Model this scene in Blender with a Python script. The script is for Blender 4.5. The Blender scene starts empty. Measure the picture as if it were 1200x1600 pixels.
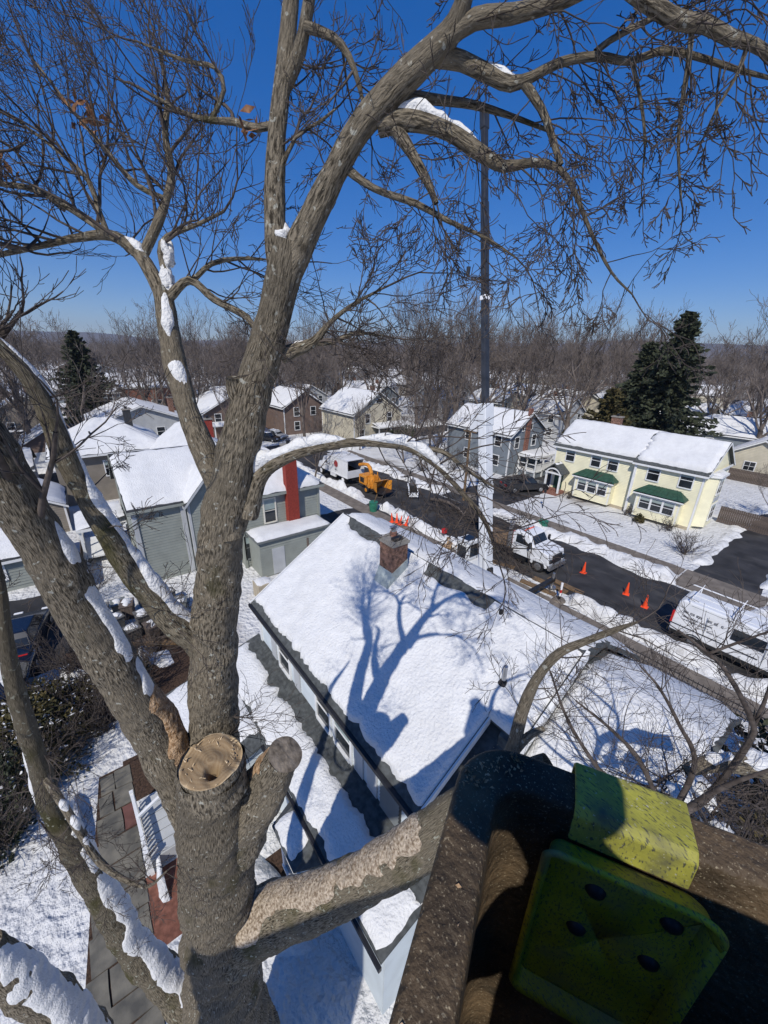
import bpy, bmesh, math, random
import numpy as np
from mathutils import Vector, Matrix

# ------------------------------------------------------------------ camera, world, sun
SC = bpy.context.scene
COL = SC.collection
FPX, PITCH, ROLL, HEAD, CAMZ = 625.0, math.radians(21.8), math.radians(1.25), math.radians(52), 15.0
RT = Vector((math.cos(HEAD), math.sin(HEAD), 0)); FW = Vector((-math.sin(HEAD), math.cos(HEAD), 0)); UPV = Vector((0, 0, 1))
cfw = FW * math.cos(PITCH) - UPV * math.sin(PITCH)
cup0 = FW * math.sin(PITCH) + UPV * math.cos(PITCH)
crt = RT * math.cos(ROLL) + cup0 * math.sin(ROLL)
cup = cup0 * math.cos(ROLL) - RT * math.sin(ROLL)
cam_d = bpy.data.cameras.new('camera'); cam = bpy.data.objects.new('camera', cam_d); COL.objects.link(cam)
m = Matrix.Identity(4)
for i in range(3):
    m[i][0] = crt[i]; m[i][1] = cup[i]; m[i][2] = -cfw[i]
m[2][3] = CAMZ
cam.matrix_world = m
cam_d.sensor_fit = 'VERTICAL'; cam_d.sensor_height = 36; cam_d.lens = 36 * FPX / 1600
cam_d.clip_start = 0.02; cam_d.clip_end = 20000
SC.camera = cam

def ray(px, py):            # direction of a photo pixel, unit depth along the optical axis
    return cfw + crt * ((px - 600) / FPX) - cup * ((py - 800) / FPX)

SUN = ray(738, 1092).normalized()            # the way the sunlight travels
elev = math.asin(-SUN.z)
W = bpy.data.worlds.new('World'); SC.world = W; W.use_nodes = True
nt = W.node_tree; bg = nt.nodes['Background']
sky = nt.nodes.new('ShaderNodeTexSky'); sky.sky_type = 'NISHITA'; sky.sun_disc = False
sky.sun_elevation = elev; sky.sun_rotation = math.atan2(-SUN.x, -SUN.y)
sky.altitude = 60; sky.air_density = 0.8; sky.dust_density = 0.0; sky.ozone_density = 7.0
gam = nt.nodes.new('ShaderNodeGamma'); gam.inputs[1].default_value = 0.64       # one even grade of the whole sky: flatter and a deeper blue
hsv = nt.nodes.new('ShaderNodeHueSaturation'); hsv.inputs['Saturation'].default_value = 1.6; hsv.inputs['Value'].default_value = 1.68; hsv.inputs['Hue'].default_value = .518
nt.links.new(sky.outputs[0], gam.inputs[0]); nt.links.new(gam.outputs[0], hsv.inputs['Color']); nt.links.new(hsv.outputs[0], bg.inputs[0]); bg.inputs[1].default_value = 0.12
sl = bpy.data.lights.new('sun', 'SUN'); sl.energy = 4.0; sl.angle = math.radians(0.53); sl.color = (1.0, 0.955, 0.885)
so = bpy.data.objects.new('sun', sl); COL.objects.link(so)
so.rotation_euler = SUN.to_track_quat('-Z', 'Y').to_euler(); so.location = (0, 0, 60)
SC.view_settings.view_transform = 'Standard'; SC.view_settings.look = 'None'
SC.view_settings.exposure = 0.0; SC.view_settings.gamma = 1
SC.render.engine = 'CYCLES'
SC.cycles.max_bounces = 5; SC.cycles.diffuse_bounces = 3; SC.cycles.glossy_bounces = 2; SC.cycles.transmission_bounces = 2
SC.cycles.use_denoising = True

rng = np.random.default_rng(7); R = random.Random(5)

# ------------------------------------------------------------------ materials
def mat(name, c, rough=.8, var=.18, scale=4., c2=None, bump=0., bscale=40., metal=0., spec=.3, stretch=(1, 1, 1), bdist=.02, detail=5, coat=0, lo=.35, hi=.65, uv=False):
    mm = bpy.data.materials.new(name); mm.use_nodes = True
    n = mm.node_tree.nodes; l = mm.node_tree.links; b = n['Principled BSDF']
    b.inputs['Roughness'].default_value = rough; b.inputs['Metallic'].default_value = metal
    b.inputs['Specular IOR Level'].default_value = spec
    if coat: b.inputs['Coat Weight'].default_value = coat
    tc = n.new('ShaderNodeTexCoord'); mp = n.new('ShaderNodeMapping'); mp.inputs['Scale'].default_value = stretch
    l.new(tc.outputs['UV' if uv else 'Object'], mp.inputs[0])
    nz = n.new('ShaderNodeTexNoise'); nz.inputs['Scale'].default_value = scale; nz.inputs['Detail'].default_value = detail
    l.new(mp.outputs[0], nz.inputs['Vector'])
    rp = n.new('ShaderNodeValToRGB')
    a = [x * (1 - var) for x in c]; d = [min(1, x * (1 + var)) for x in c] if c2 is None else c2
    rp.color_ramp.elements[0].color = (*a, 1); rp.color_ramp.elements[1].color = (*d, 1)
    rp.color_ramp.elements[0].position = lo; rp.color_ramp.elements[1].position = hi
    l.new(nz.outputs[0], rp.inputs[0]); l.new(rp.outputs[0], b.inputs['Base Color'])
    if bump:
        n2 = n.new('ShaderNodeTexNoise'); n2.inputs['Scale'].default_value = bscale; n2.inputs['Detail'].default_value = 5
        l.new(mp.outputs[0], n2.inputs['Vector'])
        bp = n.new('ShaderNodeBump'); bp.inputs['Strength'].default_value = bump; bp.inputs['Distance'].default_value = bdist
        l.new(n2.outputs[0], bp.inputs['Height']); l.new(bp.outputs[0], b.inputs['Normal'])
    return mm

def overlay(mm, col, scale, lo, hi, coord='Object', detail=6, stretch=(1, 1, 1)):   # a second colour laid over a material in patches
    n = mm.node_tree.nodes; l = mm.node_tree.links; b = n['Principled BSDF']
    src = b.inputs['Base Color'].links[0].from_socket
    tc = n.new('ShaderNodeTexCoord'); mp = n.new('ShaderNodeMapping'); mp.inputs['Scale'].default_value = stretch
    l.new(tc.outputs[coord], mp.inputs[0])
    nz = n.new('ShaderNodeTexNoise'); nz.inputs['Scale'].default_value = scale; nz.inputs['Detail'].default_value = detail
    l.new(mp.outputs[0], nz.inputs['Vector'])
    rp = n.new('ShaderNodeValToRGB'); rp.color_ramp.elements[0].position = lo; rp.color_ramp.elements[1].position = hi
    l.new(nz.outputs[0], rp.inputs[0])
    mx = n.new('ShaderNodeMix'); mx.data_type = 'RGBA'
    l.new(rp.outputs[0], mx.inputs[0]); l.new(src, mx.inputs[6]); mx.inputs[7].default_value = (*col, 1)
    l.new(mx.outputs[2], b.inputs['Base Color'])
    return mm

X = {}
X['snow'] = mat('snow', (0.721, 0.717, 0.701), .65, .03, 2.5, bump=.6, bscale=9, bdist=.06, spec=.2)
X['roof_snow'] = mat('roof_snow', (0.700, 0.696, 0.680), .6, .02, 3, c2=(0.740, 0.736, 0.720), bump=1., bscale=13, bdist=.05, spec=.2, detail=9)
overlay(X['roof_snow'], (0.646, 0.642, 0.626), .9, .5, .75, detail=9)
X['bank_snow'] = mat('bank_snow', (.56, .55, .53), .7, .12, 2.2, c2=(0.721, 0.717, 0.701), bump=1., bscale=7, bdist=.1, spec=.2, lo=.3, hi=.5)
X['limb_snow'] = mat('limb_snow', (0.721, 0.717, 0.701), .6, .05, 20, bump=.9, bscale=45, bdist=.02)
X['ground'] = mat('ground_snow', (0.661, 0.657, 0.641), .7, .05, .8, bump=1., bscale=3.4, bdist=.28, spec=.2, c2=(0.731, 0.727, 0.711), detail=9)
overlay(X['ground'], (.16, .12, .085), .055, .60, .66, detail=9)
X['asphalt'] = mat('asphalt', (.036, .035, .036), .75, .35, .7, bump=.3, bscale=60, bdist=.01, detail=9)
overlay(X['asphalt'], (.085, .08, .075), .9, .55, .75, detail=9, stretch=(.35, 1, 1))
X['concrete'] = mat('concrete', (.17, .145, .12), .85, .25, 1.2, bump=.25, bscale=30, bdist=.01, detail=8)
X['mulch'] = mat('mulch', (.060, .036, .024), .95, .5, 14, bump=.8, bscale=40, bdist=.03)
X['brickpave'] = mat('brick_paving', (.18, .075, .05), .9, .3, 6, bump=.3, bscale=20)
X['slate'] = mat('flagstone', (.13, .125, .11), .85, .35, 2.0, bump=.35, bscale=14, c2=(.19, .175, .14))
X['slate_red'] = mat('flagstone_red', (.13, .06, .05), .85, .3, 2.0, bump=.35, bscale=14)
X['shingle'] = mat('roof_shingle', (.075, .08, .078), .9, .3, 7, bump=.4, bscale=50, bdist=.01)
X['shingle_dark'] = mat('dark_roof_shingle', (.04, .042, .045), .9, .3, 7, bump=.4, bscale=50, bdist=.01)
X['siding_white'] = mat('white_siding', (.52, .57, .59), .6, .06, 2, bump=.05)
X['siding_sage'] = mat('sage_siding', (.27, .285, .25), .65, .08, 1.4)
X['siding_yellow'] = mat('yellow_siding', (.82, .77, .54), .65, .05, 1.4)
X['siding_grey'] = mat('blue_grey_siding', (.19, .215, .235), .65, .08, 1.4)
X['siding_tan'] = mat('tan_siding', (.24, .21, .17), .7, .12, 1.4)
X['siding_cream'] = mat('cream_siding', (.55, .50, .38), .7, .08, 1.4)
X['siding_brown'] = mat('brown_siding', (.17, .12, .095), .7, .12, 1.4)
X['siding_pale'] = mat('pale_siding', (.45, .46, .46), .7, .08, 1.4)
X['trim'] = mat('white_trim', (.74, .74, .72), .5, .05, 3)
X['trim_cream'] = mat('cream_trim', (.66, .63, .54), .5, .05, 3)
X['trim_grey'] = mat('grey_trim', (.16, .17, .165), .6, .08, 3)
X['glass'] = mat('window_glass', (.02, .024, .028), .06, .4, .8, spec=.6)
X['blind'] = mat('window_blind', (.30, .36, .34), .35, .1, 2, spec=.5)
X['brick'] = mat('brick_red', (.21, .085, .06), .9, .35, 9, bump=.3, c2=(.30, .15, .11))
X['brick_old'] = mat('weathered_brick', (.15, .085, .06), .92, .4, 8, bump=.3, c2=(.30, .17, .12), bscale=60)
X['mortar'] = mat('mortar', (.25, .23, .2), .95, .15, 9)
X['red_paint'] = mat('red_painted_brick', (.28, .045, .03), .75, .18, 9, bump=.3)
X['lead'] = mat('grey_lead_flashing', (.36, .40, .38), .6, .2, 3, bump=.2, bscale=12)
X['metal'] = mat('galvanised_metal', (.42, .42, .42), .38, .15, 5, metal=.8)
X['black_metal'] = mat('black_metal', (.02, .02, .022), .45, .2, 5)
X['rubber'] = mat('rubber', (.02, .02, .02), .85, .2, 8)
X['van_white'] = mat('white_vehicle_paint', (.72, .73, .74), .28, .05, 1.2, coat=.4)
overlay(X['van_white'], (.42, .40, .36), 1.6, .62, .8)
X['crane_white'] = mat('white_crane_paint', (.70, .71, .71), .4, .06, 1.2, coat=.2)
overlay(X['crane_white'], (.38, .37, .35), 1.4, .60, .78, stretch=(1, 1, .3))
X['crane_dark'] = mat('dark_boom_paint', (.035, .038, .045), .35, .25, 2)
X['orange'] = mat('orange_machine_paint', (.62, .25, .03), .45, .2, 4, coat=.2)
overlay(X['orange'], (.22, .10, .03), 3.5, .58, .72)
X['cone'] = mat('orange_cone_plastic', (.85, .085, .025), .5, .1, 4)
X['reflect'] = mat('white_reflective_band', (.8, .8, .8), .35, .05, 4)
X['red'] = mat('red_plastic', (.50, .02, .02), .3, .1, 4)
X['green_metal'] = mat('green_metal_roof', (.028, .075, .05), .5, .2, 3)
X['green'] = mat('green_plastic', (.03, .17, .11), .5, .2, 3)
X['blue'] = mat('blue_tarp', (.02, .16, .50), .45, .2, 4, bump=.5, bscale=12)
X['fence'] = mat('weathered_fence_wood', (.11, .085, .07), .9, .3, 3, stretch=(6, 6, .8))
X['plank'] = mat('brown_timber', (.17, .11, .06), .85, .35, 2.5, stretch=(1, 5, 5))
X['car_blue'] = mat('dark_blue_car_paint', (.006, .009, .018), .25, .2, 2, coat=.6)
X['car_black'] = mat('black_car_paint', (.012, .012, .014), .25, .2, 2, coat=.6)
X['car_red'] = mat('dark_red_car_paint', (.20, .015, .02), .25, .2, 2, coat=.6)
X['car_silver'] = mat('silver_car_paint', (.35, .36, .37), .3, .1, 2, coat=.5)
X['tote'] = mat('grey_brown_plastic', (.12, .115, .105), .6, .3, 3)
X['tan_box'] = mat('tan_cabinet_paint', (.42, .36, .26), .6, .1, 3)
X['needle'] = mat('dark_conifer_needles', (.022, .032, .018), .8, .5, 2.2, c2=(.065, .075, .04))
X['needle_gold'] = mat('olive_conifer_needles', (.045, .05, .018), .8, .4, 1.6, c2=(.11, .085, .03))
X['twig'] = mat('twig_bark', (.055, .042, .034), .85, .3, 8, c2=(.105, .085, .072))
X['far_bark'] = mat('far_tree_bark', (.11, .088, .074), .9, .3, .6, c2=(.20, .165, .14))
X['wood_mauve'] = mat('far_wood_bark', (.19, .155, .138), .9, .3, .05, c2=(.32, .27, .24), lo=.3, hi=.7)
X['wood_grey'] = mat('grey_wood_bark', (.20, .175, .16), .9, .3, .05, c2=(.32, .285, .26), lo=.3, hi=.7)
X['logo_red'] = mat('dark_red_print', (.30, .03, .03), .5, .1, 4)
X['print'] = mat('grey_print', (.12, .12, .13), .5, .1, 4)
X['hill'] = mat('wooded_hill', (.085, .075, .075), .95, .25, .004, c2=(.12, .10, .095))
X['leaf'] = mat('dead_oak_leaf', (.23, .10, .05), .8, .35, 30, c2=(.40, .21, .11))
X['skin'] = mat('skin', (.5, .3, .22), .6, .05, 5)
X['jacket'] = mat('work_jacket_cloth', (.035, .04, .05), .85, .2, 12, bump=.3)

def bark_mat(name, dark, light, lichen, moss, moss_lo, lich_lo=.63):
    mm = bpy.data.materials.new(name); mm.use_nodes = True
    n = mm.node_tree.nodes; l = mm.node_tree.links; b = n['Principled BSDF']; b.inputs['Roughness'].default_value = .9
    b.inputs['Specular IOR Level'].default_value = .15
    tc = n.new('ShaderNodeTexCoord')
    def noise(sc, st, det=6, coord='UV', dist=0.):
        mp = n.new('ShaderNodeMapping'); mp.inputs['Scale'].default_value = st; l.new(tc.outputs[coord], mp.inputs[0])
        z = n.new('ShaderNodeTexNoise'); z.inputs['Scale'].default_value = sc; z.inputs['Detail'].default_value = det
        z.inputs['Distortion'].default_value = dist; l.new(mp.outputs[0], z.inputs['Vector']); return z
    def ramp(s, a, c, p0, p1):
        r_ = n.new('ShaderNodeValToRGB'); r_.color_ramp.elements[0].color = (*a, 1); r_.color_ramp.elements[1].color = (*c, 1)
        r_.color_ramp.elements[0].position = p0; r_.color_ramp.elements[1].position = p1; l.new(s, r_.inputs[0]); return r_
    def mix(fac, s, c):
        mx = n.new('ShaderNodeMix'); mx.data_type = 'RGBA'; l.new(fac, mx.inputs[0]); l.new(s, mx.inputs[6]); mx.inputs[7].default_value = (*c, 1); return mx.outputs[2]
    ridge = noise(12, (4.6, 1.15, 1), 10, 'UV', .35); ridge.inputs['Roughness'].default_value = .62
    fine = noise(60, (2.0, 1, 1), 6)
    base = ramp(ridge.outputs[0], dark, light, .40, .56)
    big = ramp(noise(2.1, (1, 1, 1), 5, 'Object').outputs[0], (0, 0, 0), (1, 1, 1), .45, .75)
    c = mix(big.outputs[0], base.outputs[0], tuple(x * .75 for x in light))
    ms = ramp(noise(2.6, (1, 1, .6), 8, 'Object').outputs[0], (0, 0, 0), (.85, .85, .85), moss_lo, moss_lo + .12)
    c = mix(ms.outputs[0], c, moss)
    li = ramp(noise(22, (1, 1, 1), 9, 'Object', .2).outputs[0], (0, 0, 0), (.9, .9, .9), lich_lo, lich_lo + .05)
    c = mix(li.outputs[0], c, lichen)
    l.new(c, b.inputs['Base Color'])
    add = n.new('ShaderNodeMath'); add.operation = 'MULTIPLY_ADD'; add.inputs[1].default_value = .35
    l.new(fine.outputs[0], add.inputs[0]); l.new(ridge.outputs[0], add.inputs[2])
    bp = n.new('ShaderNodeBump'); bp.inputs['Strength'].default_value = .95; bp.inputs['Distance'].default_value = .035
    l.new(add.outputs[0], bp.inputs['Height']); l.new(bp.outputs[0], b.inputs['Normal'])
    return mm
X['bark'] = bark_mat('maple_bark', (.046, .038, .027), (.275, .232, .168), (.46, .45, .38), (.060, .055, .022), .62)
X['bark_moss'] = bark_mat('mossy_bark', (.046, .038, .026), (.265, .225, .158), (.42, .42, .33), (.075, .070, .025), .56, .62)
X['sawdust'] = mat('sawdust', (.36, .20, .09), .95, .35, 30, c2=(.60, .42, .26), bump=.9, bscale=55, bdist=.03)
X['sawsnow'] = mat('sawdust_on_snow', (.30, .215, .135), .9, .35, 34, c2=(.60, .50, .38), bump=.9, bscale=55, bdist=.03)

def cut_mat():
    mm = mat('fresh_cut_wood', (.60, .45, .27), .85, .15, 26, c2=(.72, .57, .37), bump=.5, bscale=90, bdist=.006)
    n = mm.node_tree.nodes; l = mm.node_tree.links; b = n['Principled BSDF']
    src = b.inputs['Base Color'].links[0].from_socket
    tc = n.new('ShaderNodeTexCoord'); gr = n.new('ShaderNodeTexGradient'); gr.gradient_type = 'SPHERICAL'
    mp = n.new('ShaderNodeMapping'); mp.inputs['Scale'].default_value = (3.1, 3.1, .01); l.new(tc.outputs['Object'], mp.inputs[0]); l.new(mp.outputs[0], gr.inputs[0])
    nz = n.new('ShaderNodeTexNoise'); nz.inputs['Scale'].default_value = 7; l.new(tc.outputs['Object'], nz.inputs['Vector'])
    ad = n.new('ShaderNodeMath'); ad.operation = 'MULTIPLY_ADD'; ad.inputs[1].default_value = .22; l.new(nz.outputs[0], ad.inputs[0]); l.new(gr.outputs[0], ad.inputs[2])
    rp = n.new('ShaderNodeValToRGB'); rp.color_ramp.elements[0].position = .27; rp.color_ramp.elements[1].position = .34
    l.new(ad.outputs[0], rp.inputs[0])
    mx = n.new('ShaderNodeMix'); mx.data_type = 'RGBA'; l.new(rp.outputs[0], mx.inputs[0]); l.new(src, mx.inputs[6]); mx.inputs[7].default_value = (.30, .215, .125, 1)
    # growth rings and the scratches of the saw
    wv = n.new('ShaderNodeTexWave'); wv.wave_type = 'RINGS'; wv.rings_direction = 'Z'; wv.inputs['Scale'].default_value = 9; wv.inputs['Distortion'].default_value = 2.5; wv.inputs['Detail'].default_value = 3; l.new(tc.outputs['Object'], wv.inputs['Vector'])
    sw = n.new('ShaderNodeTexNoise'); sw.inputs['Scale'].default_value = 12; mp2 = n.new('ShaderNodeMapping'); mp2.inputs['Scale'].default_value = (1, 9, 1); mp2.inputs['Rotation'].default_value = (0, 0, .9); l.new(tc.outputs['Object'], mp2.inputs[0]); l.new(mp2.outputs[0], sw.inputs['Vector'])
    ml = n.new('ShaderNodeMath'); ml.operation = 'MULTIPLY'; l.new(wv.outputs[1], ml.inputs[0]); l.new(sw.outputs[0], ml.inputs[1])
    m2 = n.new('ShaderNodeMix'); m2.data_type = 'RGBA'; m2.blend_type = 'MULTIPLY'; l.new(ml.outputs[0], m2.inputs[0]); l.new(mx.outputs[2], m2.inputs[6]); m2.inputs[7].default_value = (.72, .64, .55, 1)
    l.new(m2.outputs[2], b.inputs['Base Color']); return mm
X['cut'] = cut_mat()
X['old_cut'] = mat('weathered_cut_wood', (.13, .105, .08), .9, .3, 14, c2=(.24, .20, .155), bump=.5, bscale=40)
X['bucket'] = mat('grimy_fibreglass', (.05, .036, .022), .62, .4, 7, c2=(.14, .095, .052), bump=.9, bscale=60, bdist=.010, detail=9)
overlay(X['bucket'], (.28, .23, .15), 260, .60, .70, detail=5)
overlay(X['bucket'], (.04, .032, .022), 9, .58, .8, detail=9)
X['saddle'] = mat('grimy_yellow_fibreglass', (.24, .23, .05), .6, .3, 9, c2=(.40, .38, .06), bump=.5, bscale=70, bdist=.004, detail=9)
overlay(X['saddle'], (.07, .07, .045), 110, .54, .66, detail=8, stretch=(1, 4, 1)); overlay(X['saddle'], (.10, .095, .06), 14, .52, .70, detail=10); overlay(X['saddle'], (.40, .38, .26), 190, .66, .70, detail=3)
X['bucket_yellow'] = mat('scuffed_yellow_fibreglass', (.40, .37, .018), .5, .22, 7, c2=(.50, .46, .04), bump=.3, bscale=60, bdist=.004)
overlay(X['bucket_yellow'], (.09, .095, .045), 120, .56, .64, detail=6, stretch=(1, 5, 1))
overlay(X['bucket_yellow'], (.12, .12, .06), 210, .58, .66, detail=4)
overlay(X['bucket_yellow'], (.20, .19, .08), 9, .50, .72, detail=10)

# ------------------------------------------------------------------ mesh helpers
BASE = {}
class MB:
    def __init__(s): s.v = []; s.f = []; s.n = 0; s.uv = None
    def add(s, V, F):
        V = np.asarray(V, float).reshape(-1, 3); k = s.n
        s.v.append(V); s.f.extend([tuple(int(i) + k for i in f) for f in F]); s.n += len(V); return s
    def box(s, x0, x1, y0, y1, z0, z1):
        V = [(x0, y0, z0), (x1, y0, z0), (x1, y1, z0), (x0, y1, z0), (x0, y0, z1), (x1, y0, z1), (x1, y1, z1), (x0, y1, z1)]
        return s.add(V, [(0, 3, 2, 1), (4, 5, 6, 7), (0, 1, 5, 4), (1, 2, 6, 5), (2, 3, 7, 6), (3, 0, 4, 7)])
    def prism(s, poly, axis, a, b):       # polygon drawn in the two other axes, swept along axis from a to b
        n = len(poly); V = []
        for t in (a, b):
            for p, q in poly:
                V.append({'x': (t, p, q), 'y': (p, t, q), 'z': (p, q, t)}[axis])
        F = [tuple(range(n)), tuple(range(2 * n - 1, n - 1, -1))]
        F += [(i, i + n, (i + 1) % n + n, (i + 1) % n) for i in range(n)]
        return s.add(V, F)
    def tube(s, pts, rad, sides=6, cap=True):
        V, F = tube_arrays(pts, rad, sides, cap); return s.add(V, F)
    def cyl(s, p, q, r0, r1=None, sides=12): return s.tube([p, q], [r0, r0 if r1 is None else r1], sides)
    def quad(s, a, b, c, d): return s.add([a, b, c, d], [(0, 1, 2, 3)])
    def bar(s, p, q, w, h=None):           # square bar between two points
        p = Vector(p); q = Vector(q); d = (q - p).normalized(); h = w if h is None else h
        u = d.cross(Vector((0, 0, 1)));
        if u.length < 1e-4: u = Vector((1, 0, 0))
        u.normalize(); w2 = u.cross(d)
        V = [p + u * (a * w / 2) + w2 * (b * h / 2) for a, b in ((-1, -1), (1, -1), (1, 1), (-1, 1))]
        V += [v + (q - p) for v in V]
        return s.add([tuple(v) for v in V], [(0, 1, 2, 3), (7, 6, 5, 4), (0, 4, 5, 1), (1, 5, 6, 2), (2, 6, 7, 3), (3, 7, 4, 0)])
    def grid(s, G):
        nu, nv = G.shape[:2]; idx = np.arange(nu * nv).reshape(nu, nv)
        F = np.stack([idx[:-1, :-1], idx[1:, :-1], idx[1:, 1:], idx[:-1, 1:]], -1).reshape(-1, 4)
        return s.add(G.reshape(-1, 3), F.tolist())
    def verts(s): return np.concatenate(s.v) if s.v else np.zeros((0, 3))
    def xf(s, M):
        M = np.array(M); s.v = [v @ M[:3, :3].T + M[:3, 3] for v in s.v]; return s

def frames(P):
    T = np.gradient(P, axis=0); T /= np.linalg.norm(T, axis=1)[:, None] + 1e-12
    U = np.zeros_like(P); r = np.array([0, 0, 1.]) if abs(T[0][2]) < .9 else np.array([1., 0, 0])
    u = r - T[0] * (r @ T[0])
    for i in range(len(P)):
        u = u - T[i] * (u @ T[i]); u = u / (np.linalg.norm(u) + 1e-12); U[i] = u
    return T, U, np.cross(T, U)
def tube_arrays(pts, rad, sides, cap=True):
    P = np.array([tuple(p) for p in pts], float); r = np.asarray(rad, float); T, U, B = frames(P)
    a = np.arange(sides) * 2 * math.pi / sides
    V = P[:, None] + r[:, None, None] * (np.cos(a)[None, :, None] * U[:, None] + np.sin(a)[None, :, None] * B[:, None])
    n = len(P); F = []
    for i in range(n - 1):
        for j in range(sides):
            k = (j + 1) % sides; F.append((i * sides + j, i * sides + k, (i + 1) * sides + k, (i + 1) * sides + j))
    if cap: F.append(tuple(range(sides - 1, -1, -1))); F.append(tuple((n - 1) * sides + j for j in range(sides)))
    return V.reshape(-1, 3), F

def obj(name, mb, material, parent=None, smooth=False, kind=None, label=None, bevel=0, local=False, bseg=2):
    me = bpy.data.meshes.new(name); V = mb.verts()
    if parent is not None and not local and parent.name in BASE: V = V - np.array(BASE[parent.name])
    me.from_pydata(V.tolist(), [], mb.f)
    if mb.uv is not None:
        ul = me.uv_layers.new(name='UVMap'); li = np.zeros(len(me.loops), np.int32); me.loops.foreach_get('vertex_index', li)
        ul.data.foreach_set('uv', np.asarray(mb.uv)[li].astype(np.float32).ravel())
    me.materials.append(X[material] if isinstance(material, str) else material)
    if smooth: me.polygons.foreach_set('use_smooth', np.ones(len(me.polygons), bool))
    me.update()
    o = bpy.data.objects.new(name, me); COL.objects.link(o)
    if parent is not None:
        o.parent = parent
        if parent.name in BASE: BASE[o.name] = BASE[parent.name]
    if kind: o['kind'] = kind
    if label: o['label'] = label
    if bevel:
        bm_ = o.modifiers.new('bevel', 'BEVEL'); bm_.width = bevel; bm_.segments = bseg; bm_.limit_method = 'ANGLE'; bm_.angle_limit = .6
    return o
def thing(name, label, cat, loc=(0, 0, 0), rotz=0, group=None, local=False):
    o = bpy.data.objects.new(name, None); COL.objects.link(o); o.empty_display_size = .2
    o.location = loc; o.rotation_euler = (0, 0, rotz); o['label'] = label; o['category'] = cat
    if group: o['group'] = group
    if not local and not rotz: BASE[o.name] = tuple(loc)
    return o
def tag(o, label, cat, group=None):
    o['label'] = label; o['category'] = cat
    if group: o['group'] = group
    return o
def one(name, mb, material, label, cat, loc, group=None, **k):      # a thing that is one mesh, its origin at its base
    mb.v = [v - np.array(loc) for v in mb.v]
    o = obj(name, mb, material, **k); o.location = loc; return tag(o, label, cat, group)
def struct(name, mb, material, **k): return obj(name, mb, material, kind='structure', **k)
def dup(root, loc, rotz=None, label=None, scale=None):
    r = root.copy(); COL.objects.link(r); r.location = loc
    if rotz is not None: r.rotation_euler = (0, 0, rotz)
    if scale: r.scale = scale
    if label: r['label'] = label
    for ch in root.children:
        c = ch.copy(); COL.objects.link(c); c.parent = r
        for g in ch.children:
            d = g.copy(); COL.objects.link(d); d.parent = c
    return r

class SN:      # cheap smooth noise: sum of random plane waves
    def __init__(s, seed, n=24, f0=1., f1=6.):
        g = np.random.default_rng(seed); d = g.normal(size=(n, 3)); d /= np.linalg.norm(d, axis=1)[:, None]
        f = np.exp(g.uniform(math.log(f0), math.log(f1), n)); s.k = d * f[:, None] * 2 * math.pi; s.p = g.uniform(0, 6.28, n); s.a = 1 / np.sqrt(f / f0); s.a /= np.sqrt((s.a ** 2).sum() / 2)
    def __call__(s, P): return (np.sin(np.asarray(P) @ s.k.T + s.p) * s.a).sum(-1)

def snow_sheet(name, P, th, parent=None, res=.3, rag=(.05, .05, .05, .05), seed=1, lump=.25, material='roof_snow', kind=None, edge=.18):
    # P: four corners, eave-left, eave-right, ridge-right, ridge-left; rag: raggedness of the eave, right, ridge and left edges
    P = [np.array(p, float) for p in P]
    L = np.linalg.norm(P[1] - P[0]); Wd = np.linalg.norm(P[3] - P[0])
    nu = max(4, int(L / res)); nv = max(4, int(Wd / res))
    a = np.linspace(0, 1, nu)[:, None] * np.ones((1, nv)); b = np.ones((nu, 1)) * np.linspace(0, 1, nv)[None]
    s1 = SN(seed, 30, .5, 6.); zz = np.zeros_like(a)
    e = lambda A, B, k: np.abs(s1(np.stack([A * L, B * Wd, zz + k * 7.3], -1)))
    lo_b = rag[0] * e(a, zz, 1) / Wd; hi_b = 1 - rag[2] * e(a, zz, 2) / Wd
    lo_a = rag[3] * e(zz, b, 3) / L; hi_a = 1 - rag[1] * e(zz, b, 4) / L
    aa = lo_a + (hi_a - lo_a) * a; bb = lo_b + (hi_b - lo_b) * b
    Q = ((1 - aa) * (1 - bb))[..., None] * P[0] + (aa * (1 - bb))[..., None] * P[1] + (aa * bb)[..., None] * P[2] + ((1 - aa) * bb)[..., None] * P[3]
    N = np.cross(P[1] - P[0], P[3] - P[0]); N /= np.linalg.norm(N)
    if N[2] < 0: N = -N
    d = np.minimum(np.minimum(a * L, (1 - a) * L), np.minimum(b * Wd, (1 - b) * Wd))
    s2 = SN(seed + 50, 24, .12, 1.6)
    h = th * np.clip(d / edge, 0, 1) ** .5 * (1 + lump * s2(Q)) - .004 * (d < 1e-6)
    mb = MB(); mb.grid(Q + N * h[..., None])
    return obj(name, mb, material, parent, smooth=True, kind=kind)

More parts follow.
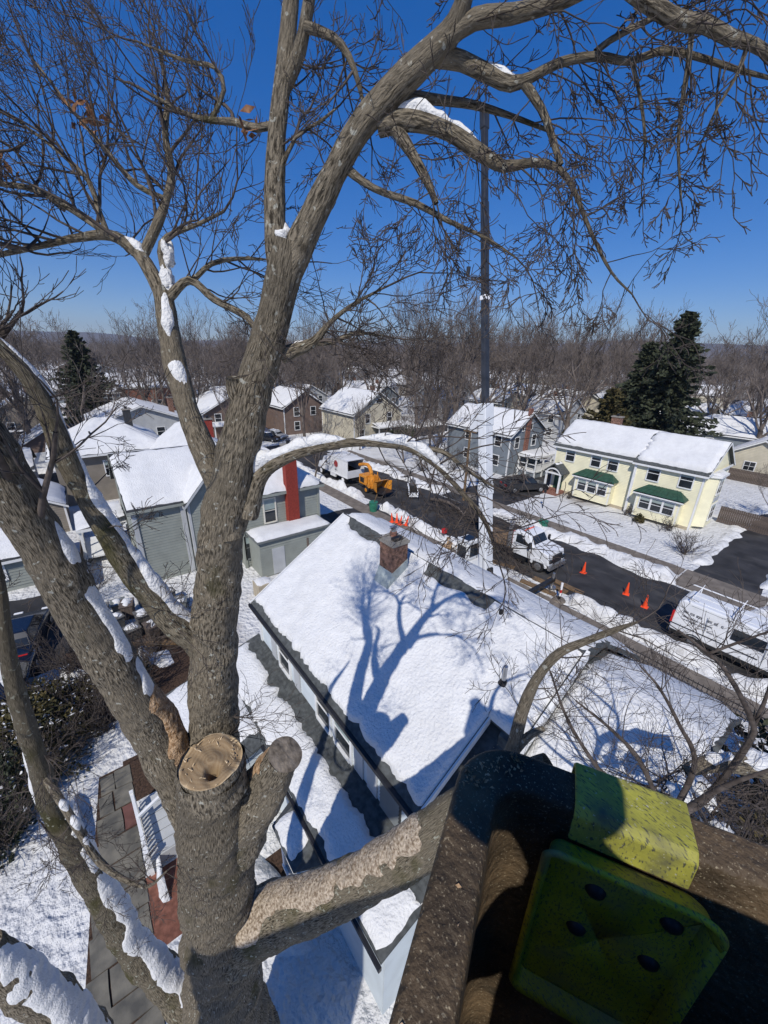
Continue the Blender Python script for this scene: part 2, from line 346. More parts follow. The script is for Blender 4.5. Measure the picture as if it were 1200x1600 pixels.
def window(parent, face, c, u, z, w, h, trim='trim', glass='glass', bars=(1, 0), blind=0., proud=.06, fw=.10):
    # face: '+x' on the plane x=c seen from +x, u is y; '-y' on the plane y=c, u is x
    def P(mb, u0, u1, z0, z1, d0, d1):
        if face == '+x': mb.box(c + d0, c + d1, u0, u1, z0, z1)
        else: mb.box(u0, u1, c - d1, c - d0, z0, z1)
    mb = MB(); a, b, z0, z1 = u - w / 2, u + w / 2, z - h / 2, z + h / 2
    P(mb, a - fw, a, z0 - fw, z1 + fw, 0, proud); P(mb, b, b + fw, z0 - fw, z1 + fw, 0, proud)
    P(mb, a, b, z1, z1 + fw, 0, proud); P(mb, a, b, z0 - fw, z0, 0, proud + .03)
    for i in range(bars[0]): zz = z0 + (i + 1) * h / (bars[0] + 1); P(mb, a, b, zz - .025, zz + .025, .0, proud * .7)
    for i in range(bars[1]): uu = a + (i + 1) * w / (bars[1] + 1); P(mb, uu - .02, uu + .02, z0, z1, .0, proud * .6)
    f = obj('window', mb, trim, parent)
    g = MB(); P(g, a, b, z0, z1, .004, .022); obj('pane', g, glass, f)
    if blind:
        g = MB(); P(g, a + .01, b - .01, z1 - h * blind, z1 - .005, .024, .03); obj('blind', g, 'blind', f)
    return f

CLAP_D = [.03]
def claps(mb, face, c, u0, u1, z0, z1, ex=.12, gable=None, d=.03):
    d = max(d, CLAP_D[0])
    # lapped boards on a wall; gable=(um, zr): boards shorten towards the apex above z1
    z = z0; top = z1 if gable is None else gable[1] - .06
    while z < top - .02:
        zt = min(z + ex, top); a, b = u0, u1
        if gable and zt > z1:
            k = (gable[1] - zt) / (gable[1] - z1); a = gable[0] - (gable[0] - u0) * k; b = gable[0] + (u1 - gable[0]) * k
        if face == '+x': V = [(c + d, a, z), (c + d, b, z), (c + .004, b, zt), (c + .004, a, zt), (c + .001, a, z), (c + .001, b, z)]
        else: V = [(a, c - d, z), (b, c - d, z), (b, c - .004, zt), (a, c - .004, zt), (a, c - .001, z), (b, c - .001, z)]
        mb.add(V, [(0, 1, 2, 3), (0, 4, 5, 1)]); z += ex

def gable_house(t, x0, x1, y0, y1, ze, zr, axis, wall, roof='shingle', ov=.35, snow=.16, siding=None, ex=.14, corner=None, seed=3, rag=(.05, .05, .03, .05), res=.5, rt=.12, z0=0, snow_back=True, bare=.12):
    # axis: direction of the ridge
    mb = MB()
    if axis == 'x': ym = (y0 + y1) / 2; mb.prism([(y0, z0), (y1, z0), (y1, ze), (ym, zr - .02), (y0, ze)], 'x', x0, x1)
    else: xm = (x0 + x1) / 2; mb.prism([(x0, z0), (x1, z0), (x1, ze), (xm, zr - .02), (x0, ze)], 'y', y0, y1)
    obj('wall', mb, wall, t)
    if siding:
        sb = MB()
        claps(sb, '+x', x1, y0, y1, z0 + .3, ze, ex, ((y0 + y1) / 2, zr) if axis == 'x' else None)
        claps(sb, '-y', y0, x0, x1, z0 + .3, ze, ex, ((x0 + x1) / 2, zr) if axis == 'y' else None)
        obj('siding', sb, siding, t, kind='stuff')
    if corner:
        cb = MB()
        for cx, cy in ((x0, y0), (x1, y0), (x1, y1)):
            cb.box(cx - .07, cx + .07, cy - .07, cy + .07, z0, ze - .05)
        obj('corner_board', cb, corner, t)
    # roof slabs
    rb = MB(); sl = (zr - ze) / ((y1 - y0) / 2 if axis == 'x' else (x1 - x0) / 2)
    if axis == 'x':
        for s, ye in ((-1, y0 - ov), (1, y1 + ov)):
            zl = ze - sl * ov
            rb.prism([(ye, zl), (ye, zl + rt), (ym + .001 * s, zr + rt), (ym + .001 * s, zr)], 'x', x0 - ov, x1 + ov)
        S = [[(x0 - ov, y0 - ov, ze - sl * ov + rt), (x1 + ov, y0 - ov, ze - sl * ov + rt), (x1 + ov, ym, zr + rt), (x0 - ov, ym, zr + rt)],
             [(x1 + ov, y1 + ov, ze - sl * ov + rt), (x0 - ov, y1 + ov, ze - sl * ov + rt), (x0 - ov, ym, zr + rt), (x1 + ov, ym, zr + rt)]]
    else:
        for s, xe in ((-1, x0 - ov), (1, x1 + ov)):
            zl = ze - sl * ov
            rb.prism([(xe, zl), (xe, zl + rt), (xm + .001 * s, zr + rt), (xm + .001 * s, zr)], 'y', y0 - ov, y1 + ov)
        S = [[(x1 + ov, y0 - ov, ze - sl * ov + rt), (x1 + ov, y1 + ov, ze - sl * ov + rt), (xm, y1 + ov, zr + rt), (xm, y0 - ov, zr + rt)],
             [(x0 - ov, y1 + ov, ze - sl * ov + rt), (x0 - ov, y0 - ov, ze - sl * ov + rt), (xm, y0 - ov, zr + rt), (xm, y1 + ov, zr + rt)]]
    rf = obj('roof', rb, roof, t)
    if snow:
        for i, P in enumerate(S if snow_back else S[:1]):
            P = [np.array(q, float) for q in P]; P[0], P[1] = P[0] + (P[3] - P[0]) / np.linalg.norm(P[3] - P[0]) * bare, P[1] + (P[2] - P[1]) / np.linalg.norm(P[2] - P[1]) * bare
            snow_sheet('roof_snow', P, snow, rf, res, rag, seed + i)
    # fascia under the eaves and up the rakes
    fb = MB(); zl = ze - sl * ov
    if axis == 'x':
        fb.box(x0 - ov, x1 + ov, y0 - ov - .03, y0 - ov - .002, zl - .10, zl + .08)
        for s in (-1, 1):
            ye = y0 - ov if s < 0 else y1 + ov
            fb.prism([(ye, zl - .1), (ye, zl + .09), (ym, zr + .09), (ym, zr - .1)], 'x', x1 + ov + .002, x1 + ov + .03)
    else:
        fb.box(x1 + ov + .002, x1 + ov + .03, y0 - ov, y1 + ov, zl - .10, zl + .08)
        for s in (-1, 1):
            xe = x0 - ov if s < 0 else x1 + ov
            fb.prism([(xe, zl - .1), (xe, zl + .09), (xm, zr + .09), (xm, zr - .1)], 'y', y0 - ov - .03, y0 - ov - .002)
    obj('fascia', fb, corner or 'trim', t)
    return rf

def hip_house(t, x0, x1, y0, y1, ze, zr, wall, roof='shingle', ov=.35, snow=.16, siding=None, ex=.14, corner=None, seed=3, rag=(.12, .06, .05, .06), res=.5, z0=0, axis=None):
    mb = MB(); mb.box(x0, x1, y0, y1, z0, ze); obj('wall', mb, wall, t)
    if siding:
        sb = MB(); claps(sb, '+x', x1, y0, y1, z0 + .2, ze, ex); claps(sb, '-y', y0, x0, x1, z0 + .2, ze, ex); obj('siding', sb, siding, t, kind='stuff')
    if corner:
        cb = MB()
        for cx, cy in ((x0, y0), (x1, y0), (x1, y1)): cb.box(cx - .09, cx + .09, cy - .09, cy + .09, z0, ze - .04)
        obj('corner_board', cb, corner, t)
    a, b, c, d = x0 - ov, x1 + ov, y0 - ov, y1 + ov; h = min(b - a, d - c) / 2
    if (b - a) > (d - c): r0, r1 = (a + h, (c + d) / 2), (b - h, (c + d) / 2)
    else: r0, r1 = ((a + b) / 2, c + h), ((a + b) / 2, d - h)
    C = [(a, c, ze), (b, c, ze), (b, d, ze), (a, d, ze)]; A, B = (*r0, zr), (*r1, zr)
    lo = [(p[0], p[1], ze - .12) for p in C]
    rb = MB(); V = C + [A, B] + lo
    if (b - a) > (d - c): F = [(0, 1, 5, 4), (1, 2, 5), (2, 3, 4, 5), (3, 0, 4)]
    else: F = [(1, 2, 5, 4), (2, 3, 5), (3, 0, 4, 5), (0, 1, 4)]
    F += [(0, 6, 7, 1), (1, 7, 8, 2), (2, 8, 9, 3), (3, 9, 6, 0), (9, 8, 7, 6)]
    rb.add(V, F); rf = obj('roof', rb, roof, t)
    if snow:
        for i, f in enumerate(F[:4]):
            P = [V[k] for k in f]
            if len(P) == 3:
                p2 = np.array(P[2]); e = (np.array(P[1]) - np.array(P[0])); e = e / np.linalg.norm(e) * .08; P = [P[0], P[1], tuple(p2 + e), tuple(p2 - e)]
            snow_sheet('roof_snow', P, snow, rf, res, rag, seed + i)
    fb = MB(); fb.box(b + .002, b + .03, c, d, ze - .2, ze - .01); fb.box(a, b, c - .03, c - .002, ze - .2, ze - .01); obj('gutter', fb, corner or 'trim', t)
    return rf

def brick_stack(t, x0, x1, y0, y1, z0, z1, bl=.20, bh=.062, j=.012, material='brick', core='mortar'):
    mb = MB(); mb.box(x0 + .01, x1 - .01, y0 + .01, y1 - .01, z0, z1); obj('chimney_core', mb, core, t)
    b = MB(); z = z0; k = 0
    while z + bh < z1 + .01:
        off = (k % 2) * bl / 2
        for lo, hi, ax in ((x0, x1, 'x'), (y0, y1, 'y')):
            u = lo - off
            while u < hi - .01:
                a, c = max(u, lo), min(u + bl - j, hi)
                if c - a > .03:
                    q = R.uniform(0, .006)
                    if ax == 'x': b.box(a, c, y0 - q, y0 + .04, z, z + bh - j); b.box(a, c, y1 - .04, y1 + q, z, z + bh - j)
                    else: b.box(x0 - q, x0 + .04, a, c, z, z + bh - j); b.box(x1 - .04, x1 + q, a, c, z, z + bh - j)
                u += bl
        z += bh; k += 1
    return obj('brick_courses', b, material, t, kind='stuff')

# ------------------------------------------------------------------ setting
mb = MB(); g = np.linspace(-1, 1, 41); g = np.sign(g) * np.abs(g) ** 2.2 * 7000
GX, GY = np.meshgrid(g, g, indexing='ij'); mb.grid(np.stack([GX, GY, np.zeros_like(GX)], -1)); struct('ground', mb, 'ground')

# low wooded ridge on the horizon
th = np.linspace(math.radians(60), math.radians(215), 160); hn = SN(11, 20, .3, 4)
prof = 70 + 24 * hn(np.stack([th * 2, th * 0, th * 0], -1)) * .6
G = np.zeros((160, 5, 3))
for j, (r, k) in enumerate(((3300, -.05), (3500, .45), (3700, .85), (3900, 1.), (4600, .2))):
    G[:, j] = np.stack([np.cos(th) * r, np.sin(th) * r, prof * k * (1.35 if True else 1)], -1)
mb = MB(); mb.grid(G); struct('hills', mb, 'hill', smooth=True)

def sheet(name, poly, z, material):
    mb = MB(); mb.add([(x, y, z) for x, y in poly], [tuple(range(len(poly)))]); return struct(name, mb, material)
def ragged(x0, x1, y0, y1, amp, seed, step=.5):
    s = SN(seed, 16, .1, .7); P = []
    xs = np.arange(x0, x1 + .01, step)
    P += [(x, y0 + amp * float(s((x, 0, 0)))) for x in xs]; P += [(x, y1 + amp * float(s((x, 9, 0)))) for x in xs[::-1]]
    return P
def ragged_y(x0, x1, y0, y1, amp, seed): return [(b, a) for a, b in ragged(y0, y1, x0, x1, amp, seed)][::-1]
sheet('road', ragged(-64, 60, 24.0, 31.7, .10, 3), .004, 'asphalt')
sheet('side_road', ragged_y(-64, -55.5, -60, 130, .2, 4), .008, 'asphalt')
sheet('driveway', ragged_y(-6.6, -2.6, 34.9, 62, .09, 5), .004, 'asphalt')
sheet('driveway', ragged_y(-30.2, -23.6, 31.6, 52, .12, 6), .006, 'asphalt')
sheet('driveway', ragged_y(-32.5, -26.2, 15.6, 24.2, .3, 7), .006, 'asphalt')
sheet('driveway', ragged_y(-31, -21.8, -30, -2.2, .3, 8), .004, 'asphalt')
sheet('road', ragged_y(-112, -82, -26, 3, .5, 28), .004, 'asphalt')
sheet('garden_bed', ragged(-8.2, -6.0, 1.5, 2.95, .2, 9, .25), .006, 'mulch')
sheet('garden_bed', ragged(-23.2, -16.8, -2.3, 2.6, .35, 13, .3), .005, 'mulch')
sheet('brick_patio', ragged(-9.9, -7.9, -1.15, .65, .14, 10, .2), .006, 'brickpave')
sheet('garden_bed', ragged(-14.6, -12.4, -1.0, -.3, .12, 12, .25), .006, 'mulch')

def slabs(name, x0, x1, y0, y1, size, top=.05, seed=1, skip=None):
    t = MB(); t.box(x0, x1, y0, y1, .001, .012); st = struct(name, t, 'concrete')
    m_ = MB(); m_.box(-size / 2 + .012, size / 2 - .012, -(y1 - y0) / 2, (y1 - y0) / 2, 0, top - .012); pr = None
    x = x0 + size / 2; r = random.Random(seed)
    while x < x1:
        if not (skip and skip(x)):
            if pr is None: pr = obj('slab', m_, 'concrete', st, local=True); o = pr
            else: o = pr.copy(); COL.objects.link(o)
            o.location = (x, (y0 + y1) / 2, .012 + r.uniform(-.008, .008)); o.rotation_euler = (r.uniform(-.004, .004), r.uniform(-.004, .004), 0)
        x += size
slabs('sidewalk', -54, 12, 21.15, 22.75, 1.5, seed=1)
slabs('sidewalk', -54, -7.0, 33.45, 34.95, 1.5, seed=2)
slabs('sidewalk', -2.0, 12, 33.45, 34.95, 1.5, seed=3)
slabs('driveway_apron', -6.9, -2.1, 31.75, 33.4, 1.6, seed=4)
slabs('driveway_apron', -6.9, -2.1, 33.45, 34.95, 1.6, seed=5)

def bank(x0, x1, y0, y1, h, seed, along='x', res=.22):
    L = x1 - x0; nu = max(6, int(L / res)); nv = max(7, int((y1 - y0) / res) + 3)
    a = np.linspace(0, 1, nu)[:, None] * np.ones((1, nv)); b = np.ones((nu, 1)) * np.linspace(0, 1, nv)[None]
    s = SN(seed, 24, .12, 1.0); s2 = SN(seed + 1, 30, .6, 2.6)
    xx = x0 + a * L; yy = y0 + b * (y1 - y0); Z = np.zeros_like(a)
    yy = yy + .22 * s(np.stack([xx, b * 2, Z], -1)) * np.abs(b - .5) * 2
    xx = xx + .25 * s(np.stack([yy, a * 2, Z + 5], -1)) * (np.abs(a - .5) * 2) ** 6
    prof = np.sin(np.pi * np.clip(b, 0, 1)) ** .7 * np.clip(np.minimum(a, 1 - a) * L / .6, 0, 1) ** .6
    zz = prof * h * (1 + .35 * s(np.stack([xx, yy, Z], -1)) + .16 * s2(np.stack([xx, yy, Z], -1))) - .03 * (prof < .02)
    P = np.stack([xx, yy, zz], -1)
    if along == 'y': P = P[..., [1, 0, 2]]
    mb = MB(); mb.grid(P); struct('snow_bank', mb, 'bank_snow', smooth=True)
# heaps thrown up along both kerbs
for k, (a, b) in enumerate(((-53, -37.2), (-36.9, -34.4), (-31.4, -19.2), (-10.3, -2.2), (-2.0, 10))): bank(a, b, 22.85, 24.35, .55, 20 + k)
for k, (a, b) in enumerate(((-53, -30.6), (-23.4, -7.0), (-2.0, 11))): bank(a, b, 31.4, 33.35, .50, 40 + k)
for k, (a, b) in enumerate(((36, 60),)): bank(a, b, -7.3, -6.3, .22, 64 + k, 'y'); bank(a, b, -2.8, -1.9, .25, 66 + k, 'y')
for k, (a, b) in enumerate(((-30.0, -24.9), (-23.8, -21))): bank(a, b, 19.3, 21.0, .4, 60 + k)
for k, (a, b) in enumerate(((-20, 22), (33.5, 43), (46, 90))):
    bank(a, b, -55.4, -54.2, .5, 70 + k, 'y'); bank(a, b, -65.6, -64.1, .5, 80 + k, 'y')
bank(-8.6, -5.6, 1.2, 1.9, .25, 90); bank(-14, -10.2, -2.9, -2.3, .25, 91); bank(-10.8, -8.9, -1.0, -.35, .3, 92)

# flagstone path, each stone a piece
pb = MB(); pb.add([(-14.4, -2.0, .003), (-5.2, -3.1, .003), (-5.2, -1.3, .003), (-14.4, -1.0, .003)], [(0, 1, 2, 3)]); path = struct('garden_path', pb, 'mulch')
x = -14.3; i = 0
while x < -5.4:
    w = R.uniform(.55, .95); k = (x + 14.4) / 9.2; lo = -2.0 - 1.1 * k; hi = -1.0 - .3 * k; n = R.choice((1, 2, 2)); cut = [lo] + sorted(R.uniform(lo + .35, hi - .35) for _ in range(n - 1)) + [hi]
    for a, b in zip(cut[:-1], cut[1:]):
        q = lambda: R.uniform(-.07, .07)
        P = [(x + .02 + q() * .4, a + .02), (x + w * .5, a + .02 + q() * .3), (x + w - .02 + q() * .6, a + .02), (x + w - .02 + q() * .6, b - .02), (x + w * .5, b - .02 + q() * .3), (x + .02 + q() * .4, b - .02)]
        m_ = MB(); m_.prism(P, 'z', .004, .035 + R.uniform(0, .012)); obj('flagstone', m_, 'slate_red' if i == 5 else 'slate', path); i += 1
    x += w

# ------------------------------------------------------------------ the white house under the tree
H = thing('house', 'white house with large snow covered roof carrying the tree shadow', 'house', (-9, 8.5, 0))
YE, ZE, YR, ZR = 4.2, 5.5, 8.65, 8.36
mb = MB()
mb.prism([(4.45, 0), (12.8, 0), (12.8, 6.0), (9.9, 7.85), (8.65, 8.15), (4.45, 5.45)], 'x', -13.7, -4.25); obj('wall', mb, 'siding_white', H)
mb = MB(); claps(mb, '-y', 4.45, -13.7, -4.25, 3.4, 5.42, .13); claps(mb, '+x', -4.25, 4.45, 8.6, 3.0, 5.5, .13, None); obj('siding', mb, 'siding_white', H, kind='stuff')
def plane_z(y): return ZE + (ZR - ZE) * (y - YE) / (YR - YE)
mb = MB()      # main roof slab, its right edge stepped
mb.prism([(YE, ZE - .12), (YE, ZE), (6.45, plane_z(6.45)), (6.45, plane_z(6.45) - .12)], 'x', -13.95, -3.98)
mb.prism([(6.45, plane_z(6.45) - .12), (6.45, plane_z(6.45)), (YR, ZR), (9.9, 8.02), (13.3, 5.8), (13.3, 5.65), (9.9, 7.88), (YR, ZR - .14)], 'x', -13.95, -3.05)
rf = obj('roof', mb, 'shingle', H)
# front slope snow, one sheet with a stepped right edge, leaving a little shingle bare along the ridge
def main_snow():
    s = SN(77, 20, .3, 2.5); s3 = SN(78, 40, .8, 7.); s2 = SN(55, 24, .12, 1.6); s4 = SN(56, 40, 1.5, 5); L0 = YR - .05 - YE
    Nn = np.array([0, -(ZR - ZE) / (YR - YE), 1.]); Nn /= np.linalg.norm(Nn)
    for x0, x1, y0, nu, nv in ((-13.93, -3.99, YE, 120, 60), (-3.99, -3.09, 6.42, 14, 32)):
        a = np.linspace(0, 1, nu)[:, None] * np.ones((1, nv)); b = np.ones((nu, 1)) * np.linspace(0, 1, nv)[None]; Z = np.zeros_like(a); xx = x0 + a * (x1 - x0)
        bare = ((xx > -13.2) & (xx < -10.6)) | ((xx > -8.4) & (xx < -5.7))
        lo = y0 + (.10 + .05 * np.abs(s3(np.stack([xx, Z, Z + 3], -1))) if y0 == YE else .0); hi = np.where(bare, YE + L0 * (.935 - .012 * s(np.stack([xx, Z, Z], -1))), YE + L0)
        yy = lo * (1 - b) + hi * b; Q = np.stack([xx, yy, plane_z(yy)], -1)
        dr = np.where(yy > 6.44, -3.09 - xx, -3.99 - xx); d = np.minimum(np.minimum(xx + 13.93, dr), np.minimum((yy - lo) * 1.2, np.where(bare, (hi - yy) * 1.2, 9)))
        h = .14 * np.clip(d / .2, 0, 1) ** .5 * (1 + .12 * s2(Q) + .035 * s4(Q)) - .02 * (d <= 1e-4); mb = MB(); mb.grid(Q + Nn * h[..., None]); obj('roof_snow', mb, 'roof_snow', rf, smooth=True)
main_snow()
# rear slope snow: shallow at first, then falling away
P = [(-13.93, 9.95, 8.0), (-3.1, 9.95, 8.0), (-3.1, YR + .02, ZR), (-13.93, YR + .02, ZR)]
snow_sheet('roof_snow', P, .15, rf, .14, (.0, .04, .05, .04), 8, .15, edge=.25)
snow_sheet('roof_snow', [(-13.93, 13.28, 5.82), (-3.1, 13.28, 5.82), (-3.1, 9.9, 8.03), (-13.93, 9.9, 8.03)], .15, rf, .4, (.1, .04, 0, .04), 9)
# strips of bare shingle along the ridge, course by course
for x0, x1 in ((-13.3, -10.5), (-8.5, -5.6)):
    for k in range(2):
        x = x0
        while x < x1:
            w = R.uniform(.28, .36); y0 = YR - .05 - .17 * (k + 1); m_ = MB()
            m_.add([(x, y0, plane_z(y0) + .035), (x + w - .012, y0, plane_z(y0) + .035), (x + w - .012, y0 + .2, plane_z(y0 + .2) + .022), (x, y0 + .2, plane_z(y0 + .2) + .022), (x, y0, plane_z(y0)), (x + w - .012, y0, plane_z(y0))], [(0, 1, 2, 3), (0, 4, 5, 1)])
            obj('shingle', m_, 'shingle', rf); x += w
# eave gutter, trims and rake boards
mb = MB(); mb.box(-14.0, -3.95, YE - .11, YE - .005, ZE - .16, ZE - .03); obj('gutter', mb, 'black_metal', H)
mb = MB()
for x in (-13.7, -4.25): mb.box(x - .08, x + .08, 4.37, 4.53, 3.2, 5.4)
mb.box(-13.9, -4.0, 4.28, 4.446, 5.22, 5.38)
mb.prism([(YE - .03, ZE - .2), (YE - .03, ZE + .02), (6.45, plane_z(6.45) + .02), (6.45, plane_z(6.45) - .2)], 'x', -3.976, -3.93)
mb.prism([(6.3, plane_z(6.3) - .16), (6.3, plane_z(6.3) + .1), (YR, ZR + .1), (YR, ZR - .16)], 'x', -3.046, -2.96)
mb.prism([(YE - .03, ZE - .2), (YE - .03, ZE + .02), (YR, ZR + .02), (YR, ZR - .2)], 'x', -14.0, -13.956)
obj('rake_board', mb, 'trim', H)
# windows of the narrow upper wall
for u, w, bl in ((-11.45, .85, .35), (-8.55, .8, .2), (-7.4, .85, .5)): window(H, '-y', 4.43, u, 4.45, w, 1.25, 'trim', 'glass', (1, 0), bl)
for u in (-12.4, -10.4, -6.55, -5.9): obj('shutter', MB().box(u - .22, u + .22, 4.385, 4.43, 3.75, 5.15), 'siding_pale', H)
vb = MB(); vb.box(-5.5, -4.7, 4.37, 4.43, 3.75, 4.8); v = obj('louvre_vent', vb, 'black_metal', H)
for k in range(7):
    m_ = MB(); z = 3.82 + k * .135; m_.add([(-5.48, 4.33, z), (-4.72, 4.33, z), (-4.72, 4.37, z + .09), (-5.48, 4.37, z + .09)], [(0, 1, 2, 3)]); obj('slat', m_, 'trim_grey', v)
# lower right-hand part of the roof
SR = -.42
mb = MB(); mb.prism([(4.9, 0), (12.6, 0), (12.6, 5.9), (9.9, 7.5), (8.65, 7.8), (4.9, plane_z(4.9) + SR - .1)], 'x', -4.24, -.55); obj('wall', mb, 'siding_white', H)
mb = MB(); claps(mb, '+x', -.55, 4.9, 12.6, 1., 5.3, .13); obj('siding', mb, 'siding_white', H, kind='stuff')
mb = MB(); mb.prism([(4.6, plane_z(4.6) + SR - .12), (4.6, plane_z(4.6) + SR), (YR + .05, ZR + SR + .05), (10.2, 8.0 + SR), (13.2, 5.6), (13.2, 5.45), (10.2, 7.86 + SR), (YR, ZR + SR - .12)], 'x', -4.235, -.3)
rf2 = obj('lower_roof', mb, 'shingle', H)
z = lambda y: plane_z(y) + SR
snow_sheet('roof_snow', [(-3.03, 6.5, z(6.5)), (-.33, 6.5, z(6.5)), (-.33, YR + .04, z(YR + .04)), (-3.03, YR + .04, z(YR + .04))], .13, rf2, .11, (0, .06, 0, .03), 15, .2)
snow_sheet('roof_snow', [(-3.0, 4.65, z(4.65)), (-.33, 4.65, z(4.65)), (-.33, 6.6, z(6.6)), (-3.0, 6.6, z(6.6))], .13, rf2, .11, (.1, .06, 0, .12), 16, .2)
snow_sheet('roof_snow', [(-3.04, 10.2, 8.0 + SR), (-.33, 10.2, 8.0 + SR), (-.33, YR, ZR + SR + .04), (-3.04, YR, ZR + SR + .04)], .13, rf2, .13, (0, .05, 0, .03), 17, .2)
snow_sheet('roof_snow', [(-3.04, 13.15, 5.64), (-.33, 13.15, 5.64), (-.33, 10.15, 8.02 + SR), (-3.04, 10.15, 8.02 + SR)], .14, rf2, .4, (.05, .05, 0, .03), 18, .2)
mb = MB(); mb.prism([(6.35, z(6.35)), (6.35, plane_z(6.35) - .1), (YR, ZR - .1), (10.1, 7.85), (10.1, z(9.0) - .2), (YR, z(YR))], 'x', -3.6, -3.048); sw = obj('step_wall', mb, 'shingle', H)
for k in range(14):           # shingles hung on the step
    y0 = 6.4 + k * .165; m_ = MB(); m_.add([(-3.035, y0, z(y0) + .02), (-3.035, y0 + .155, z(y0 + .155) + .02), (-3.046, y0 + .155, plane_z(y0 + .155) - .1), (-3.046, y0, plane_z(y0) - .1)], [(0, 1, 2, 3)]); obj('shingle', m_, 'shingle', sw)
mb = MB(); mb.box(-.3, -.24, 4.5, 8.7, 0, .01)
mb = MB(); mb.prism([(4.5, z(4.5) - .2), (4.5, z(4.5) + .03), (YR, z(YR) + .03), (YR, z(YR) - .2)], 'x', -.296, -.24); mb.box(-.5, -.42, 9.1, 9.2, 3, 7.0); obj('rake_board', mb, 'trim', H)
# side addition with a low roof
zl = lambda y: 2.55 + .29 * (y - .4)
mb = MB(); mb.prism([(2.95, 0), (4.45, 0), (4.45, zl(4.45) - .08), (2.95, zl(2.95) - .1)], 'x', -13.7, -3.4); mb.prism([(.7, 0), (2.95, 0), (2.95, zl(2.95) - .1), (.7, zl(.7) - .1)], 'x', -13.9, -9.75); obj('wall', mb, 'siding_white', H)
mb = MB(); claps(mb, '-y', 2.95, -9.75, -3.4, .2, 3.1, .13); claps(mb, '+x', -9.75, .7, 2.95, .2, 2.6, .13); obj('siding', mb, 'siding_white', H, kind='stuff')
mb = MB(); mb.prism([(2.72, zl(2.72) - .1), (2.72, zl(2.72)), (4.44, zl(4.44)), (4.44, zl(4.44) - .1)], 'x', -14.2, -3.25)
mb.prism([(.4, zl(.4) - .1), (.4, zl(.4)), (2.72, zl(2.72)), (2.72, zl(2.72) - .1)], 'x', -14.2, -9.5); rf3 = obj('low_roof', mb, 'shingle', H)
snow_sheet('roof_snow', [(-14.15, 2.74, zl(2.74)), (-3.3, 2.74, zl(2.74)), (-3.3, 3.98, zl(3.98)), (-14.15, 3.98, zl(3.98))], .13, rf3, .12, (.06, .05, .09, .05), 25, .2)
snow_sheet('roof_snow', [(-14.15, .43, zl(.43)), (-9.95, .43, zl(.43)), (-9.95, 2.76, zl(2.76)), (-14.15, 2.76, zl(2.76))], .13, rf3, .14, (.06, .15, 0, .05), 26, .2)
for k in range(4):            # bare shingle courses between the snow and the wall
    x = -14.1 + (k % 2) * .15
    while x < -3.5:
        w = R.uniform(.27, .37); y0 = 3.72 + .17 * k; m_ = MB(); zz = zl(y0) + .032 + R.uniform(0, .008)
        m_.add([(x, y0, zz), (x + w - .012, y0, zz), (x + w - .012, y0 + .2, zl(y0 + .2) + .014), (x, y0 + .2, zl(y0 + .2) + .014), (x, y0, zz - .032), (x + w - .012, y0, zz - .032)], [(0, 1, 2, 3), (0, 4, 5, 1)]); obj('shingle', m_, 'shingle', rf3); x += w
mb = MB(); mb.box(-9.48, -9.4, .4, 2.9, zl(.4) - .2, zl(.4) - .1); mb.box(-9.5, -3.2, 2.62, 2.7, zl(2.72) - .18, zl(2.72) - .04); mb.box(-14.2, -9.5, .3, .38, zl(.4) - .18, zl(.4) - .03); obj('gutter', mb, 'black_metal', H)
# bay window below
bw = MB(); bw.prism([(-7.55, 2.93), (-7.25, 2.25), (-6.2, 2.25), (-5.9, 2.93)], 'z', .5, 2.62); bay = obj('bay_window', bw, 'siding_white', H)
bw = MB(); bw.add([(-7.8, 2.94, 2.66), (-7.4, 2.05, 2.66), (-6.05, 2.05, 2.66), (-5.65, 2.94, 2.66), (-7.3, 2.94, 3.12), (-6.15, 2.94, 3.12), (-7.8, 2.94, 2.6), (-7.4, 2.05, 2.6), (-6.05, 2.05, 2.6), (-5.65, 2.94, 2.6)], [(0, 1, 4), (1, 2, 5, 4), (2, 3, 5), (0, 6, 7, 1), (1, 7, 8, 2), (2, 8, 9, 3), (6, 9, 8, 7)]); obj('bay_roof', bw, 'shingle', bay)
snow_sheet('bay_snow', [(-7.4, 2.06, 2.68), (-6.2, 2.06, 2.68), (-6.3, 2.9, 3.1), (-7.25, 2.9, 3.1)], .12, bay, .1, (.05, .1, .03, .05), 31)
bw = MB()
for a, b in ((-7.15, -6.3),):
    bw.box(a - .12, a, 2.19, 2.245, .95, 2.45); bw.box(b, b + .12, 2.19, 2.245, .95, 2.45); bw.box(a, b, 2.19, 2.245, 2.33, 2.45); bw.box(a - .12, b + .12, 2.16, 2.245, .88, .97); bw.box(a, b, 2.2, 2.24, 1.62, 1.68)
bw.box(-7.5, -5.95, 2.13, 2.2, 2.48, 2.6); obj('bay_frame', bw, 'trim', bay)
bw = MB(); bw.box(-7.15, -6.3, 2.225, 2.247, .97, 2.33); obj('pane', bw, 'glass', bay)
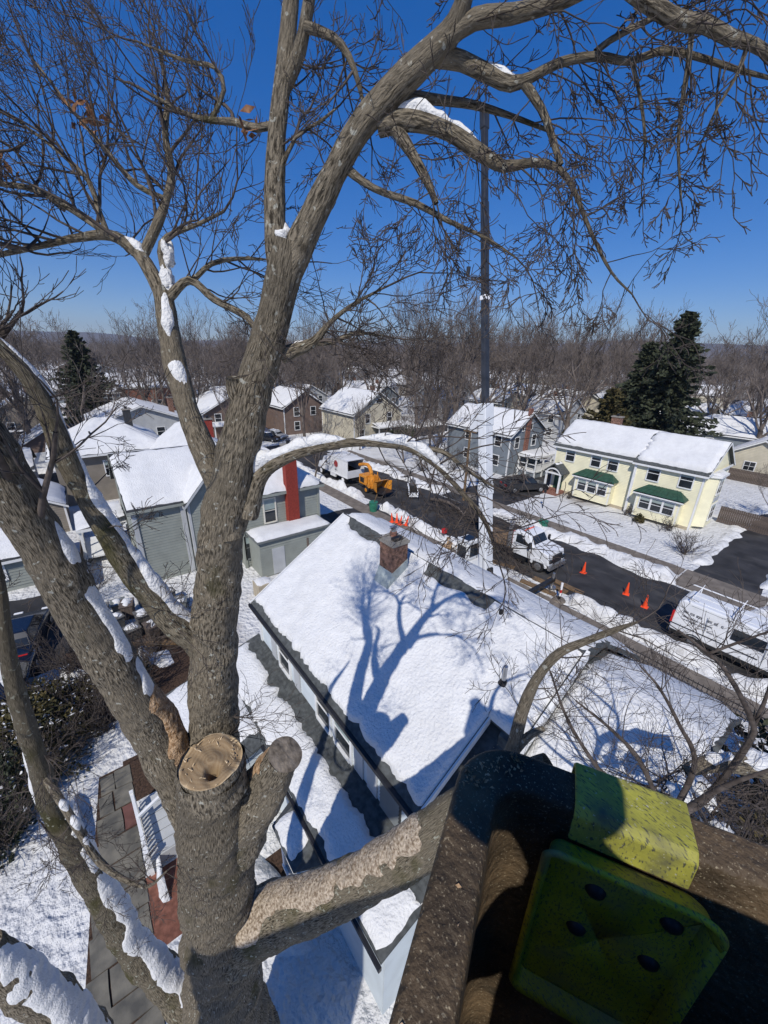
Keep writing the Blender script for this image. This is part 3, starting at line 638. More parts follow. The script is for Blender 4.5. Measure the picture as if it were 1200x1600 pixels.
# chimney with lead skirt
C = obj('chimney', MB().box(-9.68, -9.02, 7.46, 8.06, 7.3, 7.95), 'mortar', H)
brick_stack(C, -9.70, -9.0, 7.44, 8.08, 7.95, 9.10, .205, .066, .012, 'brick_old')
mb = MB(); mb.box(-9.74, -8.96, 7.40, 8.12, 9.08, 9.18); mb.box(-9.70, -9.0, 7.44, 8.08, 9.18, 9.23); obj('chimney_cap', mb, 'mortar', C)
mb = MB(); mb.prism([(7.22, plane_z(7.22) + .16), (7.43, 8.12), (8.09, 8.48), (8.09, 8.1), (7.3, 7.4)], 'x', -9.73, -8.97); obj('flashing', mb, 'lead', C)
mb = MB(); mb.cyl((-9.5, 7.85, 9.23), (-9.5, 7.85, 9.38), .13, .12, 14); obj('flue_pot', mb, 'brick', C)
mb = MB(); mb.cyl((-9.5, 7.85, 9.38), (-9.5, 7.85, 9.50), .10, .10, 14); mb.cyl((-9.5, 7.85, 9.54), (-9.5, 7.85, 9.58), .14, .05, 14)
for k in range(4): a = k * math.pi / 2; mb.bar((-9.5 + .09 * math.cos(a), 7.85 + .09 * math.sin(a), 9.49), (-9.5 + .09 * math.cos(a), 7.85 + .09 * math.sin(a), 9.55), .015)
obj('flue_cap', mb, 'metal', C)
mb = MB(); mb.box(-9.25, -9.05, 7.55, 7.9, 9.23, 9.33); obj('flue_cover', mb, 'black_metal', C)
# vent pipes
mb = MB(); mb.cyl((-4.15, 7.1, plane_z(7.1)), (-4.15, 7.1, plane_z(7.1) + .62), .055, .055, 14); vp = obj('vent_pipe', mb, 'metal', H)
mb = MB(); mb.cyl((-4.15, 7.1, plane_z(7.1) + .08), (-4.15, 7.1, plane_z(7.1) + .2), .13, .065, 14); obj('pipe_boot', mb, 'rubber', vp)
mb = MB(); mb.cyl((-5.3, 8.35, plane_z(8.35)), (-5.3, 8.35, plane_z(8.35) + .25), .07, .06, 10); obj('vent_pipe', mb, 'rubber', H)
mb = MB(); mb.cyl((-13.4, 6.6, 3.6), (-13.99, 7.9, 7.2), .05, .05, 8)
mb = MB(); mb.cyl((-14.06, 6.9, 6.2), (-14.06, 6.9, 7.6), .05, .05, 8); mb.box(-14.2, -14.02, 6.8, 7.0, 6.9, 7.0); obj('service_mast', mb, 'fence', H)

# ------------------------------------------------------------------ neighbouring houses
def chimney(t, x0, x1, y0, y1, z0, z1, material='red_paint', real=False):
    c = obj('chimney', MB().box(x0, x1, y0, y1, z0, z1), 'mortar' if real else material, t)
    if real: brick_stack(c, x0 - .012, x1 + .012, y0 - .012, y1 + .012, z0, z1 - .02, .21, .07, .012, material, material)
    obj('chimney_cap', MB().box(x0 - .07, x1 + .07, y0 - .07, y1 + .07, z1, z1 + .12), 'mortar', c)
    m_ = MB(); xm, ym = (x0 + x1) / 2, (y0 + y1) / 2; m_.cyl((xm, ym, z1 + .12), (xm, ym, z1 + .32), .13, .13, 10); m_.cyl((xm, ym, z1 + .32), (xm, ym, z1 + .38), .2, .12, 10)
    obj('flue', m_, 'black_metal', c); return c

# sage house on the left
CLAP_D[0] = .038
t = thing('house', 'sage green clapboard house with tall red painted chimney', 'house', (-31, 8, 0))
gable_house(t, -36.5, -28.2, 1.8, 8.3, 5.5, 8.1, 'y', 'siding_sage', 'shingle_dark', .32, .17, 'siding_sage', .20, 'siding_sage', 201, (.05, .2, .05, .05), .3)
hip_house(t, -35, -26.5, 8.0, 14.1, 5.45, 8.0, 'siding_sage', 'shingle_dark', .38, .17, 'siding_sage', .20, 'siding_sage', 211, (.05, .05, .05, .05), .3)
ch = chimney(t, -26.52, -25.98, 11.35, 12.2, 2.7, 8.75, 'red_paint', True)
for u, zz, w, h in ((5.6, 3.85, .8, 1.75), (5.45, 1.0, .8, 1.6), (2.9, 1.2, .7, 1.2)):
    if u != 2.9: window(t, '+x', -28.17, u, zz, w, h, 'trim_cream', 'glass', (1, 0), .45)
window(t, '+x', -26.47, 10.1, 4.1, .8, 1.75, 'trim_cream', 'glass', (1, 0), .45)
window(t, '+x', -26.47, 8.5, 1.6, .8, 1.7, 'trim_grey', 'glass', (1, 0), .3)
mb = MB(); mb.box(-28.22, -28.08, 4.55, 4.85, 0, 5.3); mb.box(-28.3, -28.1, 1.7, 1.98, 0, 5.3); obj('corner_pilaster', mb, 'siding_pale', t)
mb = MB(); mb.tube([(-28.0, 4.98, 5.3), (-27.98, 4.98, 3), (-27.98, 4.98, .2)], [.05, .05, .05], 8); obj('downspout', mb, 'siding_pale', t)
mb = MB(); mb.box(-26.45, -24.4, 8.35, 13.7, 0, 2.75); ex_ = obj('entry_wing', mb, 'siding_sage', t)
mb = MB(); claps(mb, '+x', -24.4, 8.35, 13.7, .1, 2.7, .20); obj('wing_siding', mb, 'siding_sage', ex_, kind='stuff')
mb = MB(); mb.box(-26.45, -24.2, 8.15, 13.9, 2.75, 2.9); obj('wing_roof', mb, 'trim_grey', ex_)
snow_sheet('wing_snow', [(-24.22, 8.17, 2.9), (-24.22, 13.88, 2.9), (-26.4, 13.88, 2.95), (-26.4, 8.17, 2.95)], .22, ex_, .2, (.04, .05, .02, .05), 231, .15, edge=.35)
mb = MB(); mb.box(-24.39, -24.34, 9.2, 10.1, .1, 2.1); obj('side_door', mb, 'siding_pale', ex_)
# cross gable with dark valleys where the two roofs meet
gable_house(t, -33, -27.75, 5.0, 8.0, 5.45, 7.2, 'x', 'siding_sage', 'shingle_dark', .3, .16, 'siding_sage', .20, 'siding_pale', 221, (.05, .05, .05, .05), .2)
window(t, '+x', -27.72, 6.5, 3.85, .8, 1.75, 'trim_cream', 'glass', (1, 0), .45)
# open porch at its far corner
mb = MB(); mb.box(-37.5, -33.5, -1.4, 1.7, 2.6, 2.8)
for px in (-37.3, -35.5, -33.7): mb.box(px - .08, px + .08, -1.3, -1.14, 0, 2.6)
mb.box(-37.5, -33.5, -1.4, 1.75, .5, .62); p_ = obj('porch', mb, 'trim', t)
snow_sheet('porch_snow', [(-37.5, -1.4, 2.8), (-33.5, -1.4, 2.8), (-33.5, 1.7, 3.3), (-37.5, 1.7, 3.3)], .15, p_, .3, seed=240)
CLAP_D[0] = .04
# cabinet by the side door
t = thing('utility_cabinet', 'tan utility cabinet with snow on top beside the sage house', 'cabinet', (-22.3, 7.6, 0))
obj('cabinet_body', MB().box(-22.8, -21.8, 7.1, 8.1, 0, 1.1), 'tan_box', t, bevel=.03)
snow_sheet('cabinet_snow', [(-22.8, 7.1, 1.1), (-21.8, 7.1, 1.1), (-21.8, 8.1, 1.1), (-22.8, 8.1, 1.1)], .12, t, .15, seed=250)

# sheds and garages in the yards at the left edge
for x0, x1, y0, y1, ze, zr, ax, wm, lab in ((-37, -32.4, -8.2, -3.6, 2.3, 3.5, 'y', 'siding_sage', 'low sage shed with snowy roof behind the yard bins'), (-47, -41.5, -7, -2, 2.5, 3.9, 'x', 'siding_tan', 'small tan garage with snowy roof left of the tan house'), (-62, -56, -9.5, -4.5, 2.6, 4.2, 'y', 'siding_pale', 'pale garage with snowy roof beyond the tan garage'), (-74, -67, -6, 0, 3.0, 4.8, 'x', 'siding_brown', 'brown garage with snowy roof behind the snowy limbs')):
    t = thing('garage', lab, 'garage', ((x0 + x1) / 2, (y0 + y1) / 2, 0)); gable_house(t, x0, x1, y0, y1, ze, zr, ax, wm, 'shingle_dark', .3, .2, wm, .2, 'trim', int(-x0), res=.4)
    if ax == 'x': obj('garage_door', MB().box(x1 + .03, x1 + .08, y0 + .8, y1 - .8, .02, 2.1), 'trim', t)
    else: window(t, '+x', x1 + .03, (y0 + y1) / 2, 1.4, .9, .9)
board_fence_later = [((-41, -1.2), (-29.5, -1.6), 1.3), ((-47.5, -8.5), (-38, -8.8), 1.4)]
# houses further left
t = thing('house', 'tan shingled house with hipped snowy roof behind the sage house', 'house', (-52, 3, 0))
hip_house(t, -57.5, -48.6, -2.2, 7.5, 5.0, 7.9, 'siding_tan', 'shingle_dark', .5, .18, None, seed=261, res=.5)
window(t, '+x', -48.57, 2.2, 3.4, .9, 1.5, 'trim', 'glass', (1, 0), .3); window(t, '+x', -48.57, -.8, 3.4, .8, 1.4, 'trim', 'glass', (1, 0), 0)
chimney(t, -52.6, -52.0, 4.6, 5.3, 6.2, 8.6, 'shingle_dark')
mb = MB(); mb.cyl((-50.6, 1.2, 6.0), (-50.6, 1.2, 6.9), .08, .08, 8); obj('vent_pipe', mb, 'black_metal', t)
t = thing('house', 'brown gabled house with open porch and small red chimney', 'house', (-44, 9, 0))
gable_house(t, -49.5, -39.6, 5.6, 13.6, 4.4, 7.3, 'x', 'siding_tan', 'shingle_dark', .45, .17, 'siding_tan', .2, 'trim', 271, (.08, .06, .05, .06), .45)
chimney(t, -43.7, -43.1, 10.6, 11.3, 6.2, 8.3, 'red_paint')
window(t, '+x', -39.57, 8.2, 2.8, .9, 1.4); window(t, '+x', -39.57, 11, 2.8, .9, 1.4)
mb = MB(); mb.box(-39.5, -37.6, 3.2, 8.6, 2.9, 3.05)
for py in (3.4, 5.0, 6.8, 8.4): mb.box(-37.9, -37.75, py - .08, py + .08, 0, 2.9)
mb.box(-39.5, -37.6, 3.2, 8.6, .7, .85); mb.box(-37.8, -37.7, 3.3, 8.5, 1.6, 1.68); p_ = obj('porch', mb, 'trim', t)
snow_sheet('porch_snow', [(-37.6, 3.2, 3.05), (-37.6, 8.6, 3.05), (-39.5, 8.6, 3.6), (-39.5, 3.2, 3.6)], .15, p_, .3, seed=280)
t = thing('house', 'pale house with wide low gable and snowy roof, behind the tan house', 'house', (-77, 8, 0))
gable_house(t, -86, -72, 2, 15.5, 4.0, 6.6, 'x', 'siding_pale', 'shingle_dark', .5, .2, None, corner='trim', seed=291, res=.8)
window(t, '+x', -71.97, 6.5, 2.6, 1.1, 1.3); window(t, '+x', -71.97, 11, 2.6, 1.1, 1.3); chimney(t, -75, -74.2, 13.1, 13.8, 4, 7.4, 'brick_old')
t = thing('school_building', 'long low brick building with flat snowy roof', 'building', (-122, 14, 0))
obj('wall', MB().box(-132, -116, 0, 27, 0, 5.6), 'brick', t); mb = MB(); mb.box(-132.2, -115.8, -.2, 27.2, 5.6, 5.95); obj('parapet', mb, 'siding_pale', t)
snow_sheet('roof_snow', [(-115.9, 0, 5.95), (-115.9, 27, 5.95), (-132, 27, 5.95), (-132, 0, 5.95)], .3, t, 1.2, seed=295)
for u in range(2, 26, 4): window(t, '+x', -115.97, u, 1.9, 2.2, 1.6, 'trim', 'glass', (1, 1), 0)

# yellow house across the street
t = thing('house', 'pale yellow house with green bay roofs across the street', 'house', (-17, 47, 0))
gable_house(t, -24.1, -15.3, 44.2, 51.4, 5.5, 7.95, 'x', 'siding_yellow', 'shingle', .35, .2, 'siding_yellow', .16, 'trim', 301, (.04, .10, .03, .05), .25, bare=.38)
gable_house(t, -15.2, -9.6, 43.75, 51.0, 5.5, 7.9, 'x', 'siding_yellow', 'shingle', .35, .2, 'siding_yellow', .16, 'trim', 305, (.04, .05, .03, .25), .25, bare=.38)
chimney(t, -20.4, -19.4, 47.9, 48.5, 7.2, 8.8, 'brick_old')
for u in (-22.3, -19.4, -17.6): window(t, '-y', 44.17, u, 4.55, .95, 1.3, 'trim', 'glass', (1, 0), .3)
for u in (-13.6, -10.85): window(t, '-y', 43.72, u, 4.6, 1.0, 1.4, 'trim', 'glass', (1, 0), .3)
for x0, x1, yf, yb in ((-20.8, -16.9, 43.25, 44.17), (-14.25, -10.5, 42.8, 43.72)):
    b = MB(); b.box(x0, x1, yf, yb, .35, 2.75); bo = obj('front_bay', b, 'siding_yellow', t)
    b = MB(); claps(b, '-y', yf, x0, x1, .35, 2.6, .16); obj('bay_siding', b, 'siding_yellow', bo, kind='stuff')
    b = MB(); b.add([(x0 - .3, yf - .3, 2.85), (x1 + .3, yf - .3, 2.85), (x1 + .3, yb, 2.85), (x0 - .3, yb, 2.85), (x0 + .5, yb, 3.45), (x1 - .5, yb, 3.45), (x0 - .3, yf - .3, 2.75), (x1 + .3, yf - .3, 2.75)], [(0, 1, 5, 4), (1, 2, 5), (3, 0, 4), (0, 6, 7, 1)])
    for k in range(1, 9):
        f = k / 9; xb = x0 - .3 + f * (x1 - x0 + .6); xt = x0 + .5 + f * (x1 - x0 - 1.0); b.bar((xb, yf - .3, 2.87), (xt, yb, 3.47), .04)
    obj('bay_roof', b, 'green_metal', bo)
    b = MB(); b.box(x0 - .28, x1 + .28, yf - .3, yf - .27, 2.62, 2.84); b.box(x0 - .01, x0 + .12, yf - .03, yf, .4, 2.7); b.box(x1 - .12, x1 + .01, yf - .03, yf, .4, 2.7); obj('bay_trim', b, 'trim', bo)
    for k in range(3): window(t, '-y', yf - .02, x0 + .85 + k * (x1 - x0 - 1.7) / 2, 1.85, .85, 1.15, 'trim', 'glass', (1, 0), .3, .05, .09)
b = MB(); b.box(-24.2, -22.2, 42.7, 44.1, 2.35, 2.5)
for px in (-24.05, -22.35): b.box(px - .09, px + .09, 42.75, 42.93, 0, 2.4)
for k in range(12):
    a0, a1 = math.pi * k / 12, math.pi * (k + 1) / 12; b.bar((-23.2 + .85 * math.cos(a0), 42.72, 2.3 + .7 * math.sin(a0)), (-23.2 + .85 * math.cos(a1), 42.72, 2.3 + .7 * math.sin(a1)), .14)
po = obj('portico', b, 'trim', t)
b = MB(); b.prism([(-24.4, 2.45), (-23.2, 3.5), (-22.0, 2.45), (-22.0, 2.57), (-23.2, 3.63), (-24.4, 2.57)], 'y', 42.6, 44.15); obj('portico_roof', b, 'shingle', po)
snow_sheet('portico_snow', [(-22.9, 42.65, 3.45), (-22.9, 44.1, 3.45), (-23.2, 44.1, 3.66), (-23.2, 42.65, 3.66)], .1, po, .15, seed=320)
b = MB(); b.box(-23.7, -22.7, 44.10, 44.18, .3, 2.5); obj('front_door', b, 'green_metal', t)
b = MB(); b.box(-24.1, -22.2, 42.3, 43.4, 0, .18); b.box(-24.1, -22.2, 43.4, 44.1, 0, .34); obj('step', b, 'brick', t)
b = MB(); b.prism([(-9.58, 44.4), (-8.8, 45.0), (-8.8, 46.9), (-9.58, 47.5)], 'z', .3, 5.1); sb = obj('side_bay', b, 'siding_yellow', t)
b = MB(); b.prism([(-9.58, 44.2), (-8.6, 44.9), (-8.6, 47.0), (-9.58, 47.7)], 'z', 5.1, 5.3); obj('side_bay_roof', b, 'trim', sb)
snow_sheet('side_bay_snow', [(-8.62, 44.9, 5.3), (-8.62, 47, 5.3), (-9.5, 47.4, 5.35), (-9.5, 44.5, 5.35)], .2, sb, .2, seed=325)
for zz in (4.2, 1.7): window(t, '+x', -8.79, 45.95, zz, 1.3, 1.4, 'trim', 'glass', (1, 1), .2)
b = MB(); b.box(-8.79, -8.75, 45.2, 46.7, 2.75, 3.2); obj('bay_panel', b, 'siding_pale', sb)
b = MB(); b.box(-24.15, -15.3, 44.14, 44.19, 0, .32); b.box(-15.2, -9.55, 43.69, 43.74, 0, .32); obj('foundation', b, 'tan_box', t)
b = MB(); b.box(-15.35, -15.15, 43.6, 43.73, .1, 5.4); obj('downspout', b, 'trim', t)
b = MB(); b.prism([(-9.22, 44.0), (-9.22, 46.4)], 'z', 0, 1) if False else b.box(-9.3, -9.24, 43.5, 50.6, 5.3, 5.5); obj('side_cornice', b, 'trim', t)

# blue-grey house behind the crane
t = thing('house', 'blue grey gabled house with white railed porch and red brick chimney strip', 'house', (-35.5, 48, 0))
gable_house(t, -41.5, -30.5, 44.2, 51.8, 5.5, 8.0, 'x', 'siding_grey', 'shingle_dark', .4, .2, 'siding_grey', .16, 'trim', 331, (.03, .03, .03, .03), .35)
for u, zz in ((-32.35, 4.4), (-32.45, 1.8), (-37.5, 4.4), (-37.5, 1.8)): window(t, '-y', 44.17, u, zz, .95, 1.3)
for u in (45.6, 49.4): window(t, '+x', -30.47, u, 4.3, .85, 1.4)
b = MB(); b.box(-30.48, -30.2, 47.2, 47.9, 2.6, 8.6); obj('chimney', b, 'brick', t)
for u in (46.6, 48.4): window(t, '+x', -30.47, u, 6.2, .35, .8, 'trim', 'glass', (0, 0), 0)
b = MB(); b.box(-30.45, -27.6, 46.2, 53.4, .75, .95); b.box(-30.45, -27.5, 46.1, 53.5, 2.6, 2.85)
for py in (46.3, 48.0, 49.8, 51.6, 53.3): b.box(-27.75, -27.6, py - .08, py + .08, 0, 2.6)
for px in (-30.2, -29): b.box(px - .08, px + .08, 46.2, 46.35, 0, 2.6)
b.box(-27.72, -27.62, 46.2, 53.4, 1.75, 1.84); b.box(-30.4, -27.6, 46.22, 46.32, 1.75, 1.84); pc = obj('porch', b, 'trim', t)
for k in range(38):
    b = MB(); y = 46.45 + k * .185; b.box(-27.70, -27.65, y, y + .08, .95, 1.75); obj('baluster', b, 'trim', pc)
b = MB(); b.box(-30.4, -27.75, 46.3, 53.3, 0, .74); obj('porch_skirt', b, 'siding_grey', pc)
snow_sheet('porch_snow', [(-27.52, 46.15, 2.86), (-27.52, 53.45, 2.86), (-30.4, 53.45, 3.0), (-30.4, 46.15, 3.0)], .22, pc, .25, seed=340)

# cream house with the half-round attic window
t = thing('house', 'cream house whose gable has a half round attic window', 'house', (-63, 43.5, 0))
gable_house(t, -69, -58, 38.4, 48.8, 5.1, 8.5, 'x', 'siding_cream', 'shingle_dark', .45, .2, 'siding_cream', .2, 'trim', 351, (.05, .05, .03, .05), .5)
for u, zz in ((41.2, 4.1), (46.0, 4.1), (40.0, 1.5)): window(t, '+x', -57.97, u, zz, .9, 1.5)
b = MB(); b.prism([(43.6 + .75 * math.cos(a), 6.7 + .75 * math.sin(a)) for a in np.linspace(0, math.pi, 12)], 'x', -57.98, -57.9); f = obj('attic_window', b, 'trim', t)
b = MB(); b.prism([(43.6 + .6 * math.cos(a), 6.74 + .6 * math.sin(a)) for a in np.linspace(0, math.pi, 12)], 'x', -57.9, -57.88); obj('pane', b, 'glass', f)
b = MB(); b.box(-57.95, -55.6, 42, 50, 2.6, 2.8)
for py in (42.2, 44.8, 47.4, 49.8): b.box(-55.9, -55.75, py - .08, py + .08, 0, 2.6)
pc = obj('porch', b, 'trim', t); snow_sheet('porch_snow', [(-55.6, 42, 2.8), (-55.6, 50, 2.8), (-57.9, 50, 3.3), (-57.9, 42, 3.3)], .2, pc, .4, seed=360)
chimney(t, -62.6, -62, 45, 45.7, 6.5, 9.2, 'brick_old')
t = thing('house', 'brown gabled house left of the cream house', 'house', (-75, 37, 0))
gable_house(t, -82, -71, 31.5, 40, 5.2, 8.0, 'x', 'siding_brown', 'shingle_dark', .45, .2, None, corner='trim', seed=371, res=.7)
for u, zz in ((34, 4.2), (37.5, 4.2), (34, 1.6)): window(t, '+x', -70.97, u, zz, 1, 1.5)
t = thing('house', 'brown house with low snowy porch, leftmost beyond the chip truck', 'house', (-78, 24, 0))
gable_house(t, -86, -74, 18, 27.5, 4.6, 7.2, 'x', 'siding_brown', 'shingle_dark', .45, .2, None, corner='trim', seed=381, res=.7)
for u, zz in ((20.5, 3.6), (24.5, 3.6), (22, 1.4)): window(t, '+x', -73.97, u, zz, 1, 1.5)
b = MB(); b.box(-73.9, -71.8, 19, 27, 2.5, 2.65)
for py in (19.2, 21.8, 24.4, 26.8): b.box(-72.1, -71.95, py - .08, py + .08, 0, 2.5)
pc = obj('porch', b, 'trim', t); snow_sheet('porch_snow', [(-71.8, 19, 2.65), (-71.8, 27, 2.65), (-73.9, 27, 3.1), (-73.9, 19, 3.1)], .18, pc, .4, seed=385)
t = thing('garage', 'small cream garage with snowy roof behind the yellow house', 'garage', (-10, 74, 0))
gable_house(t, -14.2, -6.6, 70.2, 79, 3.1, 5.4, 'y', 'siding_cream', 'shingle', .4, .2, 'siding_cream', .2, 'trim', 391, res=.4)
window(t, '-y', 70.17, -11.2, 1.9, 1.1, 1.1, 'trim', 'glass', (1, 1))
# houses beyond, each its own thing
far_h = [(-44, 76, 9, 8, 5, 'siding_pale', 'x', 'white two storey house behind the blue grey house'), (-41, 90, 10, 9, 5.3, 'siding_cream', 'y', 'cream house with snowy porch beyond the forked bare tree'),
         (-52, 95, 9, 8, 5, 'siding_pale', 'x', None), (-30, 104, 10, 9, 4, 'siding_tan', 'x', None), (-17, 92, 12, 9, 3.2, 'siding_grey', 'x', 'low grey house right of the tall conifers'),
         (-26, 84, 9, 8, 3.4, 'siding_tan', 'y', None), (-6, 100, 11, 9, 3.6, 'siding_grey', 'y', None), (4, 96, 10, 9, 3.8, 'siding_tan', 'x', None),
         (-84, 62, 9, 8, 5, 'siding_grey', 'x', 'grey house with snowy gable above the cream house'), (-76, 76, 9, 8, 4.6, 'siding_pale', 'y', None), (-64, 84, 10, 8, 4.6, 'siding_cream', 'x', None), (-96, 48, 9, 9, 4.6, 'siding_pale', 'x', None),
         (-100, 66, 9, 9, 4.6, 'siding_brown', 'y', None), (-88, 92, 9, 9, 4.6, 'siding_pale', 'x', None), (-70, 108, 10, 9, 4.6, 'siding_tan', 'x', None), (-112, 84, 10, 9, 4.6, 'siding_pale', 'y', None), (-56, 122, 10, 9, 4.6, 'siding_pale', 'x', None), (-40, 126, 10, 9, 4.6, 'siding_cream', 'y', None),
         (-98, 30, 10, 9, 4.4, 'siding_tan', 'y', None), (-112, 46, 10, 9, 4.4, 'siding_pale', 'x', None), (-100, -6, 10, 9, 4.2, 'siding_tan', 'x', None), (-98, -22, 10, 9, 4.2, 'siding_pale', 'y', None), (-128, -12, 12, 9, 4.2, 'siding_brown', 'x', None), (-142, 38, 12, 9, 4.5, 'siding_pale', 'y', None), (-136, 62, 12, 9, 4.5, 'siding_cream', 'x', None),
         (-20, 118, 10, 9, 4, 'siding_pale', 'x', None), (-2, 122, 10, 9, 4, 'siding_grey', 'y', None), (-120, 104, 10, 9, 4.4, 'siding_tan', 'x', None), (-150, 84, 12, 10, 4.4, 'siding_pale', 'x', None), (-92, 122, 10, 9, 4.4, 'siding_grey', 'y', None), (-72, 140, 10, 9, 4.4, 'siding_pale', 'x', None), (-160, 14, 14, 10, 4.4, 'siding_pale', 'y', None)]
gf = random.Random(44)
for k in range(34):
    for _ in range(40):
        az = math.radians(gf.uniform(-46, 46)); r_ = gf.uniform(118, 250); p_ = FW * (r_ * math.cos(az)) + RT * (r_ * math.sin(az))
        if all((p_.x - q[0]) ** 2 + (p_.y - q[1]) ** 2 > 17 ** 2 for q in far_h): break
    far_h.append((round(p_.x, 1), round(p_.y, 1), gf.uniform(9, 13), gf.uniform(8, 10), gf.uniform(3.4, 5.2), gf.choice(('siding_pale', 'siding_cream', 'siding_tan', 'siding_grey', 'siding_pale')), gf.choice('xy'), None))
for k, (x, y, w, d, h, wm, ax, lab) in enumerate(far_h):
    t = thing('house', lab or 'small snow roofed house far off among the bare trees', 'house', (x, y, 0), group=None if lab else 'far houses among the trees')
    gable_house(t, x - w / 2, x + w / 2, y - d / 2, y + d / 2, h, h + 2.6, ax, wm, 'shingle_dark', .4, .22, None, corner='trim', seed=400 + 2 * k, res=1.2)
    for s in (-.28, .28):
        for zz in ((1.5, 3.9) if h > 4.2 else (1.6,)):
            window(t, '+x', x + w / 2 + .03, y + s * d, zz, 1, 1.3, 'trim', 'glass', (1, 0), 0); window(t, '-y', y - d / 2 - .03, x + s * w, zz, 1, 1.3, 'trim', 'glass', (1, 0), 0)
    if k % 2 == 0: chimney(t, x - .4, x + .2, y + .3, y + .9, h + 1.5, h + 3.6, 'brick_old')

# ------------------------------------------------------------------ fences
def board_fence(label, p, q, h, step=.16, material='fence', gap=.012):
    p = Vector((*p, 0)); q = Vector((*q, 0)); d = q - p; L = d.length; a = math.atan2(d.y, d.x)
    t = thing('wooden_fence', label, 'fence', p, a, local=True)
    n = int(L / step); pr = None
    b = MB(); b.box(0, L, .02, .07, .35, .45); b.box(0, L, .02, .07, h - .4, h - .3); obj('fence_rail', b, material, t, local=True)
    m_ = MB(); m_.box(0, step - gap, -.012, .012, .03, h)
    for k in range(n):
        if pr is None: pr = obj('board', m_, material, t, local=True); o = pr
        else: o = pr.copy(); COL.objects.link(o)
        o.location = (k * step, 0, R.uniform(-.02, .02))
    return t
board_fence('dark weathered board fence running back from the yellow house', (-8.7, 48.7), (-4.6, 48.5), 1.7)
for k, (p_, q_, h_) in enumerate(board_fence_later): board_fence(('low dark board fence behind the yard bins', 'dark board fence beside the tan garage')[k], p_, q_, h_)
board_fence('long grey board fence in front of the cream garage', (-14.5, 68.8), (3, 67.6), 1.6)
t = thing('picket_fence', 'dark metal picket fence along the near sidewalk', 'fence', (-6, 20.95, 0))
b = MB(); b.box(-12.8, 1.5, 20.93, 20.96, .66, .7); b.box(-12.8, 1.5, 20.93, 20.96, .15, .19); obj('fence_rail', b, 'black_metal', t)
m_ = MB(); m_.box(0, .025, -.012, .012, .02, .78); pr = None
for k in range(74):
    if pr is None: pr = obj('picket', m_, 'black_metal', t, local=True); o = pr
    else: o = pr.copy(); COL.objects.link(o)
    o.location = (-12.75 + k * .193 + 6, 0, 0)
# low frame sticking out of the bank
t = thing('tube_frame', 'black metal tube frame half buried in the kerb snow bank', 'frame', (-8.6, 23.7, 0))
b = MB(); b.tube([(-9.9, 23.6, 0), (-9.9, 23.6, .95), (-7.4, 23.8, .95), (-7.4, 23.8, 0)], [.035] * 4, 8); b.bar((-9.9, 23.6, .45), (-7.4, 23.8, .45), .05); obj('frame_tube', b, 'black_metal', t)
for x in (-9.3, -8.0): b = MB(); b.cyl((x, 23.68, .1), (x, 23.68, .95), .025, .025, 6); obj('frame_post', b, 'black_metal', t)

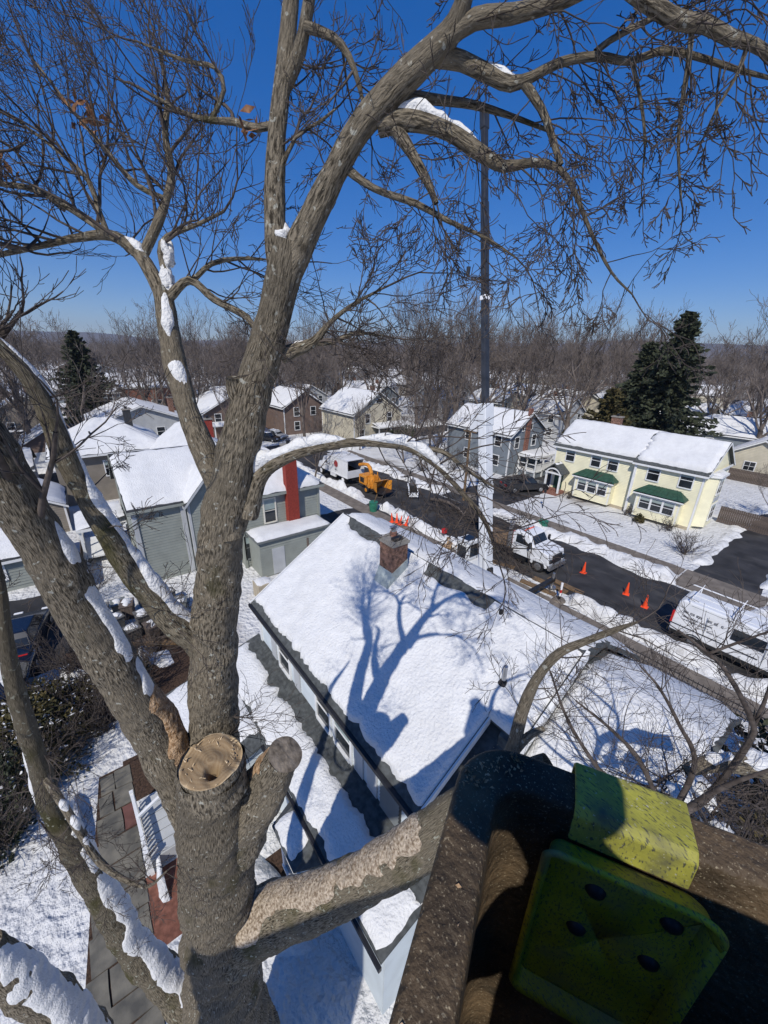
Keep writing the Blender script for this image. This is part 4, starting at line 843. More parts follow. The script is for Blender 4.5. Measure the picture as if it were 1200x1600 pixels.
# ------------------------------------------------------------------ vehicles
def wheel(t, x, y, r, w, rim='metal'):
    b = MB(); s = 1 if y > 0 else -1
    b.tube([(x, y - w / 2, r), (x, y - w / 2 + .03, r), (x, y + w / 2 - .03, r), (x, y + w / 2, r)], [r * .93, r, r, r * .93], 20); wl = obj('wheel', b, 'rubber', t, local=True)
    b = MB(); b.tube([(x, y + s * w / 2, r), (x, y + s * (w / 2 + .015), r)], [r * .62, r * .55], 16); obj('rim', b, rim, wl, local=True)
def taper(mb, z0, z1, k, yc=0):
    for v in mb.v:
        f = np.clip((v[:, 2] - z0) / (z1 - z0), 0, 1); v[:, 1] = yc + (v[:, 1] - yc) * (1 - (1 - k) * f)
    return mb
def car(name, label, loc, rotz, paint, L=4.5, Wd=1.8, H=1.5, kind='sedan', group=None, cat='car', snow=False):
    t = thing(name, label, cat, loc, rotz, group, True); h = L / 2; w = Wd / 2
    b = MB(); hz = .62 * H
    P = [(-h, .35), (-h - .02, .62), (-h + .05, hz - .02), (-.32 * L, hz + .02), (.2 * L, hz), (h - .35, hz - .14), (h, .58), (h + .01, .32)]
    b.prism(P, 'y', -w, w); taper(b, .5, H, .9); obj('body', b, paint, t, local=True, bevel=.07)
    if kind == 'sedan': G = [(-.38 * L, hz), (-.26 * L, H), (.06 * L, H), (.24 * L, hz)]
    elif kind == 'suv': G = [(-.47 * L, hz), (-.43 * L, H), (.06 * L, H), (.22 * L, hz)]
    else: G = [(-.10 * L, hz), (-.07 * L, H), (.12 * L, H), (.24 * L, hz)]
    b = MB(); b.prism(G, 'y', -w * .92, w * .92); taper(b, hz, H, .8); g = obj('cabin', b, paint, t, local=True, bevel=.05)
    b = MB(); b.prism([(G[0][0] + .14, hz + .06), (G[1][0] + .1, H - .1), (G[2][0] - .06, H - .1), (G[3][0] - .2, hz + .06)], 'y', -w * .93, w * .93); taper(b, hz, H, .8); obj('side_window', b, 'glass', g, local=True)
    for (xa, za), (xb, zb), s in ((G[3], G[2], 1), (G[0], G[1], -1)):
        b = MB(); e = .02 * s; b.add([(xa - .06 * (xa - xb) / abs(xa - xb) * 1 + e, -w * .80, za + .07), (xa + e - .03 * s, w * .80, za + .07), (xb + e + .05 * s, w * .68, zb - .09), (xb + e + .05 * s, -w * .68, zb - .09)], [(0, 1, 2, 3)])
        obj('windscreen' if s > 0 else 'rear_window', b, 'glass', g, local=True)
    for sx in (-.30, .31):
        for sy in (-1, 1): wheel(t, sx * L, sy * (w - .08), .32 if kind == 'sedan' else .37, .22)
    for sy in (-1, 1):
        b = MB(); b.box(-h - .04, -h + .05, sy * w * .62 - .2, sy * w * .62 + .2, hz - .3, hz - .1); obj('tail_light', b, 'red', t, local=True)
        b = MB(); b.box(h - .12, h + .03, sy * w * .68 - .2, sy * w * .68 + .2, .56, .70); obj('headlight', b, 'reflect', t, local=True)
    b = MB(); b.box(-h - .07, -h, -w * .85, w * .85, .36, .5); b.box(h, h + .07, -w * .85, w * .85, .34, .48); obj('bumper', b, 'black_metal', t, local=True)
    if kind == 'pickup':
        b = MB(); b.box(-h + .1, -.11 * L, -w * .8, w * .8, hz - .02, hz + .012); obj('cargo_bed', b, 'rubber', t, local=True)
        b = MB(); b.box(-h, -.1 * L, -w * .95, -w * .82, hz - .02, hz + .1); b.box(-h, -.1 * L, w * .82, w * .95, hz - .02, hz + .1); b.box(-h, -h + .08, -w * .82, w * .82, hz - .02, hz + .1); obj('bed_rail', b, paint, t, local=True)
    if snow: snow_sheet('car_snow', [(G[1][0], -w * .68, H), (G[2][0], -w * .68, H), (G[2][0], w * .68, H), (G[1][0], w * .68, H)], .12, t, .15, seed=17)
    return t
car('pickup_truck', 'black pickup truck parked in the driveway by the yellow house', (-25.6, 41.0, 0), math.radians(63), 'car_black', 5.4, 1.95, 1.8, 'pickup', cat='truck')
car('parked_car', 'dark blue car in the shaded drive at the left edge', (-25.4, -4.5, 0), math.radians(170), 'car_blue', 4.6, 1.85, 1.5)
car('parked_car', 'dark blue car whose roof shows below the other blue car', (-21.2, -4.9, 0), math.radians(176), 'car_blue', 4.6, 1.85, 1.5, 'suv')
car('parked_car', 'dark red car with snow beside the black one, far left', (-104, -7.0, 0), math.radians(95), 'car_red', 4.6, 1.8, 1.5, 'suv', snow=True)
car('parked_car', 'black car parked in front of the red one, far left', (-89, -6.5, 0), math.radians(92), 'car_black', 4.8, 1.9, 1.7, 'suv', snow=True)
for k, (x, y, c) in enumerate(((-60.2, 12, 'car_silver'), (-69.5, 29, 'car_silver'), (-68, 27, 'car_black'))):
    car('parked_car', ('silver car standing on the side road', 'pale snowy car beside the brown house', 'dark car beside the brown house')[k], (x, y, 0), math.radians((90, 20, 30)[k]), c, snow=True)

def glyphs(t, x0, x1, z0, z1, y, seed, n):      # unreadable small print
    r = random.Random(seed); b = MB(); x = x0
    while x < x1:
        w = r.uniform(.5, 1) * (z1 - z0) * .6
        if r.random() < .85:
            q = r.uniform(0, .3) * (z1 - z0)
            b.box(x, x + w * .3, y - .004, y, z0, z1 - q); b.box(x, x + w * .8, y - .004, y, z1 - (z1 - z0) * .25, z1); b.box(x + w * .5, x + w * .8, y - .004, y, z0, z0 + (z1 - z0) * r.uniform(.3, .7))
        x += w
    obj(n, b, 'print', t, local=True)
# white van with roof racks
t = thing('van', 'white work van with ladder racks parked by the cones', 'van', (-1.9, 25.75, 0), 0, None, True)
P = [(-2.95, .42), (-2.98, 1.2), (-2.88, 2.35), (-2.72, 2.55), (.7, 2.58), (1.25, 2.45), (2.05, 1.62), (2.75, 1.42), (2.95, 1.1), (2.98, .45)]
b = MB(); b.prism(P, 'y', -1.0, 1.0); taper(b, 1.1, 2.6, .84); obj('body', b, 'van_white', t, local=True, bevel=.09, bseg=3)
def side_y(z): return -1.0 * (1 - .16 * min(1, max(0, (z - 1.1) / 1.5)))
b = MB(); b.add([(-.35, side_y(1.5) - .012, 1.5), (1.0, side_y(1.5) - .012, 1.5), (.98, side_y(2.12) - .012, 2.12), (-.35, side_y(2.12) - .012, 2.12)], [(0, 1, 2, 3)]); obj('side_window', b, 'glass', t, local=True)
b = MB(); b.add([(1.15, side_y(1.5) - .012, 1.5), (2.0, side_y(1.5) - .012, 1.5), (1.45, side_y(2.15) - .012, 2.15), (1.15, side_y(2.15) - .012, 2.15)], [(0, 1, 2, 3)]); obj('cab_window', b, 'glass', t, local=True)
b = MB(); b.add([(2.08, -.82, 1.66), (2.08, .82, 1.66), (1.3, .74, 2.44), (1.3, -.74, 2.44)], [(0, 1, 2, 3)]); obj('windscreen', b, 'glass', t, local=True)
b = MB(); b.box(-2.97, .9, -1.02, -.985, 1.02, 1.06); b.box(-2.9, 2.9, -1.03, -.98, .46, .66); b.box(-3.06, -2.9, -.9, .9, .42, .62); b.box(2.9, 3.05, -.9, .9, .4, .65); obj('rub_strip', b, 'rubber', t, local=True)
b = MB(); b.box(-1.42, -1.40, -1.005, -.98, .66, 2.2); b.box(1.06, 1.08, -1.005, -.98, .66, 2.2); b.box(-2.3, 1.0, side_y(2.4) - .004, side_y(2.4) + .02, 2.38, 2.40); obj('panel_seam', b, 'trim_grey', t, local=True)
for sx in (-1.75, 1.95):
    for sy in (-1, 1): wheel(t, sx, sy * .93, .36, .22)
    b = MB(); b.tube([(sx + .44 * math.cos(a), -1.0, .36 + .44 * math.sin(a)) for a in np.linspace(0, math.pi, 12)], [.035] * 12, 6); obj('wheel_arch', b, 'rubber', t, local=True)
for sy in (-1, 1):
    b = MB(); b.box(-3.0, -2.9, sy * .93 - .07, sy * .93 + .07, 1.0, 1.75); obj('tail_light', b, 'red', t, local=True)
    b = MB(); b.box(2.7, 2.97, sy * .78 - .15, sy * .78 + .15, .95, 1.2); obj('headlight', b, 'reflect', t, local=True)
    b = MB(); b.box(1.5, 1.62, sy * 1.05 - .1, sy * 1.05 + .1, 1.5, 1.78); obj('mirror', b, 'rubber', t, local=True)
b = MB(); b.box(-2.99, -2.93, -.72, -.04, 1.55, 2.2); b.box(-2.99, -2.93, .04, .72, 1.55, 2.2); obj('rear_window', b, 'glass', t, local=True)
glyphs(t, -2.55, -.75, 1.86, 2.0, side_y(1.93) - .012, 3, 'lettering'); glyphs(t, -2.5, -1.15, 1.62, 1.70, side_y(1.66) - .012, 4, 'lettering'); glyphs(t, -2.5, -1.3, 1.45, 1.52, side_y(1.48) - .012, 5, 'lettering'); glyphs(t, -1.3, -.55, 1.3, 1.37, side_y(1.33) - .012, 6, 'lettering')
for xr in (-2.4, -.5, 1.0):
    b = MB(); b.tube([(xr, -.86, 2.5), (xr, -.9, 2.82), (xr, .9, 2.82), (xr, .86, 2.5)], [.025] * 4, 6)
    for sy in (-.9, .9): b.cyl((xr, sy, 2.82), (xr + .05, sy, 3.05), .02, .02, 6)
    obj('rack_bow', b, 'reflect', t, local=True)
b = MB(); b.bar((-2.9, .86, 2.84), (.6, .86, 2.84), .05); obj('rack_rail', b, 'reflect', t, local=True)
b = MB(); b.box(-2.6, .6, -.5, -.46, 2.56, 2.6); b.box(-2.6, .6, .2, .24, 2.56, 2.6); obj('roof_rib', b, 'van_white', t, local=True)
# chip truck with open tailgate
t = thing('chip_truck', 'white chip truck with round tree emblem, backed up to the orange chipper', 'truck', (-41.6, 25.7, 0), math.pi, None, True)
b = MB(); b.prism([(-3.1, .95), (1.5, .95), (1.5, 3.05), (-3.1, 3.05)], 'x', -1.2, 1.2) if False else b.box(1.42, 1.5, -1.2, 1.2, .95, 3.1)
b.box(-3.1, 1.42, -1.2, -1.14, .95, 3.1); b.box(-3.1, 1.42, 1.14, 1.2, .95, 3.1); b.box(-3.1, 1.42, -1.14, 1.14, .95, 1.02); b.box(-3.1, 1.42, -1.14, 1.14, 3.04, 3.1); b.box(-3.1, -3.04, -1.14, 1.14, 1.02, 1.85); bx_ = obj('chip_box', b, 'van_white', t, local=True)
b = MB(); b.box(-3.0, 1.4, -1.13, 1.13, 1.03, 1.5); obj('chip_load', b, 'mulch', bx_, local=True)
b = MB()
for xx in np.arange(-2.8, 1.5, .7):
    b.box(xx, xx + .06, 1.2, 1.24, .95, 3.1)
b.box(-3.12, 1.52, 1.2, 1.25, 2.98, 3.12); b.box(-3.12, 1.52, 1.2, 1.25, .92, 1.04); obj('box_rib', b, 'van_white', bx_, local=True)
b = MB(); b.prism([(-.55 + .42 * math.cos(a) * (1 + .08 * math.cos(7 * a)), 2.25 + .42 * math.sin(a) * (1 + .08 * math.cos(7 * a))) for a in np.linspace(0, 6.28, 30)[:-1]], 'y', 1.245, 1.255); em = obj('emblem', b, 'logo_red', bx_, local=True)
b = MB(); b.prism([(-.62, 1.5), (-.5, 1.5), (-.52, 2.2), (-.6, 2.2)], 'y', 1.256, 1.262); b.box(-.85, -.3, 1.256, 1.262, 1.46, 1.54); obj('emblem_trunk', b, 'print', em, local=True)
b = MB(); b.prism([(1.65, .8), (1.65, 2.5), (2.9, 2.5), (3.2, 1.75), (4.3, 1.55), (4.4, .8)], 'y', -1.1, 1.1); taper(b, 1.5, 2.6, .88); obj('cab', b, 'van_white', t, local=True, bevel=.06)
b = MB(); b.prism([(1.95, 1.75), (1.95, 2.3), (2.75, 2.3), (3.0, 1.75)], 'y', -1.09, 1.09); taper(b, 1.5, 2.6, .88); obj('cab_window', b, 'glass', t, local=True)
b = MB(); b.add([(3.22, -.9, 1.8), (3.22, .9, 1.8), (2.94, .82, 2.44), (2.94, -.82, 2.44)], [(0, 1, 2, 3)]); obj('windscreen', b, 'glass', t, local=True)
b = MB(); b.box(-3.0, 4.2, -.5, .5, .55, .9); obj('chassis', b, 'black_metal', t, local=True)
b = MB(); b.box(-.3, .9, 1.0, 1.2, .5, .92); obj('tool_box', b, 'van_white', t, local=True)
for sx in (-1.9, 3.4):
    for sy in (-1, 1): wheel(t, sx, sy * .98, .48, .3, 'reflect')
snow_sheet('box_snow', [(-3.0, -1.15, 3.1), (1.4, -1.15, 3.1), (1.4, 1.15, 3.1), (-3.0, 1.15, 3.1)], .06, bx_, .3, seed=33)
# drum chipper
t = thing('wood_chipper', 'orange wood chipper with flared infeed hopper behind the chip truck', 'chipper', (-35.1, 25.9, 0), 0, None, True)
b = MB(); b.box(-2.0, -.7, -.75, .75, .75, 1.85); en = obj('engine_cover', b, 'orange', t, local=True, bevel=.08)
b = MB(); b.box(-2.03, -1.98, -.5, .5, .95, 1.65); b.box(-1.7, -.95, -.77, -.74, 1.0, 1.6); obj('grille', b, 'black_metal', en, local=True)
b = MB(); b.tube([(-.25, -.7, 1.15), (-.25, .7, 1.15)], [.62, .62], 20); b.box(-.7, .5, -.62, .62, .6, 1.3); obj('drum_housing', b, 'orange', t, local=True, bevel=.03)
b = MB()
for s in (-1, 1): b.add([(.5, s * .55, .75), (1.9, s * 1.0, .65), (1.9, s * 1.05, 1.75), (.5, s * .55, 1.45), (.5, s * .60, .75), (1.9, s * 1.06, .65), (1.9, s * 1.1, 1.75), (.5, s * .6, 1.45)], [(0, 1, 2, 3), (4, 7, 6, 5), (1, 5, 6, 2), (3, 2, 6, 7)])
b.add([(.5, -.55, 1.45), (.5, .55, 1.45), (1.5, .9, 1.75), (1.5, -.9, 1.75), (.5, -.55, 1.5), (.5, .55, 1.5), (1.5, .9, 1.8), (1.5, -.9, 1.8)], [(0, 1, 2, 3), (7, 6, 5, 4), (2, 6, 7, 3)]); obj('infeed_hopper', b, 'orange', t, local=True)
b = MB(); b.box(.5, 2.6, -.95, .95, .6, .66); obj('feed_table', b, 'black_metal', t, local=True)
b = MB(); b.tube([(-.5, 0, 1.6), (-.55, 0, 2.2), (-.8, 0, 2.7), (-1.3, 0, 2.95), (-2.1, 0, 2.85), (-2.9, 0, 2.6)], [.24, .22, .22, .21, .2, .2], 10); obj('discharge_chute', b, 'orange', t, local=True)
b = MB(); b.cyl((-.4, -.8, .9), (-.4, -.8, 2.0), .1, .1, 10); b.cyl((.1, -.78, .7), (.1, -.78, 1.7), .13, .13, 12); b.cyl((-.1, .55, 1.6), (-.1, .55, 2.3), .06, .06, 8); b.box(.2, .4, -.3, .3, 1.4, 2.1); obj('feed_motor', b, 'orange', t, local=True)
b = MB(); b.box(-3.2, .6, -.35, -.25, .5, .62); b.box(-3.2, .6, .25, .35, .5, .62); obj('trailer_frame', b, 'black_metal', t, local=True)
for s in (-1, 1): wheel(t, -.3, s * .85, .36, .22, 'orange')
# compact loader on the street
t = thing('compact_loader', 'small white compact loader with grapple arm standing on the street', 'loader', (-31.7, 28.8, 0), math.radians(-35), None, True)
b = MB(); b.box(-.75, .3, -.4, .4, .35, 1.15); obj('loader_body', b, 'rubber', t, local=True, bevel=.05)
b = MB(); b.box(-.5, -.05, -.3, .3, 1.15, 1.75); b.tube([(-.3, 0, 1.75), (-.28, 0, 2.1)], [.16, .05], 8); obj('control_tower', b, 'print', t, local=True, bevel=.04)
for s in (-1, 1):
    b = MB(); b.tube([(-.7, s * .5, .9), (-.6, s * .5, 1.25), (.3, s * .5, 1.1), (1.1, s * .5, .45)], [.06, .07, .07, .06], 8); obj('lift_arm', b, 'van_white', t, local=True)
    b = MB(); b.prism([(-.75, .25), (-.6, .0), (.35, .0), (.5, .25), (.3, .45), (-.6, .45)], 'y', s * .5 - .12, s * .5 + .12); obj('track', b, 'rubber', t, local=True, bevel=.04)
    b = MB(); b.tube([(1.1, s * .35, .5), (1.5, s * .35, .75), (1.85, s * .35, .45)], [.06, .06, .03], 6); obj('grapple_tine', b, 'reflect', t, local=True)
b = MB(); b.box(1.05, 1.2, -.5, .5, .25, .7); obj('grapple_plate', b, 'van_white', t, local=True)
# crane
t = thing('crane', 'tall white mobile crane with dark telescoping boom', 'crane', (-14.2, 19.2, 0))
b = MB(); b.box(-19.4, -9.8, 18.0, 20.4, .75, 1.35); obj('carrier', b, 'crane_white', t, bevel=.05)
for xw in (-18.6, -17.2, -12.4, -11.0):
    for yw in (18.15, 20.25):
        b = MB(); b.tube([(xw, yw - .17, .52), (xw, yw + .17, .52)], [.52, .52], 18); w_ = obj('wheel', b, 'rubber', t); b = MB(); b.tube([(xw, yw + .18, .52), (xw, yw + .19, .52)], [.3, .28], 14); obj('rim', b, 'metal', w_)
b = MB(); b.cyl((-14.2, 19.2, 1.35), (-14.2, 19.2, 1.75), .9, .9, 20); b.box(-15.0, -12.6, 18.4, 20.0, 1.75, 2.2); obj('turntable', b, 'crane_white', t)
b = MB(); b.prism([(18.9, 1.75), (20.3, 1.75), (20.3, 3.0), (19.9, 3.55), (18.95, 3.55), (18.85, 2.6)], 'x', -16.1, -15.1); oc = obj('operator_cab', b, 'crane_white', t, bevel=.05)
b = MB(); b.box(-15.95, -15.25, 18.80, 18.87, 2.35, 3.15); b.box(-15.95, -15.25, 18.99, 19.85, 3.55, 3.58); b.box(-15.1, -15.07, 19.1, 20.0, 2.4, 3.3); obj('cab_glass', b, 'glass', oc)
b = MB(); b.tube([(-15.2, 19.9, 3.5), (-15.0, 20.0, 3.9)], [.02, .02], 5); b.box(-16.15, -15.05, 18.85, 18.95, 3.5, 3.62); obj('cab_rail', b, 'crane_white', oc)
kt = ray(757, 172); kt = kt * (28.0 / math.hypot(kt.x, kt.y)); BT = Vector((kt.x, kt.y, CAMZ + kt.z)); B0 = Vector((-13.35, 18.7, 2.1)); bd = (BT - B0).normalized(); BL = (BT - B0).length
def boom(nm, s0, s1, w, h, m_):
    p, q = B0 + bd * s0, B0 + bd * s1; u = bd.cross(Vector((0, 1, 0))).normalized(); v = u.cross(bd)
    c = [p + u * (a * w / 2) + v * (e * h / 2) for a, e in ((-1, -1), (1, -1), (1, 1), (-1, 1))]; c += [x + (q - p) for x in c]
    b = MB(); b.add([tuple(x) for x in c], [(0, 1, 2, 3), (7, 6, 5, 4), (0, 4, 5, 1), (1, 5, 6, 2), (2, 6, 7, 3), (3, 7, 4, 0)]); return obj(nm, b, m_, t, bevel=.05)
boom('boom_section', -.6, BL * .405, .56, .70, 'crane_white'); boom('boom_collar', BL * .36, BL * .41, .64, .78, 'crane_white')
boom('boom_section', BL * .40, BL * .64, .32, .40, 'crane_dark'); boom('boom_collar', BL * .632, BL * .642, .41, .48, 'reflect'); boom('boom_section', BL * .64, BL * .83, .32, .40, 'crane_dark'); boom('boom_section', BL * .83, BL * .985, .28, .34, 'crane_dark'); boom('boom_head', BL * .965, BL, .34, .44, 'crane_dark')
boom('boom_collar', BL * .20, BL * .225, .63, .8, 'crane_white'); bf = boom('boom_foot', -.9, .5, .8, .5, 'black_metal')
b = MB(); p = B0 + bd * 1.2; b.cyl((-13.9, 19.1, 1.9), tuple(B0 + bd * 6.2), .14, .14, 10); obj('lift_cylinder', b, 'metal', t)
b = MB(); hk = BT + Vector((-.35, .2, -.1)); b.cyl(tuple(hk), (hk.x, hk.y, hk.z - 7), .012, .012, 5); obj('hoist_line', b, 'black_metal', t)
b = MB(); q = Vector((hk.x, hk.y, hk.z - 7)); b.cyl(tuple(q), tuple(q - Vector((0, 0, .5))), .13, .1, 10); b.tube([tuple(q + Vector((.12 * math.cos(a), 0, -.62 + .12 * math.sin(a)))) for a in np.linspace(1.5, 5.5, 9)], [.03] * 9, 6); obj('hook_block', b, 'crane_dark', t)
p = B0 + bd * 9.3; b = MB(); b.box(p.x - .9, p.x - .35, p.y - .3, p.y + .4, p.z - .5, p.z + .4); obj('hose_reel', b, 'crane_white', t)
for xo in (-17.4, -11.6):
    b = MB(); b.box(xo - .13, xo + .13, 20.4, 24.0, .62, .88); og = obj('outrigger_beam', b, 'black_metal', t)
    b = MB(); b.cyl((xo, 23.9, .2), (xo, 23.9, 1.25), .09, .09, 10); b.cyl((xo, 23.9, .12), (xo, 23.9, .2), .3, .3, 14); obj('outrigger_jack', b, 'metal', og)
for k, (x, y, a) in enumerate(((-12.2, 23.2, .12), (-11.9, 24.2, .05), (-11.2, 25.0, .02), (-16.0, 23.8, .3))):
    b = MB(); b.box(-1.25, 1.25, -.22, .22, 0, .1); o = tag(obj('timber_mat', b, 'plank', local=True, bevel=.01), ('brown timber mat nearest the house below the outrigger', 'timber mat in the middle under the outrigger jack', 'outermost timber mat out in the road', 'timber mat beside the crane boom foot')[k], 'timber', 'outrigger timber mats'); o.location = (x, y, .02); o.rotation_euler = (0, 0, a)
# white truck beside the crane
t = thing('flatbed_truck', 'white conventional cab truck in the road beside the crane boom', 'truck', (-15.3, 26.2, 0), 0, None, True)
b = MB(); b.prism([(-.6, .7), (-.62, 2.55), (.2, 2.62), (.75, 2.5), (1.1, 1.85), (2.4, 1.65), (2.6, .8)], 'y', -1.1, 1.1); taper(b, 1.6, 2.7, .86); obj('cab', b, 'van_white', t, local=True, bevel=.09, bseg=3)
b = MB(); b.prism([(-.35, 1.7), (-.35, 2.35), (.5, 2.35), (.85, 1.7)], 'y', -1.09, 1.09); taper(b, 1.6, 2.7, .87); obj('cab_window', b, 'glass', t, local=True)
b = MB(); b.add([(1.13, -.85, 1.9), (1.13, .85, 1.9), (.8, .78, 2.45), (.8, -.78, 2.45)], [(0, 1, 2, 3)]); obj('windscreen', b, 'glass', t, local=True)
b = MB(); b.box(-.75, -.62, -.9, .9, 1.2, 2.4); obj('red_cab_guard', b, 'red', t, local=True)
b = MB()
for k in range(3): b.box(-.78, -.76, -.8 + k * .6, -.6 + k * .6, 1.3, 2.3)
b.box(-.7, -.6, -.95, -.88, 1.0, 2.4); obj('guard_bar', b, 'reflect', t, local=True)
b = MB(); b.box(-3.9, -.8, -1.1, 1.1, .95, 1.08); obj('flat_deck', b, 'plank', t, local=True)
b = MB(); b.box(-3.9, 2.3, -.45, .45, .55, .9); obj('chassis', b, 'black_metal', t, local=True)
for sx in (-2.8, 1.75):
    for sy in (-1, 1): wheel(t, sx, sy * .95, .46, .28, 'metal')
b = MB(); b.tube([(1.75 + .6 * math.cos(a), -1.0, .5 + .6 * math.sin(a)) for a in np.linspace(.1, 3.05, 12)], [.11] * 12, 8); obj('fender', b, 'van_white', t, local=True)
b = MB(); b.box(2.55, 2.75, -1.1, 1.1, .5, .8); obj('bumper', b, 'metal', t, local=True)
b = MB(); b.box(2.5, 2.62, -.55, .55, .9, 1.5); obj('grille', b, 'black_metal', t, local=True)
for s_ in (-1, 1):
    b = MB(); b.box(2.45, 2.63, s_ * .82 - .16, s_ * .82 + .16, 1.0, 1.25); obj('headlight', b, 'glass', t, local=True)
    b = MB(); b.box(.95, 1.05, s_ * 1.28 - .12, s_ * 1.28 + .12, 1.75, 2.15); b.bar((.95, s_ * 1.05, 1.85), (.98, s_ * 1.2, 1.9), .04); obj('mirror', b, 'black_metal', t, local=True)
b = MB(); b.box(-.42, -.40, -1.112, -1.095, .8, 1.68); b.box(.86, .88, -1.112, -1.095, .8, 1.7); b.box(-.42, .88, -1.112, -1.095, 1.62, 1.64); b.box(-.3, -.14, -1.125, -1.1, 1.45, 1.49); obj('door_seam', b, 'trim_grey', t, local=True)
b = MB(); b.cyl((-.95, -.95, .9), (-.95, -.95, 3.1), .17, .17, 14); b.cyl((-.95, -.95, 3.1), (-.95, -.95, 3.5), .07, .07, 10); obj('exhaust_stack', b, 'metal', t, local=True)
b = MB(); b.box(-.4, .7, -1.2, -1.0, .42, .62); b.box(-.9, -.45, -1.15, -.6, .5, 1.0); obj('step_tank', b, 'black_metal', t, local=True)
b = MB(); b.tube([(0, -.6, 2.62), (0, .6, 2.62)], [.05, .05], 8); obj('beacon_bar', b, 'cone', t, local=True)

# ------------------------------------------------------------------ cones, cans and other small things on the street
def cone(label, x, y, rz=0, tilt=0, h=.72, z=0, group='orange traffic cones'):
    t = thing('traffic_cone', label, 'cone', (x, y, z), rz, group, True); t.rotation_euler = (tilt, 0, rz)
    b = MB(); b.tube([(0, 0, .03), (0, 0, h * .55), (0, 0, h)], [.15, .085, .03], 16); obj('cone_body', b, 'cone', t, local=True, smooth=False)
    b = MB(); b.box(-.2, .2, -.2, .2, 0, .035); obj('cone_base', b, 'cone', t, local=True, bevel=.02)
    return t
cone('traffic cone nearest the white truck', -11.4, 27.9, h=.9); cone('middle traffic cone on the open road', -8.2, 27.5, .3, h=.9); cone('traffic cone right behind the white van', -6.8, 26.9, .1, h=.9)
for k, (x, y, tl) in enumerate(((-27.0, 22.1, .1), (-26.6, 22.35, -.12), (-26.1, 22.3, .2), (-25.6, 22.6, .3))):
    cone('orange cone in the cluster behind the brick chimney', x, y, k, tl, .95, .06, 'cone cluster on the sidewalk')
t = thing('delineator_post', 'red and white striped post on a round base at the kerb', 'post', (-10.5, 23.0, .05))
b = MB(); b.cyl((-10.5, 23.0, .05), (-10.5, 23.0, .14), .42, .36, 20); obj('post_base', b, 'concrete', t)
for k in range(5): b = MB(); b.cyl((-10.5, 23.0, .14 + k * .24), (-10.5, 23.0, .38 + k * .24), .075, .075, 14); obj('post_band', b, ('black_metal', 'reflect', 'red', 'reflect', 'reflect')[k], t)
t = thing('green_barrel', 'green plastic barrel holding rakes on the sidewalk', 'barrel', (-30.3, 22.3, .05))
b = MB(); b.tube([(-30.3, 22.3, .06), (-30.3, 22.3, .5), (-30.3, 22.3, 1.0)], [.36, .42, .42], 20); obj('barrel_body', b, 'green', t)
b = MB(); b.tube([(-30.3, 22.3, .98), (-30.3, 22.3, 1.04)], [.45, .45], 20); obj('barrel_rim', b, 'green', t)
for k, (dx, dy) in enumerate(((.5, .1), (.2, .3))): b = MB(); b.bar((-30.3, 22.3, .8), (-30.3 + dx, 22.3 + dy, 1.9), .04); obj('tool_handle', b, 'plank', t)
for k, (x, y, r_, l_) in enumerate(((-20.5, 22.9, .19, .4), (-20.1, 23.2, .16, .35), (-20.7, 23.3, .22, .35), (-19.8, 22.6, .15, .5), (-20.2, 22.3, .2, .4), (-19.7, 23.1, .13, .3))):
    b = MB(); a = k * 1.3; b.tube([(0, 0, r_), (l_ * math.cos(a), l_ * math.sin(a), r_)], [r_, r_ * .95], 12); o = tag(obj('log_round', b, 'sawdust', local=True), 'freshly sawn log round piled beside the crane cab', 'log', 'sawn log rounds'); o.location = (x, y, .06)
b = MB(); b.tube([(-29.2, 29.2, .22), (-28.2, 29.6, .34), (-27.0, 29.7, .4), (-25.2, 29.3, .35), (-23.6, 28.4, .3)], [.18, .2, .17, .13, .09], 12)
one('felled_limb', b, 'far_bark', 'long bare felled limb lying on the street by the loader', 'log', (-27, 29.4, 0), smooth=True)
t = thing('fuel_can', 'small red fuel can in the snow bank left of the crane', 'fuel can', (-21.9, 23.9, .4)); obj('can_body', MB().box(-22.1, -21.75, 23.7, 24.1, .35, .8), 'red', t, bevel=.04); b = MB(); b.tube([(-22, 23.9, .8), (-22.1, 23.9, .95)], [.04, .03], 8); obj('spout', b, 'black_metal', t)
t = thing('recycling_bin', 'small teal kerb bin in the far snow bank', 'bin', (-17.6, 32.3, .35)); b = MB(); b.prism([(-17.9, 32.0), (-17.3, 32.0), (-17.3, 32.6), (-17.9, 32.6)], 'z', .3, .95); obj('bin_body', b, 'green', t, bevel=.03); obj('bin_rim', MB().box(-17.95, -17.25, 31.95, 32.65, .95, 1.0), 'green', t)
for x, y, lab in ((-20.9, 37.6, 'thin dark lamp post on the yellow house lawn'),):
    t = thing('lamp_post', lab, 'lamp post', (x, y, 0)); b = MB(); b.cyl((x, y, 0), (x, y, 1.7), .05, .04, 8); obj('pole', b, 'black_metal', t); b = MB(); b.tube([(x, y, 1.7), (x, y, 1.8), (x, y, 2.05), (x, y, 2.15)], [.06, .14, .11, .02], 8); obj('lantern', b, 'black_metal', t)

t = thing('utility_pole', 'slim brown utility pole left of the crane boom', 'utility pole', (-27.3, 32.4, 0)); b = MB(); b.cyl((-27.3, 32.4, 0), (-27.3, 32.4, 8.2), .15, .11, 12); obj('pole', b, 'plank', t); b = MB(); b.box(-28.2, -26.4, 32.34, 32.46, 7.5, 7.62); obj('cross_arm', b, 'plank', t)
for k in range(3): b = MB(); b.cyl((-28.1 + k * .8, 32.4, 7.62), (-28.1 + k * .8, 32.4, 7.78), .04, .03, 8); obj('insulator', b, 'lead', t)
